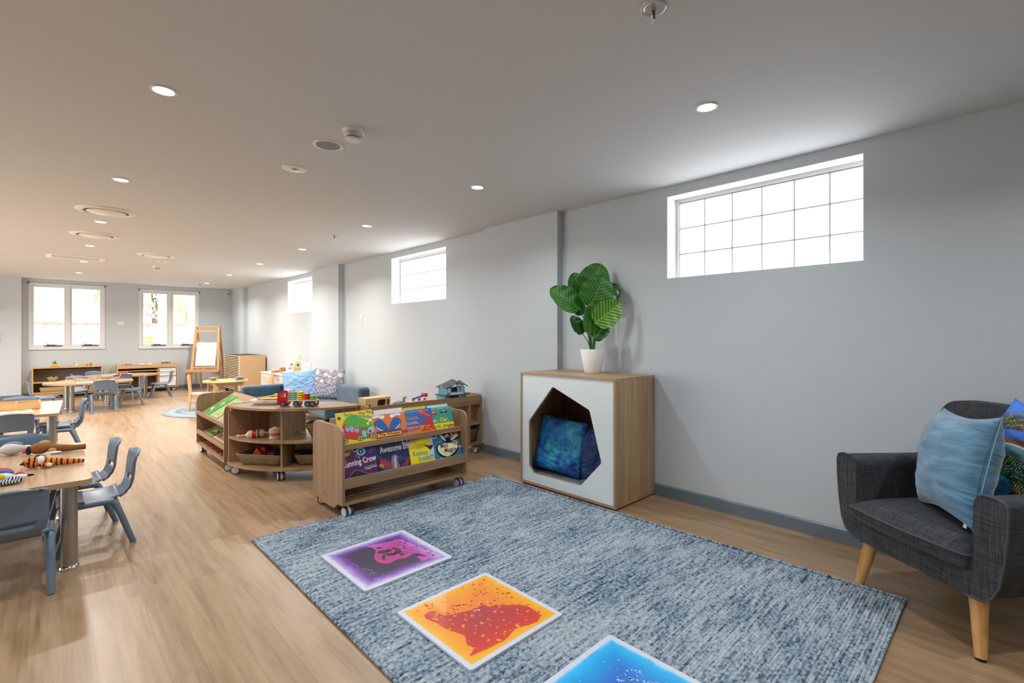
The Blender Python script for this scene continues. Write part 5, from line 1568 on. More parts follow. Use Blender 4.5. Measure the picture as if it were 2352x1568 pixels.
def rattle():
    r = thing('wooden_shaker', 'wooden shaker with a red and rainbow striped barrel on the curved unit', 'toy', (1.29, 4.50, .360), R(-22), rot=(0, R(-4), R(-22)))
    X = Matrix.Rotation(R(90), 4, 'Y')
    w_ = plain('pale_beech', '#d8b68c', .4)
    MB().lathe([(.001, -.148), (.011, -.144), (.013, -.132), (.008, -.115), (.007, -.085), (.012, -.075), (.030, -.062), (.037, -.045), (.036, -.034)], 24, M=X).build('left_handle', w_, r)
    MB().lathe([(.036, .034), (.037, .045), (.028, .062), (.011, .075), (.007, .085), (.008, .115), (.013, .132), (.011, .144), (.001, .148)], 24, M=X).build('right_handle', w_, r)
    zs = [-.034, -.03, .004, .010, .016, .022, .034]
    for c, z0, z1 in (('#e8e0d0', -.034, -.028), ('#c0201c', -.028, .004), ('#e8861c', .004, .010), ('#e8c81c', .010, .015), ('#3f8f3a', .015, .021), ('#1c5fa0', .021, .034)):
        MB().lathe([(.037, z0), (.040, (z0 + z1) / 2), (.037, z1)], 28, M=X).build('barrel_stripe', plain('gloss_' + c[1:], c, .25), r)
rattle()
def drum(loc):
    r = thing('toy_drum', 'small wooden toy drum with red and blue triangles on the curved unit', 'toy drum', loc)
    MB().cyl((0, 0, 0), (0, 0, .078), .046, n=32).build('drum_shell', plain('pale_beech', '#d8b68c', .4), r)
    for z, c in ((0, '#c9a373'), (.074, '#c9a373')):
        MB().lathe([(.046, z - .0), (.049, z + .002), (.049, z + .008), (.046, z + .010)], 32).build('hoop', plain('pale_beech_hoop', '#c9a373', .4), r)
    m = MB(); k = 12
    for i in range(k):
        for s, c in ((0, '#b3262a'), (1, '#23306b')):
            a0, a1 = 2 * PI * (i + (.5 if s else 0)) / k - .24, 2 * PI * (i + (.5 if s else 0)) / k + .24
            am = (a0 + a1) / 2; rr = .0466
            z0, z1 = (.052, .026) if s else (.026, .052)
            m.mat(plain('print_' + c[1:], c, .4))
            m.add([(rr * math.cos(a0), rr * math.sin(a0), z0), (rr * math.cos(a1), rr * math.sin(a1), z0), (rr * 1.004 * math.cos(am), rr * 1.004 * math.sin(am), z1)], [(0, 1, 2)])
        for z in (.017, .060):
            a = 2 * PI * i / k; rr = .0467; m.mat(plain('print_b3262a', '#b3262a', .4))
            m.add([(rr * math.cos(a - .12), rr * math.sin(a - .12), z), (rr * math.cos(a + .12), rr * math.sin(a + .12), z), (rr * math.cos(a), rr * math.sin(a), z + .006)], [(0, 1, 2)])
    m.build('drum_pattern', None, r)
    MB().lathe([(.0001, .098), (.01, .097), (.03, .088), (.046, .080)], 28).build('drum_head', plain('drum_skin', '#e9dcc0', .6), r)
drum((1.395, 4.345, .331))
def truck():
    """flatbed truck, cab towards local -x, side facing local -y"""
    r = thing('toy_truck', 'wooden toy truck with a red cab and stacked colour rings on the curved unit', 'toy truck', (1.545, 4.225, .602), R(-42))
    r.scale = (1.13,) * 3
    bw = plain('beech_ply', '#dcc09a', .45)
    rd = plain('gloss_red', '#c8151f', .22)
    cab = rpoly([(-.145, .020), (-.070, .020), (-.064, .118), (-.085, .125), (-.115, .122), (-.140, .090)], [.006, .006, .012, .01, .03, .02], 4)
    win = rpoly([(-.122, .075), (-.082, .070), (-.080, .104), (-.108, .106)], .006, 3)
    vs, fs = tess(cab, 0, [win]); n = len(vs)
    def slab(y0, y1, mat, name, grow=1):
        m = MB(); A = [(v[0], y0, v[1]) for v in vs]; B = [(v[0], y1, v[1]) for v in vs]
        m.add(A + B, [f for f in fs] + [(f[0] + n, f[2] + n, f[1] + n) for f in fs])
        k = len(cab); m.add(A + B, [(i, n + i, n + (i + 1) % k, (i + 1) % k) for i in range(k)])
        k2 = len(win); m.add(A + B, [(k + i, k + (i + 1) % k2, n + k + (i + 1) % k2, n + k + i) for i in range(k2)])
        return m.build(name, mat, r)
    slab(-.030, .030, bw, 'cab_core'); slab(-.036, -.030, rd, 'cab_side'); slab(.030, .036, rd, 'cab_side')
    MB().box(-.068, .142, -.034, .034, .040, .050).build('flatbed', bw, r, bev=.002)
    MB().box(-.03, .02, -.026, .026, .018, .040).box(.055, .135, -.026, .026, .018, .040).build('chassis', bw, r, bev=.002)
    for x in (-.100, -.005, .078, .118):
        for s in (-1, 1):
            w_ = MB().cyl((x, s * .030, .021), (x, s * .042, .021), .0205, n=26).build('wheel', plain('tyre_black', '#1b1b1e', .5), r)
            hb = MB().cyl((x, s * .042, .021), (x, s * .0428, .021), .0135, n=20)
            hb.build('hub', plain('hub_grey', '#6f7a92', .3, .3), w_)
    cols = [('#8fc7b0', 4, -.035), ('#f0c419', 4, .016), ('#cf1f26', 3, .064), ('#6cb52d', 2, .112)]
    for c, k, x in cols:
        for j in range(k):
            z = .0505 + j * .0152
            MB().lathe([(.006, 0), (.018, 0), (.0235, .0035), (.0245, .0076), (.0235, .0117), (.018, .0152), (.006, .0152)], 26, (x, 0, z)).build('ring', plain('gloss_' + c[1:], c, .22), r)
        MB().cyl((x, 0, .05), (x, 0, .05 + .0152 * k + (.014 if x < 0 else .001)), .0062 if x > 0 else .011, n=16).build('peg', bw, r)
truck()
def tray():
    r = thing('wooden_tray', 'pale rounded wooden tray of instruments beside the toy truck', 'tray', (1.43, 4.565, .602), R(-36))
    P = rrect(-.15, .15, -.10, .10, .06, 7)
    a = N('washed_wood'); n1 = a.noise(a.map(a.obj(), (4, 22, 22)), 2, 3)
    a.set(Base_Color=a.ramp(n1, [(.35, srgb('#b9b294')), (.55, srgb('#e6dccb')), (.7, srgb('#d8bca4'))]), Roughness=.6)
    m = MB(); n = len(P)
    rings = [[(p[0] * k, p[1] * k, z) for p in P] for k, z in ((.80, 0), (.86, .004), (1, .042), (.965, .042), (.82, .010), (.5, .008))]
    vs = [q for g in rings for q in g]; fs = []
    for k in range(len(rings) - 1):
        for i in range(n): fs.append((k * n + i, k * n + (i + 1) % n, (k + 1) * n + (i + 1) % n, (k + 1) * n + i))
    m.add(vs, fs, True); m.add(vs, [tuple(range(n - 1, -1, -1)), tuple((len(rings) - 1) * n + i for i in range(n))])
    m.build('tray_body', a.m, r)
    def at(x, y, z):
        c, s = math.cos(R(-36)), math.sin(R(-36)); return (1.43 + c * x - s * y, 4.565 + s * x + c * y, .602 + z)
    t = thing('maraca', 'small maraca with a yellow head resting on the wooden tray', 'toy', at(0, 0, .05))
    p0, p1 = Vector((-.11, -.03, .0)), Vector((.06, -.05, .028))
    tt = Matrix.Rotation(R(-36), 3, 'Z'); p0, p1 = tt @ p0, tt @ p1
    MB().cyl(p0, p1, .007, .006, 14).build('handle', plain('pale_beech', '#d8b68c', .4), t)
    MB().ell(p1, (.018, .016, .016), 16, 10).build('head', plain('gloss_yellow', '#dccb1c', .3), t)
    for lab, c, y, z, x0, x1 in (('teal rhythm stick on the wooden tray', '#3f8f93', .02, .030, -.11, .0), ('yellow rhythm stick on the wooden tray', '#e8dc2a', .0, .036, -.08, .08), ('crimson rhythm stick on the wooden tray', '#c22338', -.02, .032, -.06, .12), ('purple bell stick at the right of the wooden tray', '#8a5fb0', .02, .042, .06, .13)):
        o = MB().cyl((x0, y, z), (x1, y - .01, z + .006), .010 if c != '#8a5fb0' else .016, n=14).build('rhythm_stick', plain('gloss_' + c[1:], c, .3))
        o.location = at(0, 0, 0); o.rotation_euler = (0, 0, R(-36)); tag(o, lab, 'toy', 'rhythm sticks on the tray')
tray()

# ================================================================== DISPLAY RACK (left of the curved unit)
def rack():
    X0, X1, Y0, Y1 = 1.118, 1.50, 4.795, 5.875
    r = thing('display_rack', 'sloping oak display rack of puzzle boards left of the curved unit', 'display rack', (X0, Y0, 0))
    D, W = X1 - X0, Y1 - Y0; t = .018
    pr = rpoly([(0, .088), (D, .088), (D, .600), (0, .600)], [0, 0, .04, .08], 6)
    for y in (0, W - t):
        m = MB(); m.prism(pr, y, y + t, XZ); m.build('side_panel', OZ, r, bev=.0012)
    def slope(x0, z0, x1, z1, name, th=.012):
        d = Vector((x1 - x0, z1 - z0)).normalized(); n = Vector((-d.y, d.x)) * th
        q = [(x0, z0), (x1, z1), (x1 + n.x, z1 + n.y), (x0 + n.x, z0 + n.y)]
        MB().prism(q[::-1], t, W - t, XZ).build(name, OY, r)
    slope(.020, .385, D - .02, .588, 'upper_slope'); slope(.020, .185, D - .01, .32, 'lower_slope')
    MB().box(0, D, t, W - t, .088, .104).build('bottom_shelf', OY, r, bev=.001)
    MB().box(D - .012, D, t, W - t, .104, .588).build('back_board', OZ, r)
    for z0, z1 in ((.388, .428), (.190, .238)):
        MB().add([(.0, t, z0 + .006), (.014, t, z0), (.014, t, z1), (.0, t, z1), (.0, W - t, z0 + .006), (.014, W - t, z0), (.014, W - t, z1), (.0, W - t, z1)],
                 [(0, 1, 2, 3), (7, 6, 5, 4), (0, 3, 7, 4), (3, 2, 6, 7), (1, 5, 6, 2), (0, 4, 5, 1)]).build('front_rail', OY, r)
        MB().box(.014, .04, t, W - t, z0 - .006, z0 + .006).build('ledge', OY, r)
    for (x, y, a) in ((.05, .06, 75), (.05, W - .05, 15), (D - .05, W - .05, 60), (D - .05, .06, 30)): castor(r, x, y, R(a), .036, .0885)
rack()
def board(label, y0, w, l, x0, z0, ang, hexes, seed, lift=.0, group='puzzle boards on the display rack'):
    """flat picture board lying on the rack slope; local x up the slope, y along the rack"""
    r = thing('puzzle_board', label, 'puzzle board', (1.118 + x0, 4.795 + y0, z0), rot=(0, -ang, 0), group=group)
    MB().box(0, l, 0, w, 0, .007).build('board_base', art_mat(hexes[0]), r)
    rd = random.Random(seed); m = MB()
    for i in range(16):
        c = hexes[1 + i % (len(hexes) - 1)]; m.mat(art_mat(c))
        cx, cy_, s = rd.uniform(.12, .88) * l, rd.uniform(.12, .88) * w, rd.uniform(.010, .024)
        m.prism(jitter_poly([(cx + s * math.cos(a) * rd.uniform(.6, 1.2), cy_ + s * math.sin(a) * rd.uniform(.6, 1.2)) for a in (0, 1, 2, 3, 4, 5)], 0, 3), .007, .0085)
    m.build('picture', None, r)
    k = MB()
    for i in range(3): k.cyl((l * (.3 + .2 * i), w * (.25 + .22 * i), .0085), (l * (.3 + .2 * i), w * (.25 + .22 * i), .022), .004, n=10)
    k.build('knobs', plain('knob_white', '#e8e6e0', .3), r)['kind'] = 'stuff'
AU = math.atan2(.588 - .385, .382 - .04); AL = math.atan2(.135, .352)
board('green puzzle board with red and white pieces, top of the display rack', .76, .22, .30, .046, .413, AU, ['#3f9a4c', '#d0402c', '#e9e6df', '#4a78b5', '#d8c33a', '#2c7a3a'], 3)
board('green and pink puzzle board beside the green one on the display rack', .44, .28, .27, .046, .413, AU, ['#8fae5a', '#d9a7b0', '#e6e2da', '#5c8f4a', '#b8575a'], 5)
board('dark animal puzzle board on the middle tier of the display rack', .66, .26, .22, .05, .210, AL, ['#7c9a4c', '#5a3838', '#e8e2dc', '#8a4a52', '#3a4a5a'], 7)
board('red figures puzzle board on the middle tier near the curved unit', .34, .28, .24, .05, .210, AL, ['#d8b690', '#b3443f', '#a8473f', '#d87a5a', '#8a3a30', '#e0c8a8'], 9)
board('cream puzzle board at the near end of the middle tier', .06, .26, .22, .05, .210, AL, ['#ddd0b8', '#3f6f93', '#c9a05a', '#6a9a6a'], 11)
for i, (y, c, lab) in enumerate(((.80, '#c0452e', 'orange-red flat toy on the bottom of the display rack'), (.62, '#8c6a3a', 'brown flat toy on the bottom of the display rack'), (.44, '#b3392c', 'red flat toy on the bottom of the display rack'), (.26, '#6f6a4a', 'olive flat toy on the bottom of the display rack'))):
    o = MB().prism(jitter_poly([(-.06, -.02), (.0, -.05), (.06, -.02), (.05, .04), (-.03, .05)], 0, 4), 0, .014).build('flat_toy', plain('toy_' + c[1:], c, .5))
    o.location = (1.20, 4.795 + y, .105); tag(o, lab, 'toy', 'flat toys on the rack bottom')

# ================================================================== LONG SHELF BEHIND THE BOOK TROLLEY
LS = (1.955, 3.235, 3.800, 4.105)
def longshelf():
    X0, X1, Y0, Y1 = LS
    r = thing('long_shelf_unit', 'long low oak shelf unit on castors behind the book trolley, topped with toys', 'shelf unit', (X0, Y0, 0))
    W, D = X1 - X0, Y1 - Y0; t = .018
    pr = rpoly([(0, .088), (D, .088), (D, .600), (0, .600)], [0, 0, .03, .04], 5)
    for x in (0, W - t):
        side_panel(r, pr, t, Matrix.Translation((x, 0, 0)) @ YZ, OZ)
    MB().box(t, W - t, .012, D, .500, .516).build('top_board', OX, r, bev=.001)
    MB().box(t, W - t, .010, .026, .500, .592).build('front_rail', OX, r, bev=.001)
    MB().box(t, W - t, .004, D, .088, .106).build('bottom_shelf', OX, r, bev=.001)
    xd = 1.11
    MB().box(xd, xd + t, .004, D, .106, .500).build('divider', OZ, r, bev=.001)
    MB().box(xd + t, W - t, .004, D, .295, .312).build('small_shelf', OX, r, bev=.001)
    MB().box(t, xd, .004, D, .295, .312).build('shelf', OX, r, bev=.001)
    for (x, y, a) in ((.06, .05, 10), (W - .05, .045, 20), (.06, D - .05, 30), (W - .05, D - .05, 70)): castor(r, x, y, R(a), .036, .0885)
longshelf()
basket('dark seagrass basket at the right bottom of the long shelf unit', (3.14, 3.95, .107), 0, .135, .24, .14, .02, wicker('brown_wicker', '#3f2f1c', '#7d6240'))
o = MB().box(-.0, .18, 0, .004, 0, .16).build('paper_sheet', plain('paper', '#f3efe6', .8)); o.location = (2.86, 4.09, .313); tag(o, 'white paper sheet standing inside the long shelf unit', 'paper')
def animal_box():
    r = thing('animal_puzzle_box', 'pale wooden box with animal cut-outs on the left end of the long shelf', 'toy box', (1.995, 3.885, .517), R(4))
    r.scale = (1.15, 1.1, 1.18)
    bw = plain('pine_box', '#dcbc86', .5)
    W, D, H = .21, .13, .115
    hole = jitter_poly([(.095, .055), (.11, .05), (.13, .055), (.15, .05), (.165, .06), (.168, .095), (.15, .100), (.11, .100), (.095, .09)], 0, 3)
    h2 = rpoly([(.178, .03), (.196, .03), (.198, .07), (.203, .075), (.196, .095), (.186, .105), (.176, .09)], .004, 2)
    vs, fs = tess([(0, 0), (W, 0), (W, H), (0, H)], 0, [hole, h2]); n = len(vs)
    m = MB(); A = [(v[0], 0, v[1]) for v in vs]; B = [(v[0], .009, v[1]) for v in vs]
    m.add(A + B, fs + [(f[0] + n, f[2] + n, f[1] + n) for f in fs])
    o_ = 4
    for h in (hole, h2):
        k = len(h); m.add(A + B, [(o_ + i, o_ + (i + 1) % k, n + o_ + (i + 1) % k, n + o_ + i) for i in range(k)]); o_ += k
    m.build('front_board', bw, r)
    MB().box(0, W, .009, D, H - .009, H).build('lid', bw, r, bev=.001)
    MB().box(0, .009, .009, D, 0, H - .009).box(W - .009, W, .009, D, 0, H - .009).box(0, W, D - .009, D, 0, H - .009).build('box_walls', bw, r)
    A_ = Art(W, H, -.0005)
    A_.blob('#3f7a2c', [(.26, .30), (.36, .48), (.50, .46), (.58, .30), (.50, .18), (.34, .20)], 1); A_.blob('#e9e6df', [(.24, .12), (.32, .20), (.5, .18), (.56, .08), (.4, .02)], 2)
    A_.blob('#e0c020', [(.74, .10), (.80, .28), (.86, .10)], 1); A_.blob('#30343c', [(.06, .34), (.12, .66), (.16, .50), (.14, .30)], 1)
    A_.build(r, 'animal_shapes')
animal_box()
def zebra():
    r = thing('zebra_figure', 'black and white striped toy zebra beside the wooden animal box', 'toy animal', (2.31, 3.895, .5165), R(4))
    r.scale = (1.3,) * 3
    a = N('zebra_stripes'); w_ = a.n('ShaderNodeTexWave', {'Vector': a.obj(), 'Scale': 32.0, 'Distortion': 2.0}, bands_direction='X').outputs['Fac']
    a.set(Base_Color=a.ramp(w_, [(.48, (.01, .01, .01)), (.52, (.8, .8, .78))]), Roughness=.5)
    m = MB().ell((0, 0, .052), (.045, .017, .020), 16, 10).ell((.045, 0, .072), (.014, .009, .022), 12, 8).ell((.056, 0, .088), (.018, .008, .010), 12, 8)
    for x in (-.030, .030):
        for y in (-.010, .010): m.cyl((x, y, .0), (x, y, .045), .0045, .006, 8)
    m.tube([(-.045, 0, .060), (-.056, 0, .04), (-.058, 0, .03)], .002, 6)
    m.build('zebra_body', a.m, r, remesh=.002)
zebra()
def hammer_bench():
    r = thing('hammer_bench', 'wooden pounding bench toy with coloured pegs on the long shelf', 'toy', (2.42, 3.86, .5165), R(3))
    bw = plain('beech_ply', '#dcc09a', .45)
    MB().box(-.002, .245, -.001, .10, .062, .072).build('bench_top', bw, r, bev=.002)
    for x in (.008, .208): MB().box(x, x + .020, .005, .095, 0, .0615).build('bench_leg', plain('gloss_red', '#c8151f', .22), r, bev=.002)
    MB().box(.03, .205, .080, .092, .0, .058).build('back_slat', plain('gloss_red', '#c8151f', .22), r)
    for i, c in enumerate(('#4cb32c', '#f0a01c', '#6a3f98', '#c8151f', '#e0348c', '#e8c81c')):
        x = .045 + .033 * i
        MB().cyl((x, .03 + .03 * (i % 2), .030), (x, .03 + .03 * (i % 2), .090), .008, n=14).build('peg', plain('gloss_' + c[1:], c, .3), r)
    h = thing('toy_mallet', 'blue handled toy mallet with a red head lying on the pounding bench', 'toy', (2.455, 3.885, .611), R(8))
    MB().cyl((0, 0, 0), (.15, .0, .022), .0085, n=16).build('handle', plain('gloss_blue', '#1c5fb0', .3), h)
    MB().cyl((.145, -.028, .026), (.145, .028, .026), .018, n=20).build('mallet_head', plain('gloss_red', '#c8151f', .22), h)
hammer_bench()
def dollhouse():
    r = thing('dollhouse', 'light blue two storey dollhouse with a grey roof on the long shelf', 'dollhouse', (2.80, 3.845, .5165), R(-2))
    r.scale = (1.08, 1.08, 1.05)
    lb, gr, nv, wh = plain('pale_blue_plastic', '#7fb6cc', .4), plain('slate_plastic', '#4d5563', .45), plain('navy_plastic', '#23425a', .45), plain('white_plastic', '#ecebe8', .35)
    W, D = .235, .14
    for z0, z1, i in ((.0, .088, 0), (.100, .168, .018)):
        m = MB()
        for x in (i, W - i - .045): m.box(x, x + .045, 0, .008, z0, z1)
        m.box(i, W - i, 0, .008, z0, z0 + .012)
        m.box(i, i + .008, .008, D, z0, z1).box(W - i - .008, W - i, .008, D, z0, z1)
        m.build('wall_shell', lb, r)
    MB().box(-.012, W + .03, -.018, D + .01, .088, .100).box(0, W, 0, D, -.0, .004).build('floor_slab', gr, r, bev=.002)
    for z0, z1, i in ((.012, .088, .05), (.112, .162, .07)):
        MB().box(i, W - i, .05, .056, z0, z1).build('inner_wall', nv, r)
    for x, z in ((.012, .03), (.030, .125)):
        f = MB().box(x, x + .022, -.002, .0, z, z + .03).build('window', wh, r); MB().box(x + .004, x + .018, -.003, -.002, z + .004, z + .026).build('pane', plain('toy_pane', '#b9d8e4', .2), f)
    # wavy roof
    ev = [(-.004, .160), (.03, .172), (.07, .180), (.095, .196), (.12, .204), (.145, .196), (.175, .182), (.21, .188), (.240, .168)]
    m = MB(); n = len(ev)
    A = [(x, -.014, z) for x, z in ev]; B = [(x, D / 2, z + .03) for x, z in ev]; C = [(x, D + .012, z) for x, z in ev]
    m.add(A + B + C, [(i, i + 1, n + i + 1, n + i) for i in range(n - 1)] + [(n + i, n + i + 1, 2 * n + i + 1, 2 * n + i) for i in range(n - 1)])
    m.build('roof', gr, r, solid=.008)
    g = MB()
    for i in range(9):
        x = .05 + i * .016; g.add([(x, -.012, .106), (x + .014, -.012, .106), (x + .007, -.012, .126)], [(0, 1, 2)])
    g.box(.045, .195, -.013, -.010, .100, .106)
    g.build('balcony_trim', wh, r, solid=.002)
dollhouse()
# ================================================================== SOFA CORNER
def suede(name, dark, light):
    a = N(name); n = a.noise(a.obj(), 9, 4, .6, .4)
    a.set(Base_Color=a.ramp(n, [(.36, srgb(dark)), (.66, srgb(light))]), Roughness=.75)
    a.p.inputs['Sheen Weight'].default_value = .4
    a.bump(a.noise(a.obj(), 70, 3), .15, .002)
    return a.m
M_SUEDE = suede('teal_blue_suede', '#1f3b50', '#2f5369')
def sofa():
    r = thing('corner_sofa', 'low teal blue child-size corner sofa with two cushions against the right wall', 'sofa', (1.95, 6.95, 0))
    def rb(name, x0, x1, y0, y1, z0, z1, rad=.035):
        return MB().box(x0 - 1.95, x1 - 1.95, y0 - 6.95, y1 - 6.95, z0, z1).build(name, M_SUEDE, r, bev=rad, seg=4)
    rb('backrest', 1.95, 3.225, 7.38, 7.52, .10, .500, .04)
    rb('seat', 1.96, 2.668, 6.95, 7.38, .10, .262)
    rb('seat', 2.672, 3.05, 6.36, 7.38, .085, .272)
    rb('armrest', 3.052, 3.225, 6.15, 7.38, .085, .494, .05)
    for (x, y) in ((2.00, 7.0), (2.62, 7.0), (2.72, 6.42), (2.60, 7.46), (3.18, 6.22), (3.0, 6.45), (2.0, 7.46)):
        MB().cyl((x - 1.95, y - 6.95, 0), (x - 1.95, y - 6.95, .105), .014, .024, 4).build('leg', plain('black_wood', '#1a1a1d', .4), r)
sofa()
o = thing('footstool', 'low teal blue suede footstool behind the display rack', 'footstool', (1.715, 8.06, .0125))
MB().box(-.17, .2, -.16, .16, .012, .250).build('upholstery', M_SUEDE, o, bev=.035, seg=4)
MB().box(-.13, .16, -.12, .12, 0, .013).build('base', M_BLACK, o)
a_ = N('sky_blue_cotton'); n_ = a_.noise(a_.map(a_.obj(), (2, 2, 5)), 4, 4, .5, .8)
a_.set(Base_Color=a_.ramp(n_, [(.35, srgb('#7ba4cf')), (.6, srgb('#8db6de'))]), Roughness=.55); a_.bump(n_, .3, .008)
cushion('plain sky blue cushion on the teal corner sofa', .47, .45, .13, a_.m, (2.65, 7.17, .485), (R(-20), R(-2), R(-12)), None, 21, wr=.009)
def floral():
    a = N('floral_print'); v = a.obj()
    vo = a.n('ShaderNodeTexVoronoi', {'Vector': v, 'Scale': 11.0, 'Randomness': .8})
    s = a.n('ShaderNodeSeparateXYZ', {0: v}); Z = s.outputs[2]
    pet = a.n('ShaderNodeTexVoronoi', {'Vector': v, 'Scale': 42.0}, feature='DISTANCE_TO_EDGE').outputs['Distance']
    base = a.ramp(a.noise(v, 30, 3), [(.4, srgb('#8a6a72')), (.5, srgb('#b9aeb6')), (.62, srgb('#4f6d86'))])
    flower = a.ramp(vo.outputs['Distance'], [(.10, srgb('#7fa8bf')), (.16, srgb('#cfe2ea')), (.36, srgb('#b5d3df')), (.40, srgb('#8a7a86'))])
    top = a.mix(a.math('LESS_THAN', vo.outputs['Distance'], a.math('ADD', .18, a.math('MULTIPLY', pet, 2.0))), base, flower)
    lf = a.n('ShaderNodeTexWave', {'Vector': a.map(v, (1, 1, 1), (0, R(35), 0)), 'Scale': 9.0, 'Distortion': 9.0, 'Detail': 1.0}).outputs['Fac']
    low = a.ramp(lf, [(.80, srgb('#b0a5ad')), (.84, srgb('#3a6b92'))])
    a.set(Base_Color=a.mix(a.math('GREATER_THAN', Z, .0), low, top), Roughness=.6)
    a.bump(a.noise(a.map(v, (2, 2, 6)), 4, 3, .5, .6), .35, .008)
    return a.m
cushion('grey floral print cushion in the corner of the teal sofa', .44, .45, .13, floral(), (2.985, 6.99, .495), (R(-14), R(3), R(-38)), None, 22, wr=.007)

# ================================================================== ROUND RUG, TABLE AND WOODEN CHAIRS
a_ = N('round_rug_weave'); rr_ = a_.n('ShaderNodeVectorMath', {0: a_.obj()}, operation='LENGTH').outputs['Value']
rw = a_.noise(a_.obj(), 16, 4, .7, 1.5)
ring_ = a_.ramp(a_.math('ADD', rr_, a_.math('MULTIPLY', rw, .04)), [(.0, srgb('#7f8f98')), (.45, srgb('#71838e')), (.72, srgb('#8a999f')), (.80, srgb('#677a86')), (.84, srgb('#98a4a6')), (.95, srgb('#768891'))])
a_.set(Base_Color=a_.mix(a_.ramp(rw, [(.5, (0, 0, 0)), (.62, (.6, .6, .6))]), ring_, srgb('#a2abac')), Roughness=.95); a_.bump(rw, .4, .003)
o = MB().lathe([(.955, 0), (.97, .004), (.965, .010), (.94, .012), (.0001, .012)], 72).build('round_rug', a_.m); o.location = (2.235, 8.98, 0)
tag(o, 'round pale blue-grey patterned rug under the small wooden table', 'rug')
M_PINE = laminate('pine', 'z', '#c08d58', '#dcb27e', .45)
M_PINEX = laminate('pine', 'x', '#c08d58', '#dcb27e', .45)
def pine_table():
    r = thing('play_table', 'small round wooden table with two bowls beside the easel', 'table', (2.165, 9.17, .0125))
    MB().lathe([(.0001, .418), (.315, .418), (.335, .423), (.335, .440), (.328, .445), (.0001, .445)], 40).build('tabletop', M_PINEX, r)
    MB().box(-.19, .19, -.19, -.175, .36, .418).box(-.19, .19, .175, .19, .36, .418).box(-.19, -.175, -.175, .175, .36, .418).box(.175, .19, -.175, .175, .36, .418).build('apron', M_PINEX, r)
    for x in (-.20, .20):
        for y in (-.20, .20): MB().box(x - .022, x + .022, y - .022, y + .022, 0, .418).build('leg', M_PINE, r, bev=.003)
pine_table()
TZ = .4580
def bowl(x, y, lab, c, plate, pc):
    o = MB().lathe([(.0001, 0), (.075, 0), (.088, .004), (.088, .006), (.07, .004), (.0001, .003)], 28).build('plate', plain('gloss_' + pc[1:], pc, .35)); o.location = (x, y, TZ)
    tag(o, plate, 'plate', 'plates on the round table')
    o = MB().lathe([(.0001, 0), (.035, 0), (.066, .045), (.068, .046), (.064, .044), (.034, .004), (.0001, .003)], 28).build('bowl', plain('gloss_' + c[1:], c, .35)); o.location = (x, y, TZ + .005)
    tag(o, lab, 'bowl', 'bowls on the round table')
bowl(1.99, 9.20, 'lilac toy bowl at the left of the round table', '#b49ad4', 'lime green plate under the lilac bowl', '#a8c93a')
bowl(2.37, 9.10, 'lilac and blue toy bowl at the right of the round table', '#a6a9e0', 'lime green plate under the blue bowl', '#9cc23f')
o = MB().lathe([(.0001, 0), (.022, 0), (.032, .05), (.033, .052), (.0001, .048)], 20).build('cup', plain('gloss_4aa3d8', '#4aa3d8', .35)); o.location = (2.30, 9.0, TZ); tag(o, 'bright blue toy cup in front of the right bowl on the round table', 'cup')
o = MB().lathe([(.0001, 0), (.05, 0), (.06, .004), (.0001, .004)], 20).build('plate', plain('gloss_e8d83a', '#e8d83a', .35)); o.location = (1.955, 9.08, TZ); tag(o, 'small yellow plate at the left front of the round table', 'plate')
def pine_chair(label, x, y, face, z=.0125):
    r = thing('wooden_chair', label, 'chair', (x, y, z), R(face), 'small wooden chairs at the round table')
    for s in (-1, 1):
        MB().tube([(-.012, s * .135, 0), (.012, s * .135, .20), (.012, s * .135, .32), (-.012, s * .135, .545), (-.014, s * .135, .56)], [.021, .023, .023, .022, .018], 10, flat=.6).build('back_leg', M_PINE, r)
        MB().tube([(.29, s * .135, 0), (.27, s * .135, .13), (.27, s * .135, .25)], [.019, .021, .021], 10, flat=.6).build('front_leg', M_PINE, r)
        MB().tube([(.0, s * .135, .13), (.27, s * .135, .11)], .014, 8, flat=.6).build('side_rail', M_PINEX, r)
    MB().box(.0, .30, -.125, .125, .25, .268).build('seat', plain('pale_seat', '#e6dcd2', .4), r, bev=.003)
    for z0, z1 in ((.36, .40), (.47, .54)): MB().box(-.01, .006, -.13, .13, z0, z1).build('back_slat', M_PINEX, r, bev=.003)
    MB().box(.02, .27, -.125, .125, .13, .142).build('under_shelf', M_PINEX, r)
    return r
pine_chair('wooden chair at the left of the round table, standing on the round rug', 1.645, 9.15, -12)
pine_chair('wooden chair at the right of the round table, partly hidden by the sofa', 2.80, 8.90, 165, .0125)
o = thing('soft_doll', 'pink and white soft doll lying on the shelf of the left wooden chair', 'doll', (1.78, 9.14, .158), R(80))
MB().ell((0, 0, .022), (.06, .035, .024), 16, 10).ell((.075, 0, .026), (.026, .026, .026), 14, 8).build('doll_body', plain('doll_pink', '#e6c8cc', .8), o, remesh=.004)
o = MB().lathe([(.0001, 0), (.02, 0), (.016, .03), (.005, .055), (.0001, .06)], 16).build('toy_banana', plain('gloss_e8d83a', '#e8d83a', .35)); o.location = (2.66, 8.93, .281); tag(o, 'small yellow toy on the right wooden chair', 'toy')

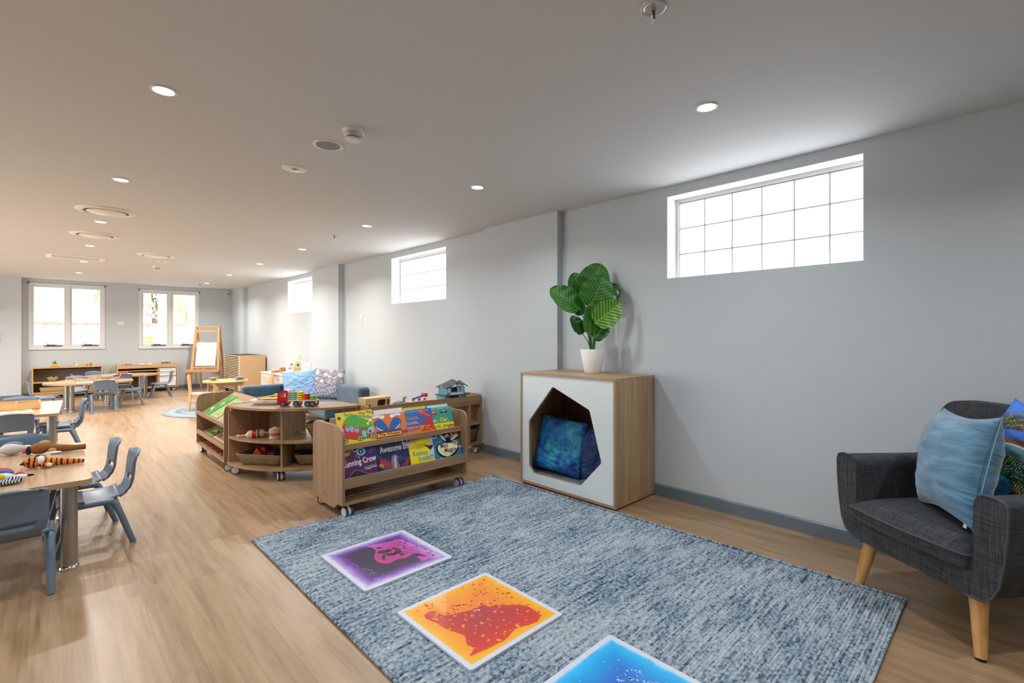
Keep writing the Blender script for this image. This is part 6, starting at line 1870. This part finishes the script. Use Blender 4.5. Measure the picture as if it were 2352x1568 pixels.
# ================================================================== EASEL
def easel():
    r = thing('easel', 'tall wooden art easel with white paper clipped on, in the far corner', 'easel', (2.237, 12.52, 0), math.atan2(12.2 - 12.52, 2.744 - 2.237))
    W = .60; am = laminate('golden_pine', 'z', '#b97a3c', '#dba25f', .4); ax = laminate('golden_pine', 'x', '#b97a3c', '#dba25f', .4)
    def bar(a, b, w, t, name, m=am):
        a, b = Vector(a), Vector(b); d = (b - a).normalized(); X = Vector((1, 0, 0)); n = d.cross(X).normalized()
        if abs(d.x) > .9: X = Vector((0, 1, 0)); n = Vector((0, 0, 1))
        q = []
        for p in (a, b): q += [p - X * w / 2 - n * t / 2, p + X * w / 2 - n * t / 2, p + X * w / 2 + n * t / 2, p - X * w / 2 + n * t / 2]
        return MB().add(q, [(3, 2, 1, 0), (4, 5, 6, 7), (0, 1, 5, 4), (1, 2, 6, 5), (2, 3, 7, 6), (3, 0, 4, 7)]).build(name, m, r, bev=.002)
    for x0, x1 in ((.02, .075), (W - .02, W - .075)):
        bar((x0, 0, 0), (x1, .20, 1.385), .05, .022, 'front_leg')
        bar((x0 + (.03 if x0 < .3 else -.03), .52, 0), (x1, .235, 1.385), .045, .022, 'back_leg')
    bar((.04, .21, 1.40), (W - .04, .21, 1.40), .07, .018, 'top_bar', ax)
    bar((.09, .175, 1.31), (W - .09, .175, 1.31), .018, .05, 'cross_bar', ax)
    bar((.04, .07, .50), (W - .04, .07, .50), .02, .03, 'lower_bar', ax)
    MB().box(-.03, W + .03, -.08, .06, .405, .42).box(-.03, W + .03, -.09, -.078, .405, .465).box(-.03, -.015, -.078, .06, .42, .455).box(W + .015, W + .03, -.078, .06, .42, .455).build('paint_tray', ax, r, bev=.002)
    def pl(z): return .0 + .20 * z / 1.385
    cl = N('clear_panel'); tr = cl.n('ShaderNodeBsdfTransparent', {'Color': (.95, .97, .96, 1)}); gl = cl.n('ShaderNodeBsdfGlossy', {'Roughness': .05}); mx = cl.n('ShaderNodeMixShader', {0: .08})
    cl.t.links.new(tr.outputs[0], mx.inputs[1]); cl.t.links.new(gl.outputs[0], mx.inputs[2]); cl.t.links.new(mx.outputs[0], cl.out.inputs[0])
    MB().add([(.09, pl(.52), .52), (W - .09, pl(.52), .52), (W - .10, pl(1.06), 1.06), (.10, pl(1.06), 1.06)], [(0, 1, 2, 3)]).build('clear_board', cl.m, r, solid=.003)
    p = thing('drawing_paper', 'large blank white sheet clipped to the easel', 'paper', (2.237, 12.52, 0), math.atan2(12.2 - 12.52, 2.744 - 2.237))
    MB().add([(.10, pl(.54) - .008, .54), (.50, pl(.54) - .008, .54), (.51, pl(1.055) - .006, 1.055), (.115, pl(1.055) - .006, 1.055)], [(0, 1, 2, 3)]).build('sheet', plain('paper_white', '#f0eee4', .7), p, solid=.001)
    MB().box(.30, .33, pl(1.06) - .02, pl(1.06) - .002, 1.045, 1.075).build('clip', plain('gloss_f0a81c', '#f0a81c', .3), r)
    MB().box(.37, .39, pl(1.06) - .02, pl(1.06) - .002, 1.05, 1.078).build('clip', plain('gloss_c98a3c', '#c98a3c', .3), r)
easel()

# ================================================================== COT STACK
def cots():
    X0, X1, Y0, Y1 = 2.80, 3.30, 10.86, 12.02
    t = thing('cot_trolley', 'low black wheeled trolley under the stack of slatted wooden cots', 'trolley', (X0, Y0, 0))
    MB().box(.02, X1 - X0 - .02, .02, Y1 - Y0 - .02, .055, .075).build('platform', M_BLACK, t)
    for x in (.05, X1 - X0 - .05):
        for y in (.05, Y1 - Y0 - .05): MB().cyl((x, y - .012, .028), (x, y + .012, .028), .028, n=20).build('wheel', M_BLACK, t)
    wm = laminate('cot_beech', 'x', '#c0966a', '#dab48a', .5); pl_ = plain('pale_cot_edge', '#dcc7a6', .5)
    H = .0345; n = 21
    base = thing('stacked_cot', '', 'cot', (X0, Y0, .0755))
    W, D = X1 - X0, Y1 - Y0
    MB().box(0, W, 0, .022, 0, H - .0025).build('end_rail', wm, base, bev=.001)
    MB().box(0, W, D - .022, D, 0, H - .0025).build('end_rail', wm, base, bev=.001)
    MB().box(-.002, .008, .03, D, H * .30, H * .74).build('side_rail', pl_, base)
    MB().box(-.002, .02, -.002, .03, 0, H - .0025).build('corner_post', pl_, base)
    MB().box(.008, W - .008, .022, D - .022, H * .12, H * .9).build('cot_bed', plain('cot_gap_shade', '#3b3128', .8), base)  # bed thickened and coloured dark to stand for the shade in the gaps
    for i in range(n):
        o = base if i == 0 else dup(base)
        o.location = (X0, Y0, .0755 + H * i)
        w_ = 'lowest' if i == 0 else 'topmost' if i == n - 1 else None
        o['label'] = ('%s slatted wooden cot of the stack beside the easel' % w_) if w_ else 'slatted wooden cot inside the stack beside the easel'
        o['group'] = 'stacked wooden cots'
cots()

# ================================================================== PLAY KITCHEN
def kitchen():
    X0, X1, Y0, Y1, H = 2.88, 3.315, 8.27, 9.74, .535
    r = thing('play_kitchen', 'pale pink-white wooden play kitchen cabinet behind the sofa', 'cabinet', (X0, Y0, 0))
    W, D = Y1 - Y0, X1 - X0
    pk = laminate('washed_birch', 'y', '#d8c5b6', '#e8dace', .5); wt = plain('white_worktop', '#efe8e2', .4)
    MB().box(.012, D, .0, W, .0128, H - .018).build('carcass', pk, r, bev=.001)
    for x, y in ((D - .03, .03), (D - .03, W - .03), (.04, W - .02)): MB().box(x - .015, x + .015, y - .015, y + .015, 0, .0128).build('foot', M_BLACK, r)
    MB().box(-.006, D, -.006, W + .006, H - .018, H).build('worktop', wt, r, bev=.002)
    k = 4; cw = W / k
    for i in range(k):
        y0 = i * cw + .006; y1 = (i + 1) * cw - .006
        d = MB().box(0, .012, y0, y1, .36, H - .026).build('drawer', pk, r, bev=.002)
        MB().cyl((-.012, (y0 + y1) / 2 - .03, .44), (-.012, (y0 + y1) / 2 + .03, .44), .005, n=8).box(-.012, 0, (y0 + y1) / 2 - .03, (y0 + y1) / 2 - .024, .437, .443).box(-.012, 0, (y0 + y1) / 2 + .024, (y0 + y1) / 2 + .03, .437, .443).build('handle', M_STEEL, d)
        d = MB().box(0, .012, y0, y1, .03, .35).build('door', pk, r, bev=.002)
        MB().cyl((-.014, y0 + .04, .26), (-.014, y0 + .04, .32), .005, n=8).box(-.014, 0, y0 + .037, y0 + .043, .262, .268).box(-.014, 0, y0 + .037, y0 + .043, .312, .318).build('handle', M_STEEL, d)
kitchen()
KZ = .5355
o = MB().lathe([(.0001, 0), (.05, 0), (.085, .022), (.087, .026), (.08, .024), (.048, .006), (.0001, .005)], 28).build('toy_dish', plain('gloss_e2671f', '#e2671f', .3)); o.location = (3.02, 9.36, KZ); tag(o, 'shallow bright orange toy dish on the play kitchen', 'dish')
r = thing('toy_jug', 'tall orange-brown toy jug on the play kitchen', 'jug', (3.04, 9.02, KZ), R(200))
MB().lathe([(.0001, 0), (.040, 0), (.046, .02), (.05, .09), (.055, .10), (.050, .10), (.04, .02), (.0001, .01)], 28).build('jug_body', plain('gloss_b8671c', '#b8671c', .35), r)
MB().tube([(.05, 0, .085), (.085, 0, .08), (.085, 0, .03), (.047, 0, .022)], .007, 8).build('handle', plain('gloss_b8671c', '#b8671c', .35), r)
MB().tube([(-.02, 0, .095), (-.06, 0, .115), (-.12, 0, .112)], .005, 8).build('ladle', plain('ladle_blue_grey', '#6f8fa0', .4), r)
def arch_sign(label, x, y, w, h, hexes, rz, group='arched toy packs on the play kitchen'):
    r = thing('arched_toy_pack', label, 'toy pack', (x, y, KZ), rz, group)
    P = [(-w / 2, 0), (w / 2, 0)] + [(w / 2 * math.cos(PI * i / 14), h * .35 + h * .65 * math.sin(PI * i / 14)) for i in range(15)]
    m = MB(); m.prism(P, 0, .05, XZ); m.build('pack_body', art_mat(hexes[0]), r)
    A = Art(w, h, -.001)
    A.poly(hexes[1], [(.5 + p[0] / w * .86, .04 + p[1] / h * .86) for p in P], 1)
    A.rect(hexes[2], .2, .8, .32, .46, 3); A.disc(hexes[3], .5, .66, .10, 3); A.rect(hexes[4], .14, .86, .12, .26, 3)
    o = A.build(r, 'pack_print'); o.location = (-w / 2, 0, 0)
arch_sign('pale grey arched toy pack at the back on the play kitchen', 3.10, 8.80, .20, .24, ['#e4e4e6', '#c9cdd3', '#8d99a6', '#c0394a', '#dfe2e6'], R(-38))
arch_sign('green striped arched toy pack with dark lettering bands on the play kitchen', 3.09, 8.47, .20, .25, ['#e9e3cf', '#b9b88a', '#c98a6a', '#3a3a34', '#4a3a34'], R(-38))
arch_sign('small brown and cream toy pack perched above the arched packs', 3.17, 8.68, .09, .34, ['#e6dcc0', '#d8d2b0', '#b06a5a', '#5a2a22', '#efe6d0'], R(-38))
r = thing('standing_card', 'white printed card leaning at the right end of the play kitchen', 'card', (3.17, 8.36, KZ), rot=(R(-10), 0, R(-30)))
MB().box(-.07, .07, 0, .01, 0, .22).build('card', art_mat('#f2f2f0'), r)
A = Art(.14, .22, -.0006)
for i in range(5): A.disc(('#9aa3a8', '#b9c0c4')[i % 2], .25 + .14 * i, .45 + .1 * ((i * 7) % 3), .07, 2)
A.rect('#c4cacc', .12, .5, .82, .88, 2); A.build(r, 'card_print').location = (-.07, 0, 0)
o = MB().lathe([(.0001, 0), (.012, 0), (.012, .03), (.006, .038), (.0001, .04)], 12).build('toy_bottle', M_WHITE); o.location = (3.05, 9.60, KZ); tag(o, 'tiny white toy bottle at the left end of the play kitchen', 'bottle')

# ================================================================== BACK WALL SHELVES
BX, BY, BZ = (laminate('back_shelf_wood', a, '#b58f5e', '#d1ab78', .45) for a in 'xyz')
def shelf_left():
    X0, X1, Y0, Y1, H = -.200, .818, 12.82, 13.14, .604
    r = thing('open_shelf', 'low wooden open shelf under the left back window', 'shelf unit', (X0, Y0, 0))
    W, D = X1 - X0, Y1 - Y0; t = .018
    for x in (0, W - t): MB().box(x, x + t, 0, D, .06, H).build('side_panel', BZ, r, bev=.001)
    MB().box(t, W - t, 0, D, .556, .574).box(t, W - t, 0, .016, .556, .600).build('top_board', BX, r)
    MB().box(t, W - t, 0, D, .300, .318).build('shelf', BX, r); MB().box(t, W - t, 0, D, .100, .118).build('bottom_shelf', BX, r)
    MB().box(t, W - t, D - .012, D, .118, .556).build('back_panel', plain('warm_grey_panel', '#857a76', .6), r)
    MB().box(.02, W - .02, .05, D - .03, 0, .060).build('plinth', M_BLACK, r)
    MB().box(.01, W - .01, .02, D, .060, .100).build('base_rail', BX, r)
shelf_left()
def shelf_right():
    X0, X1, Y0, Y1, H = 1.045, 2.085, 12.80, 13.13, .600
    r = thing('drawer_shelf', 'low wooden shelf with three white drawers under the right back window', 'shelf unit', (X0, Y0, 0))
    W, D = X1 - X0, Y1 - Y0; t = .018; xd = .685
    for x in (0, W - t): MB().box(x, x + t, 0, D, .085, H).build('side_panel', BZ, r, bev=.001)
    MB().box(xd, xd + t, .004, D, .103, .50).build('divider', BZ, r)
    MB().box(t, W - t, .0, .016, .515, .592).build('front_rail', BX, r); MB().box(t, W - t, .016, D, .515, .53).build('top_board', BX, r)
    for z in (.455, .36): MB().box(t, xd, 0, D, z, z + .014).build('shelf', BX, r)
    MB().box(t, W - t, 0, D, .085, .103).build('bottom_shelf', BX, r)
    MB().box(t, W - t, D - .012, D, .103, .515).build('back_panel', plain('dark_oak_panel', '#5d412c', .6), r)
    a = N('frosted_white_tub'); a.set(Base_Color=(.80, .82, .82, 1), Roughness=.35)
    for z0, z1 in ((.425, .500), (.335, .415), (.115, .322)):
        d = MB().add([(xd + .03, .0, z0), (W - .032, .0, z0), (W - .032, D - .03, z0), (xd + .03, D - .03, z0), (xd + .024, -.004, z1), (W - .026, -.004, z1), (W - .026, D - .03, z1), (xd + .024, D - .03, z1)], [(0, 3, 2, 1), (0, 1, 5, 4), (1, 2, 6, 5), (2, 3, 7, 6), (3, 0, 4, 7), (4, 5, 6, 7)]).build('drawer', a.m, r, bev=.004)
        MB().box(xd + .022, W - .024, -.012, -.004, z1 - .014, z1).build('drawer_lip', M_WHITE, d)
    for (x, y) in ((.05, .05), (W - .05, .05), (.05, D - .05), (W - .05, D - .05)): castor(r, x, y, R(30), .034, .0855)
shelf_right()
# rainbow boats
cols = [('#c8321c', 'red'), ('#e8601c', 'orange'), ('#f0a01c', 'amber'), ('#e8cc1c', 'yellow'), ('#8cbf2a', 'lime'), ('#2c8f5a', 'green'), ('#1c7f9a', 'teal'), ('#1c5f93', 'blue')]
for i, (c, nm) in enumerate(cols):
    w_ = .155 - .0165 * i; z0 = .5745 + .0165 * i
    P = [(-w_ / 2, .0155), (-w_ / 2 + .012, 0), (w_ / 2 - .012, 0), (w_ / 2, .0155)]
    o = MB().prism(P, 0, .06, XZ).build('stacking_boat', plain('gloss_' + c[1:], c, .4), None, bev=.002)
    o.location = (.115 + .004 * math.sin(i * 2), 12.90, z0); tag(o, '%s wooden boat of the rainbow stack on the left back shelf' % nm, 'stacking toy', 'rainbow stacking boats')
o = MB().box(0, .30, 0, .13, 0, .012).build('display_board', M_PINEX, None, bev=.003); o.location = (.405, 12.86, .5745); tag(o, 'flat wooden board holding four jars on the left back shelf', 'board')
for i, (c, h, nm) in enumerate((('#bcd98a', .030, 'pale green'), ('#d9c83a', .040, 'yellow'), ('#e8702c', .048, 'orange'), ('#dc4a2c', .060, 'red'))):
    r = thing('toy_jar', '%s little jar with a green lid on the left back shelf' % nm, 'jar', (.475 + .055 * i, 12.92, .5867), 0, 'four little jars in a row')
    MB().lathe([(.0001, 0), (.017, 0), (.019, h * .5), (.017, h)], 18).build('jar_body', plain('gloss_' + c[1:], c, .3), r)
    MB().lathe([(.020, h), (.020, h + .004), (.012, h + .005), (.012, h + .016), (.0001, h + .017)], 18).build('lid', plain('gloss_6fbf4a', '#6fbf4a', .35), r)
o = MB().lathe([(.0001, 0), (.014, 0), (.014, .05), (.008, .052), (.008, .07), (.0001, .07)], 16).build('candle_jar', plain('cream_glass', '#e9e4d6', .3)); o.location = (.43, 12.94, .5867); tag(o, 'cream coloured slim bottle at the left of the jars', 'bottle')
straw = wicker('pale_straw', '#8f7a4e', '#c9b184')
basket('small pale straw basket of balls on the left back shelf', (.085, 12.95, .3185), 0, .165, .14, .07, .03, straw)
for i, (dx, c, nm) in enumerate(((-.045, '#c98a5e', 'tan'), (-.015, '#e2c2b0', 'pink-beige'), (.018, '#3a2a24', 'dark brown'), (.045, '#d9a98a', 'peach'))):
    o = MB().ell((0, 0, 0), .022, 14, 8).build('toy_ball', plain('ball_' + c[1:], c, .5)); o.location = (.085 + dx, 12.94, .385); tag(o, '%s ball in the small straw basket' % nm, 'ball', 'balls in the straw basket')
basket('long pale straw basket on the bottom of the left back shelf', (.16, 12.95, .1185), 0, .52, .18, .085, .015, straw)
basket('second long straw basket at the right bottom of the left back shelf', (.62, 12.95, .1185), 0, .30, .18, .07, .015, straw)
for i, (x, c, nm) in enumerate(((.395, '#6fbf2a', 'lime green'), (.50, '#c9402c', 'red'), (.575, '#e8a82a', 'amber'), (.65, '#1f7f8a', 'teal'))):
    o = MB().lathe([(.0001, 0), (.026, 0), (.030, .03), (.024, .052), (.012, .062), (.0001, .064)], 18).build('toy_pot', plain('gloss_' + c[1:], c, .35)); o.location = (x, 12.90, .3185); tag(o, '%s toy pot on the middle of the left back shelf' % nm, 'toy', 'toy pots on the left back shelf')
for i, (x, c, nm) in enumerate(((1.13, '#c03a6a', 'rose'), (1.165, '#e0508c', 'pink'), (1.195, '#3a2a5a', 'navy'), (1.222, '#1f4f7a', 'blue'), (1.250, '#1f6a7a', 'teal'), (1.278, '#c8282c', 'red'))):
    o = MB().lathe([(.0001, 0), (.013, 0), (.013, .045), (.010, .05), (.010, .06), (.0001, .06)], 14).build('paint_pot', plain('gloss_' + c[1:], c, .35)); o.location = (x, 12.86, .5305); o.scale = (1, 1, 1.35); tag(o, '%s paint pot on the right back shelf' % nm, 'paint pot', 'row of paint pots')
for x, nm in ((1.47, 'left'), (1.60, 'right')):
    o = MB().box(-.045, .045, -.05, .05, 0, .075).build('paper_stack', plain('paper', '#f3efe6', .8), None, bev=.002); o.location = (x, 12.92, .5305); tag(o, '%s white paper stack on the right back shelf' % nm, 'paper', 'paper stacks')
for i, (x, c) in enumerate(((1.82, '#1f2a2c'), (1.845, '#2a2a2c'), (1.87, '#22383a'), (1.893, '#b8282c'), (1.925, '#1f2a2c'), (1.96, '#24303a'))):
    r = thing('paint_brush', ('red' if i == 3 else 'dark') + ' handled brush standing at the right end of the right back shelf', 'brush', (x, 12.87 + .02 * (i % 2), .5305), rot=(0, R(-6 + 3 * (i % 4)), 0), group='standing brushes' if i != 3 else 'red standing brush')
    MB().cyl((0, 0, 0), (0, 0, .105), .008, n=10).build('handle', plain('gloss_' + c[1:], c, .35), r)
    MB().cyl((0, 0, .105), (0, 0, .16), .009, .010, n=10).build('bristle_head', plain('bristle_pale', '#e6dfd8', .6), r)

# ================================================================== THINGS ON THE TABLES
r = thing('wooden_box', 'long divided wooden box on the second table, cut by the left edge', 'box', (-.745, 6.80, TH + .0005), R(-2))
BB = laminate('bamboo', 'x', '#b98a54', '#d3a972', .4)
L, D_, H_ = .695, .27, .066
MB().box(0, L, 0, .012, 0, H_).box(0, L, D_ - .012, D_, 0, H_).box(0, .012, .012, D_ - .012, 0, H_).box(L - .012, L, .012, D_ - .012, 0, H_).box(0, L, 0, D_, 0, .008).build('box_body', BB, r, bev=.001)
MB().box(L - .18, L - .168, .012, D_ - .012, .008, H_ - .004).build('divider', BB, r)
r = thing('picture_card', 'white card with green, yellow and blue shapes on the second table', 'card', (-.32, 6.565, TH + .0005), R(6))
MB().prism(rrect(0, .235, 0, .20, .01), 0, .003).build('card', art_mat('#e3e8ee'), r)
m = MB()
for c, P in (('#3f9a4c', [(.12, .10), (.17, .09), (.20, .13), (.16, .16)]), ('#e8d23a', [(.09, .15), (.15, .15), (.17, .18), (.11, .185)]), ('#3a4aa8', [(.05, .06), (.10, .05), (.12, .075), (.08, .09)]), ('#e8a22c', [(.05, .10), (.09, .095), (.10, .13), (.06, .13)])):
    m.mat(art_mat(c)); m.prism(jitter_poly(P, 0, 4), .003, .0042)
m.build('card_print', None, r)
def skin_fig(name, mat, parent, blobs_, vox=.0035):
    m = MB()
    for b in blobs_:
        if isinstance(b[0], tuple): m.ell(b[0], b[1], 18, 12)
        else: m.tube(b[0], b[1], 12)
    return m.build(name, mat, parent, remesh=vox)
def tiger_mat():
    a = N('tiger_plush'); v = a.obj(); s = a.n('ShaderNodeSeparateXYZ', {0: v})
    w_ = a.n('ShaderNodeTexWave', {'Vector': a.map(v, (1, .5, .6)), 'Scale': 14.0, 'Distortion': 3.2, 'Detail': 2.0, 'Detail Scale': 2.0}, bands_direction='X').outputs['Fac']
    a.set(Base_Color=a.ramp(w_, [(.66, srgb('#e07a12')), (.74, srgb('#2c1c10'))]), Roughness=.85); a.bump(a.noise(v, 160, 2), .4, .002)
    return a.m
def plush(name, hexc): return plain(name, hexc, .9, 0, .5, 120)
TT = TH + .0008
def puppet_tiger():
    r = thing('tiger_puppet', 'orange and black striped soft tiger puppet lying on the nearest table', 'puppet', (-.055, 3.765, TT), R(-10))
    skin_fig('puppet_body', tiger_mat(), r, [((.0, 0, .032), (.040, .036, .031)), ([(.03, 0, .024), (.08, 0, .024), (.14, 0, .018), (.215, 0, .012)], [.022, .024, .018, .011]), ((.06, -.035, .018), (.022, .014, .012)), ((.07, .035, .018), (.022, .012, .012))], .003)
    wt = plush('plush_white', '#e8e6e6')
    skin_fig('muzzle', wt, r, [((.034, -.006, .038), (.018, .024, .024)), ((.028, .0, .056), (.016, .016, .010))], .0025)
    MB().ell((.075, -.042, .018), (.013, .010, .010), 14, 8).build('paw', wt, r)
    MB().ell((.052, .005, .050), (.006, .008, .006), 10, 6).build('tongue', plush('plush_pink', '#d84a5e'), r)
    MB().ell((.020, -.002, .066), (.010, .008, .004), 12, 8).build('nose', plush('plush_black', '#1f1b1d'), r)
    MB().ell((-.012, -.030, .034), (.012, .004, .006), 12, 8).build('eye', plush('plush_black', '#1f1b1d'), r)
    for s in (-1, 1): MB().ell((-.038, s * .022, .032), (.010, .010, .006), 12, 8).build('ear', plush('plush_black', '#1f1b1d'), r)
puppet_tiger()
def puppet_monkey():
    r = thing('monkey_puppet', 'brown soft monkey puppet stretched out at the back of the nearest table', 'puppet', (-.03, 4.185, TT), R(-6))
    br = plush('plush_brown', '#8a5a22'); tn = plush('plush_tan', '#c49358')
    skin_fig('puppet_body', br, r, [((.0, 0, .036), (.050, .042, .035)), ([(.05, .0, .03), (.10, -.005, .024), (.16, -.01, .020), (.215, -.01, .020)], [.026, .024, .019, .017])], .0035)
    skin_fig('puppet_face', tn, r, [((.018, .03, .058), (.030, .022, .020)), ((.058, -.030, .020), (.022, .016, .016))], .003)
    MB().ell((-.048, -.01, .03), (.014, .022, .026), 14, 10).build('hair', plush('plush_black', '#1f1b1d'), r)
    MB().ell((-.068, -.012, .028), (.012, .011, .011), 12, 8).build('nose', plush('plush_pink', '#d84a5e'), r)
    MB().ell((.07, -.048, .009), (.035, .016, .008), 14, 8).build('label_flap', plush('plush_white', '#e8e6e6'), r)
puppet_monkey()
def puppet_grey():
    r = thing('koala_puppet', 'round grey and white soft animal puppet at the left of the nearest table', 'puppet', (-.155, 4.275, TT), R(-8))
    skin_fig('puppet_body', plush('plush_pale_grey', '#c9c5c8'), r, [((0, 0, .036), (.055, .046, .035)), ((.062, .02, .028), (.030, .026, .022)), ((-.065, .01, .026), (.022, .016, .020))], .0035)
    skin_fig('puppet_cap', plush('plush_grey', '#77797a'), r, [((.004, .016, .056), (.046, .036, .022)), ((-.075, .0, .030), (.012, .012, .018))], .003)
    MB().ell((-.088, -.01, .016), (.012, .010, .010), 12, 8).build('nose', plush('plush_pink', '#d84a5e'), r)
puppet_grey()
def puppet_bird():
    r = thing('bird_puppet', 'black, white and yellow soft bird puppet with a pink top at the left edge', 'puppet', (-.175, 3.475, TT), R(-12))
    skin_fig('puppet_body', plush('plush_white', '#e8e6e6'), r, [((0, .02, .028), (.055, .032, .026)), ((.075, .03, .020), (.030, .016, .013))], .0035)
    skin_fig('puppet_crown', plush('plush_pink', '#d84a5e'), r, [((-.01, .075, .036), (.052, .026, .030)), ((.062, .075, .024), (.018, .014, .014))], .0035)
    skin_fig('yellow_chest', plush('plush_yellow', '#e8c81c'), r, [((.008, -.012, .036), (.022, .018, .018))], .003)
    skin_fig('blue_collar', plush('plush_blue', '#2c7fc0'), r, [([(-.05, .02, .046), (0, .012, .058), (.05, .03, .046)], [.008, .010, .008])], .003)
    a = N('zebra_weave'); w_ = a.n('ShaderNodeTexWave', {'Vector': a.obj(), 'Scale': 30.0, 'Distortion': 6.0}).outputs['Fac']
    a.set(Base_Color=a.ramp(w_, [(.5, srgb('#24262a')), (.6, srgb('#c9ccd0'))]), Roughness=.85)
    skin_fig('wing', a.m, r, [((.055, -.020, .018), (.045, .030, .017)), ((.03, -.045, .014), (.060, .020, .012))], .0035)
    MB().ell((.108, .034, .022), (.018, .009, .006), 12, 8).build('wing_tip', plush('plush_black', '#1f1b1d'), r)
puppet_bird()
DM = plain('tan_plastic', '#c2905a', .45)
def dino(label, x, y, rz, k=1.0, neck=1, z=.459):
    r = thing('toy_dinosaur', label, 'toy dinosaur', (x, y, z), R(rz), 'tan toy dinosaurs on the oval table')
    m = MB().ell((0, 0, .042 * k), (.036 * k, .012 * k, .013 * k), 14, 10)
    if neck: m.tube([(.03 * k, 0, .045 * k), (.055 * k, 0, .075 * k), (.062 * k, 0, .105 * k), (.078 * k, 0, .112 * k)], [.008 * k, .006 * k, .005 * k, .006 * k], 8)
    else: m.tube([(.03 * k, 0, .045 * k), (.055 * k, 0, .055 * k), (.078 * k, 0, .052 * k)], [.009 * k, .009 * k, .006 * k], 8)
    m.tube([(-.03 * k, 0, .042 * k), (-.07 * k, 0, .035 * k), (-.11 * k, .012 * k, .020 * k)], [.009 * k, .005 * k, .002 * k], 8)
    for sx in (-.024, .024):
        for sy in (-1, 1): m.tube([(sx * k, sy * .012 * k, .035 * k), ((sx + .006) * k, sy * .018 * k, .018 * k), (sx * k, sy * .019 * k, 0)], [.006 * k, .004 * k, .004 * k], 7)
    m.build('dinosaur_body', DM, r)
dino('long-necked tan toy dinosaur, tallest on the oval table', .36, 10.30, 200, 1.2)
dino('tan toy dinosaur in front of the long-necked one', .42, 10.20, 150, 1.0, 0)
dino('tan toy dinosaur facing right near the middle of the oval table', .50, 10.36, 20, 1.0, 0)
dino('small tan toy dinosaur right of the middle of the oval table', .66, 10.32, 200, .8, 0)
dino('small low tan toy dinosaur at the left end of the oval table', .18, 10.45, 10, .7, 0)
dino('tan toy dinosaur with a raised neck at the right end of the oval table', .85, 10.42, 30, 1.0, 1)
dino('tan toy dinosaur walking away behind the middle of the oval table', .58, 10.52, 100, .9, 0)
for i, (x, y, s) in enumerate(((.20, 10.28, 'front'), (.30, 10.66, 'back'))):
    o = MB().prism(rrect(0, .17, 0, .11, .02), 0, .014).build('wooden_plate', M_PINEX, None, bev=.003); o.location = (x - .08, y - .02, .4585); tag(o, 'small wooden tray at the left %s of the dinosaur table' % s, 'tray', 'small wooden trays')
o = MB().prism(rrect(0, .30, 0, .21, .03), 0, .003).build('white_sheet', art_mat('#eceaf0')); o.location = (.34, 10.14, .4585); o.rotation_euler = (0, 0, .05); tag(o, 'white sheet under the toy dinosaurs', 'paper')
r = thing('fruit_tray', 'pale tray of orange and red toy fruit on the far oval table', 'tray', (1.04, 11.80, .4585))
MB().lathe([(.0001, 0), (.13, 0), (.15, .022), (.145, .022), (.125, .006), (.0001, .005)], 28).build('tray_body', plain('peach_tray', '#ecc9a8', .5), r)
for i in range(11):
    c = ('#d83a1c', '#e8701c', '#c8282c', '#8a1f3c')[i % 4]
    o = MB().ell((0, 0, 0), (.026, .022, .020), 12, 8).build('toy_fruit', plain('gloss_' + c[1:], c, .35)); o.location = (1.04 + .09 * math.cos(i * 2.4) * (.3 + .07 * i), 11.80 + .09 * math.sin(i * 2.4) * (.3 + .07 * i), .4585 + .026)
    tag(o, 'orange or red toy fruit in the tray on the far oval table', 'toy fruit', 'toy fruit in the peach tray')

# ================================================================== LEFT EDGE: WALL TOY AND HANGING PLANT
def wall_toy():
    r = thing('wall_activity_panel', 'red wavy wall activity panel with black pegs at the left edge', 'wall toy', (-1.125, YB - .16, 0))
    P = [(0, 1.08), (.46, 1.08), (.475, 1.20), (.45, 1.34), (.47, 1.46), (.445, 1.60), (.47, 1.72), (.44, 1.86), (.30, 1.90), (0, 1.88)]
    m = MB(); m.prism(jitter_poly(P, 0, 4), -.02, 0, XZ); m.build('panel', plain('gloss_red_panel', '#b3242f', .35), r)
    for (x, z) in ((.44, 1.76), (.45, 1.70), (.46, 1.47), (.455, 1.22), (.47, 1.12)):
        MB().cyl((x, -.02, z), (x + .025, -.07, z + .004), .008, n=10).ell((x + .028, -.075, z + .004), .012, 12, 8).build('peg', M_BLACK, r)
wall_toy()
def hanging():
    C = Vector((-.50, 4.45, 1.50))
    r = thing('hanging_plant', 'hanging plant whose green leaf tip enters at the left edge', 'potted plant', C)
    MB().lathe([(.0001, 0), (.07, 0), (.10, .14), (.094, .14), (.09, .11)], 28).build('plant_pot', plain('matt_white_pot', '#f2efec', .55), r)
    for a in (0, 120, 240): MB().tube([(.097 * math.cos(R(a)), .097 * math.sin(R(a)), .138), (0, 0, .50), (0, 0, CEIL - 1.50)], .0025, 6).build('cord', plain('jute', '#b8a482', .9), r)
    for (a, l, up, w_) in ((-22, .21, -.02, .085), (60, .20, .05, .08), (150, .2, .03, .08), (230, .2, .0, .08), (10, .12, .12, .07)):
        o = leaf_mesh(l, w_, .2, .3).build('leaf', LEAF2, r)
        o.location = (.05 * math.cos(R(a)), .05 * math.sin(R(a)), .13 + up * .3); o.rotation_euler = (0, R(-14 if up > 0 else 4), R(a))
hanging()
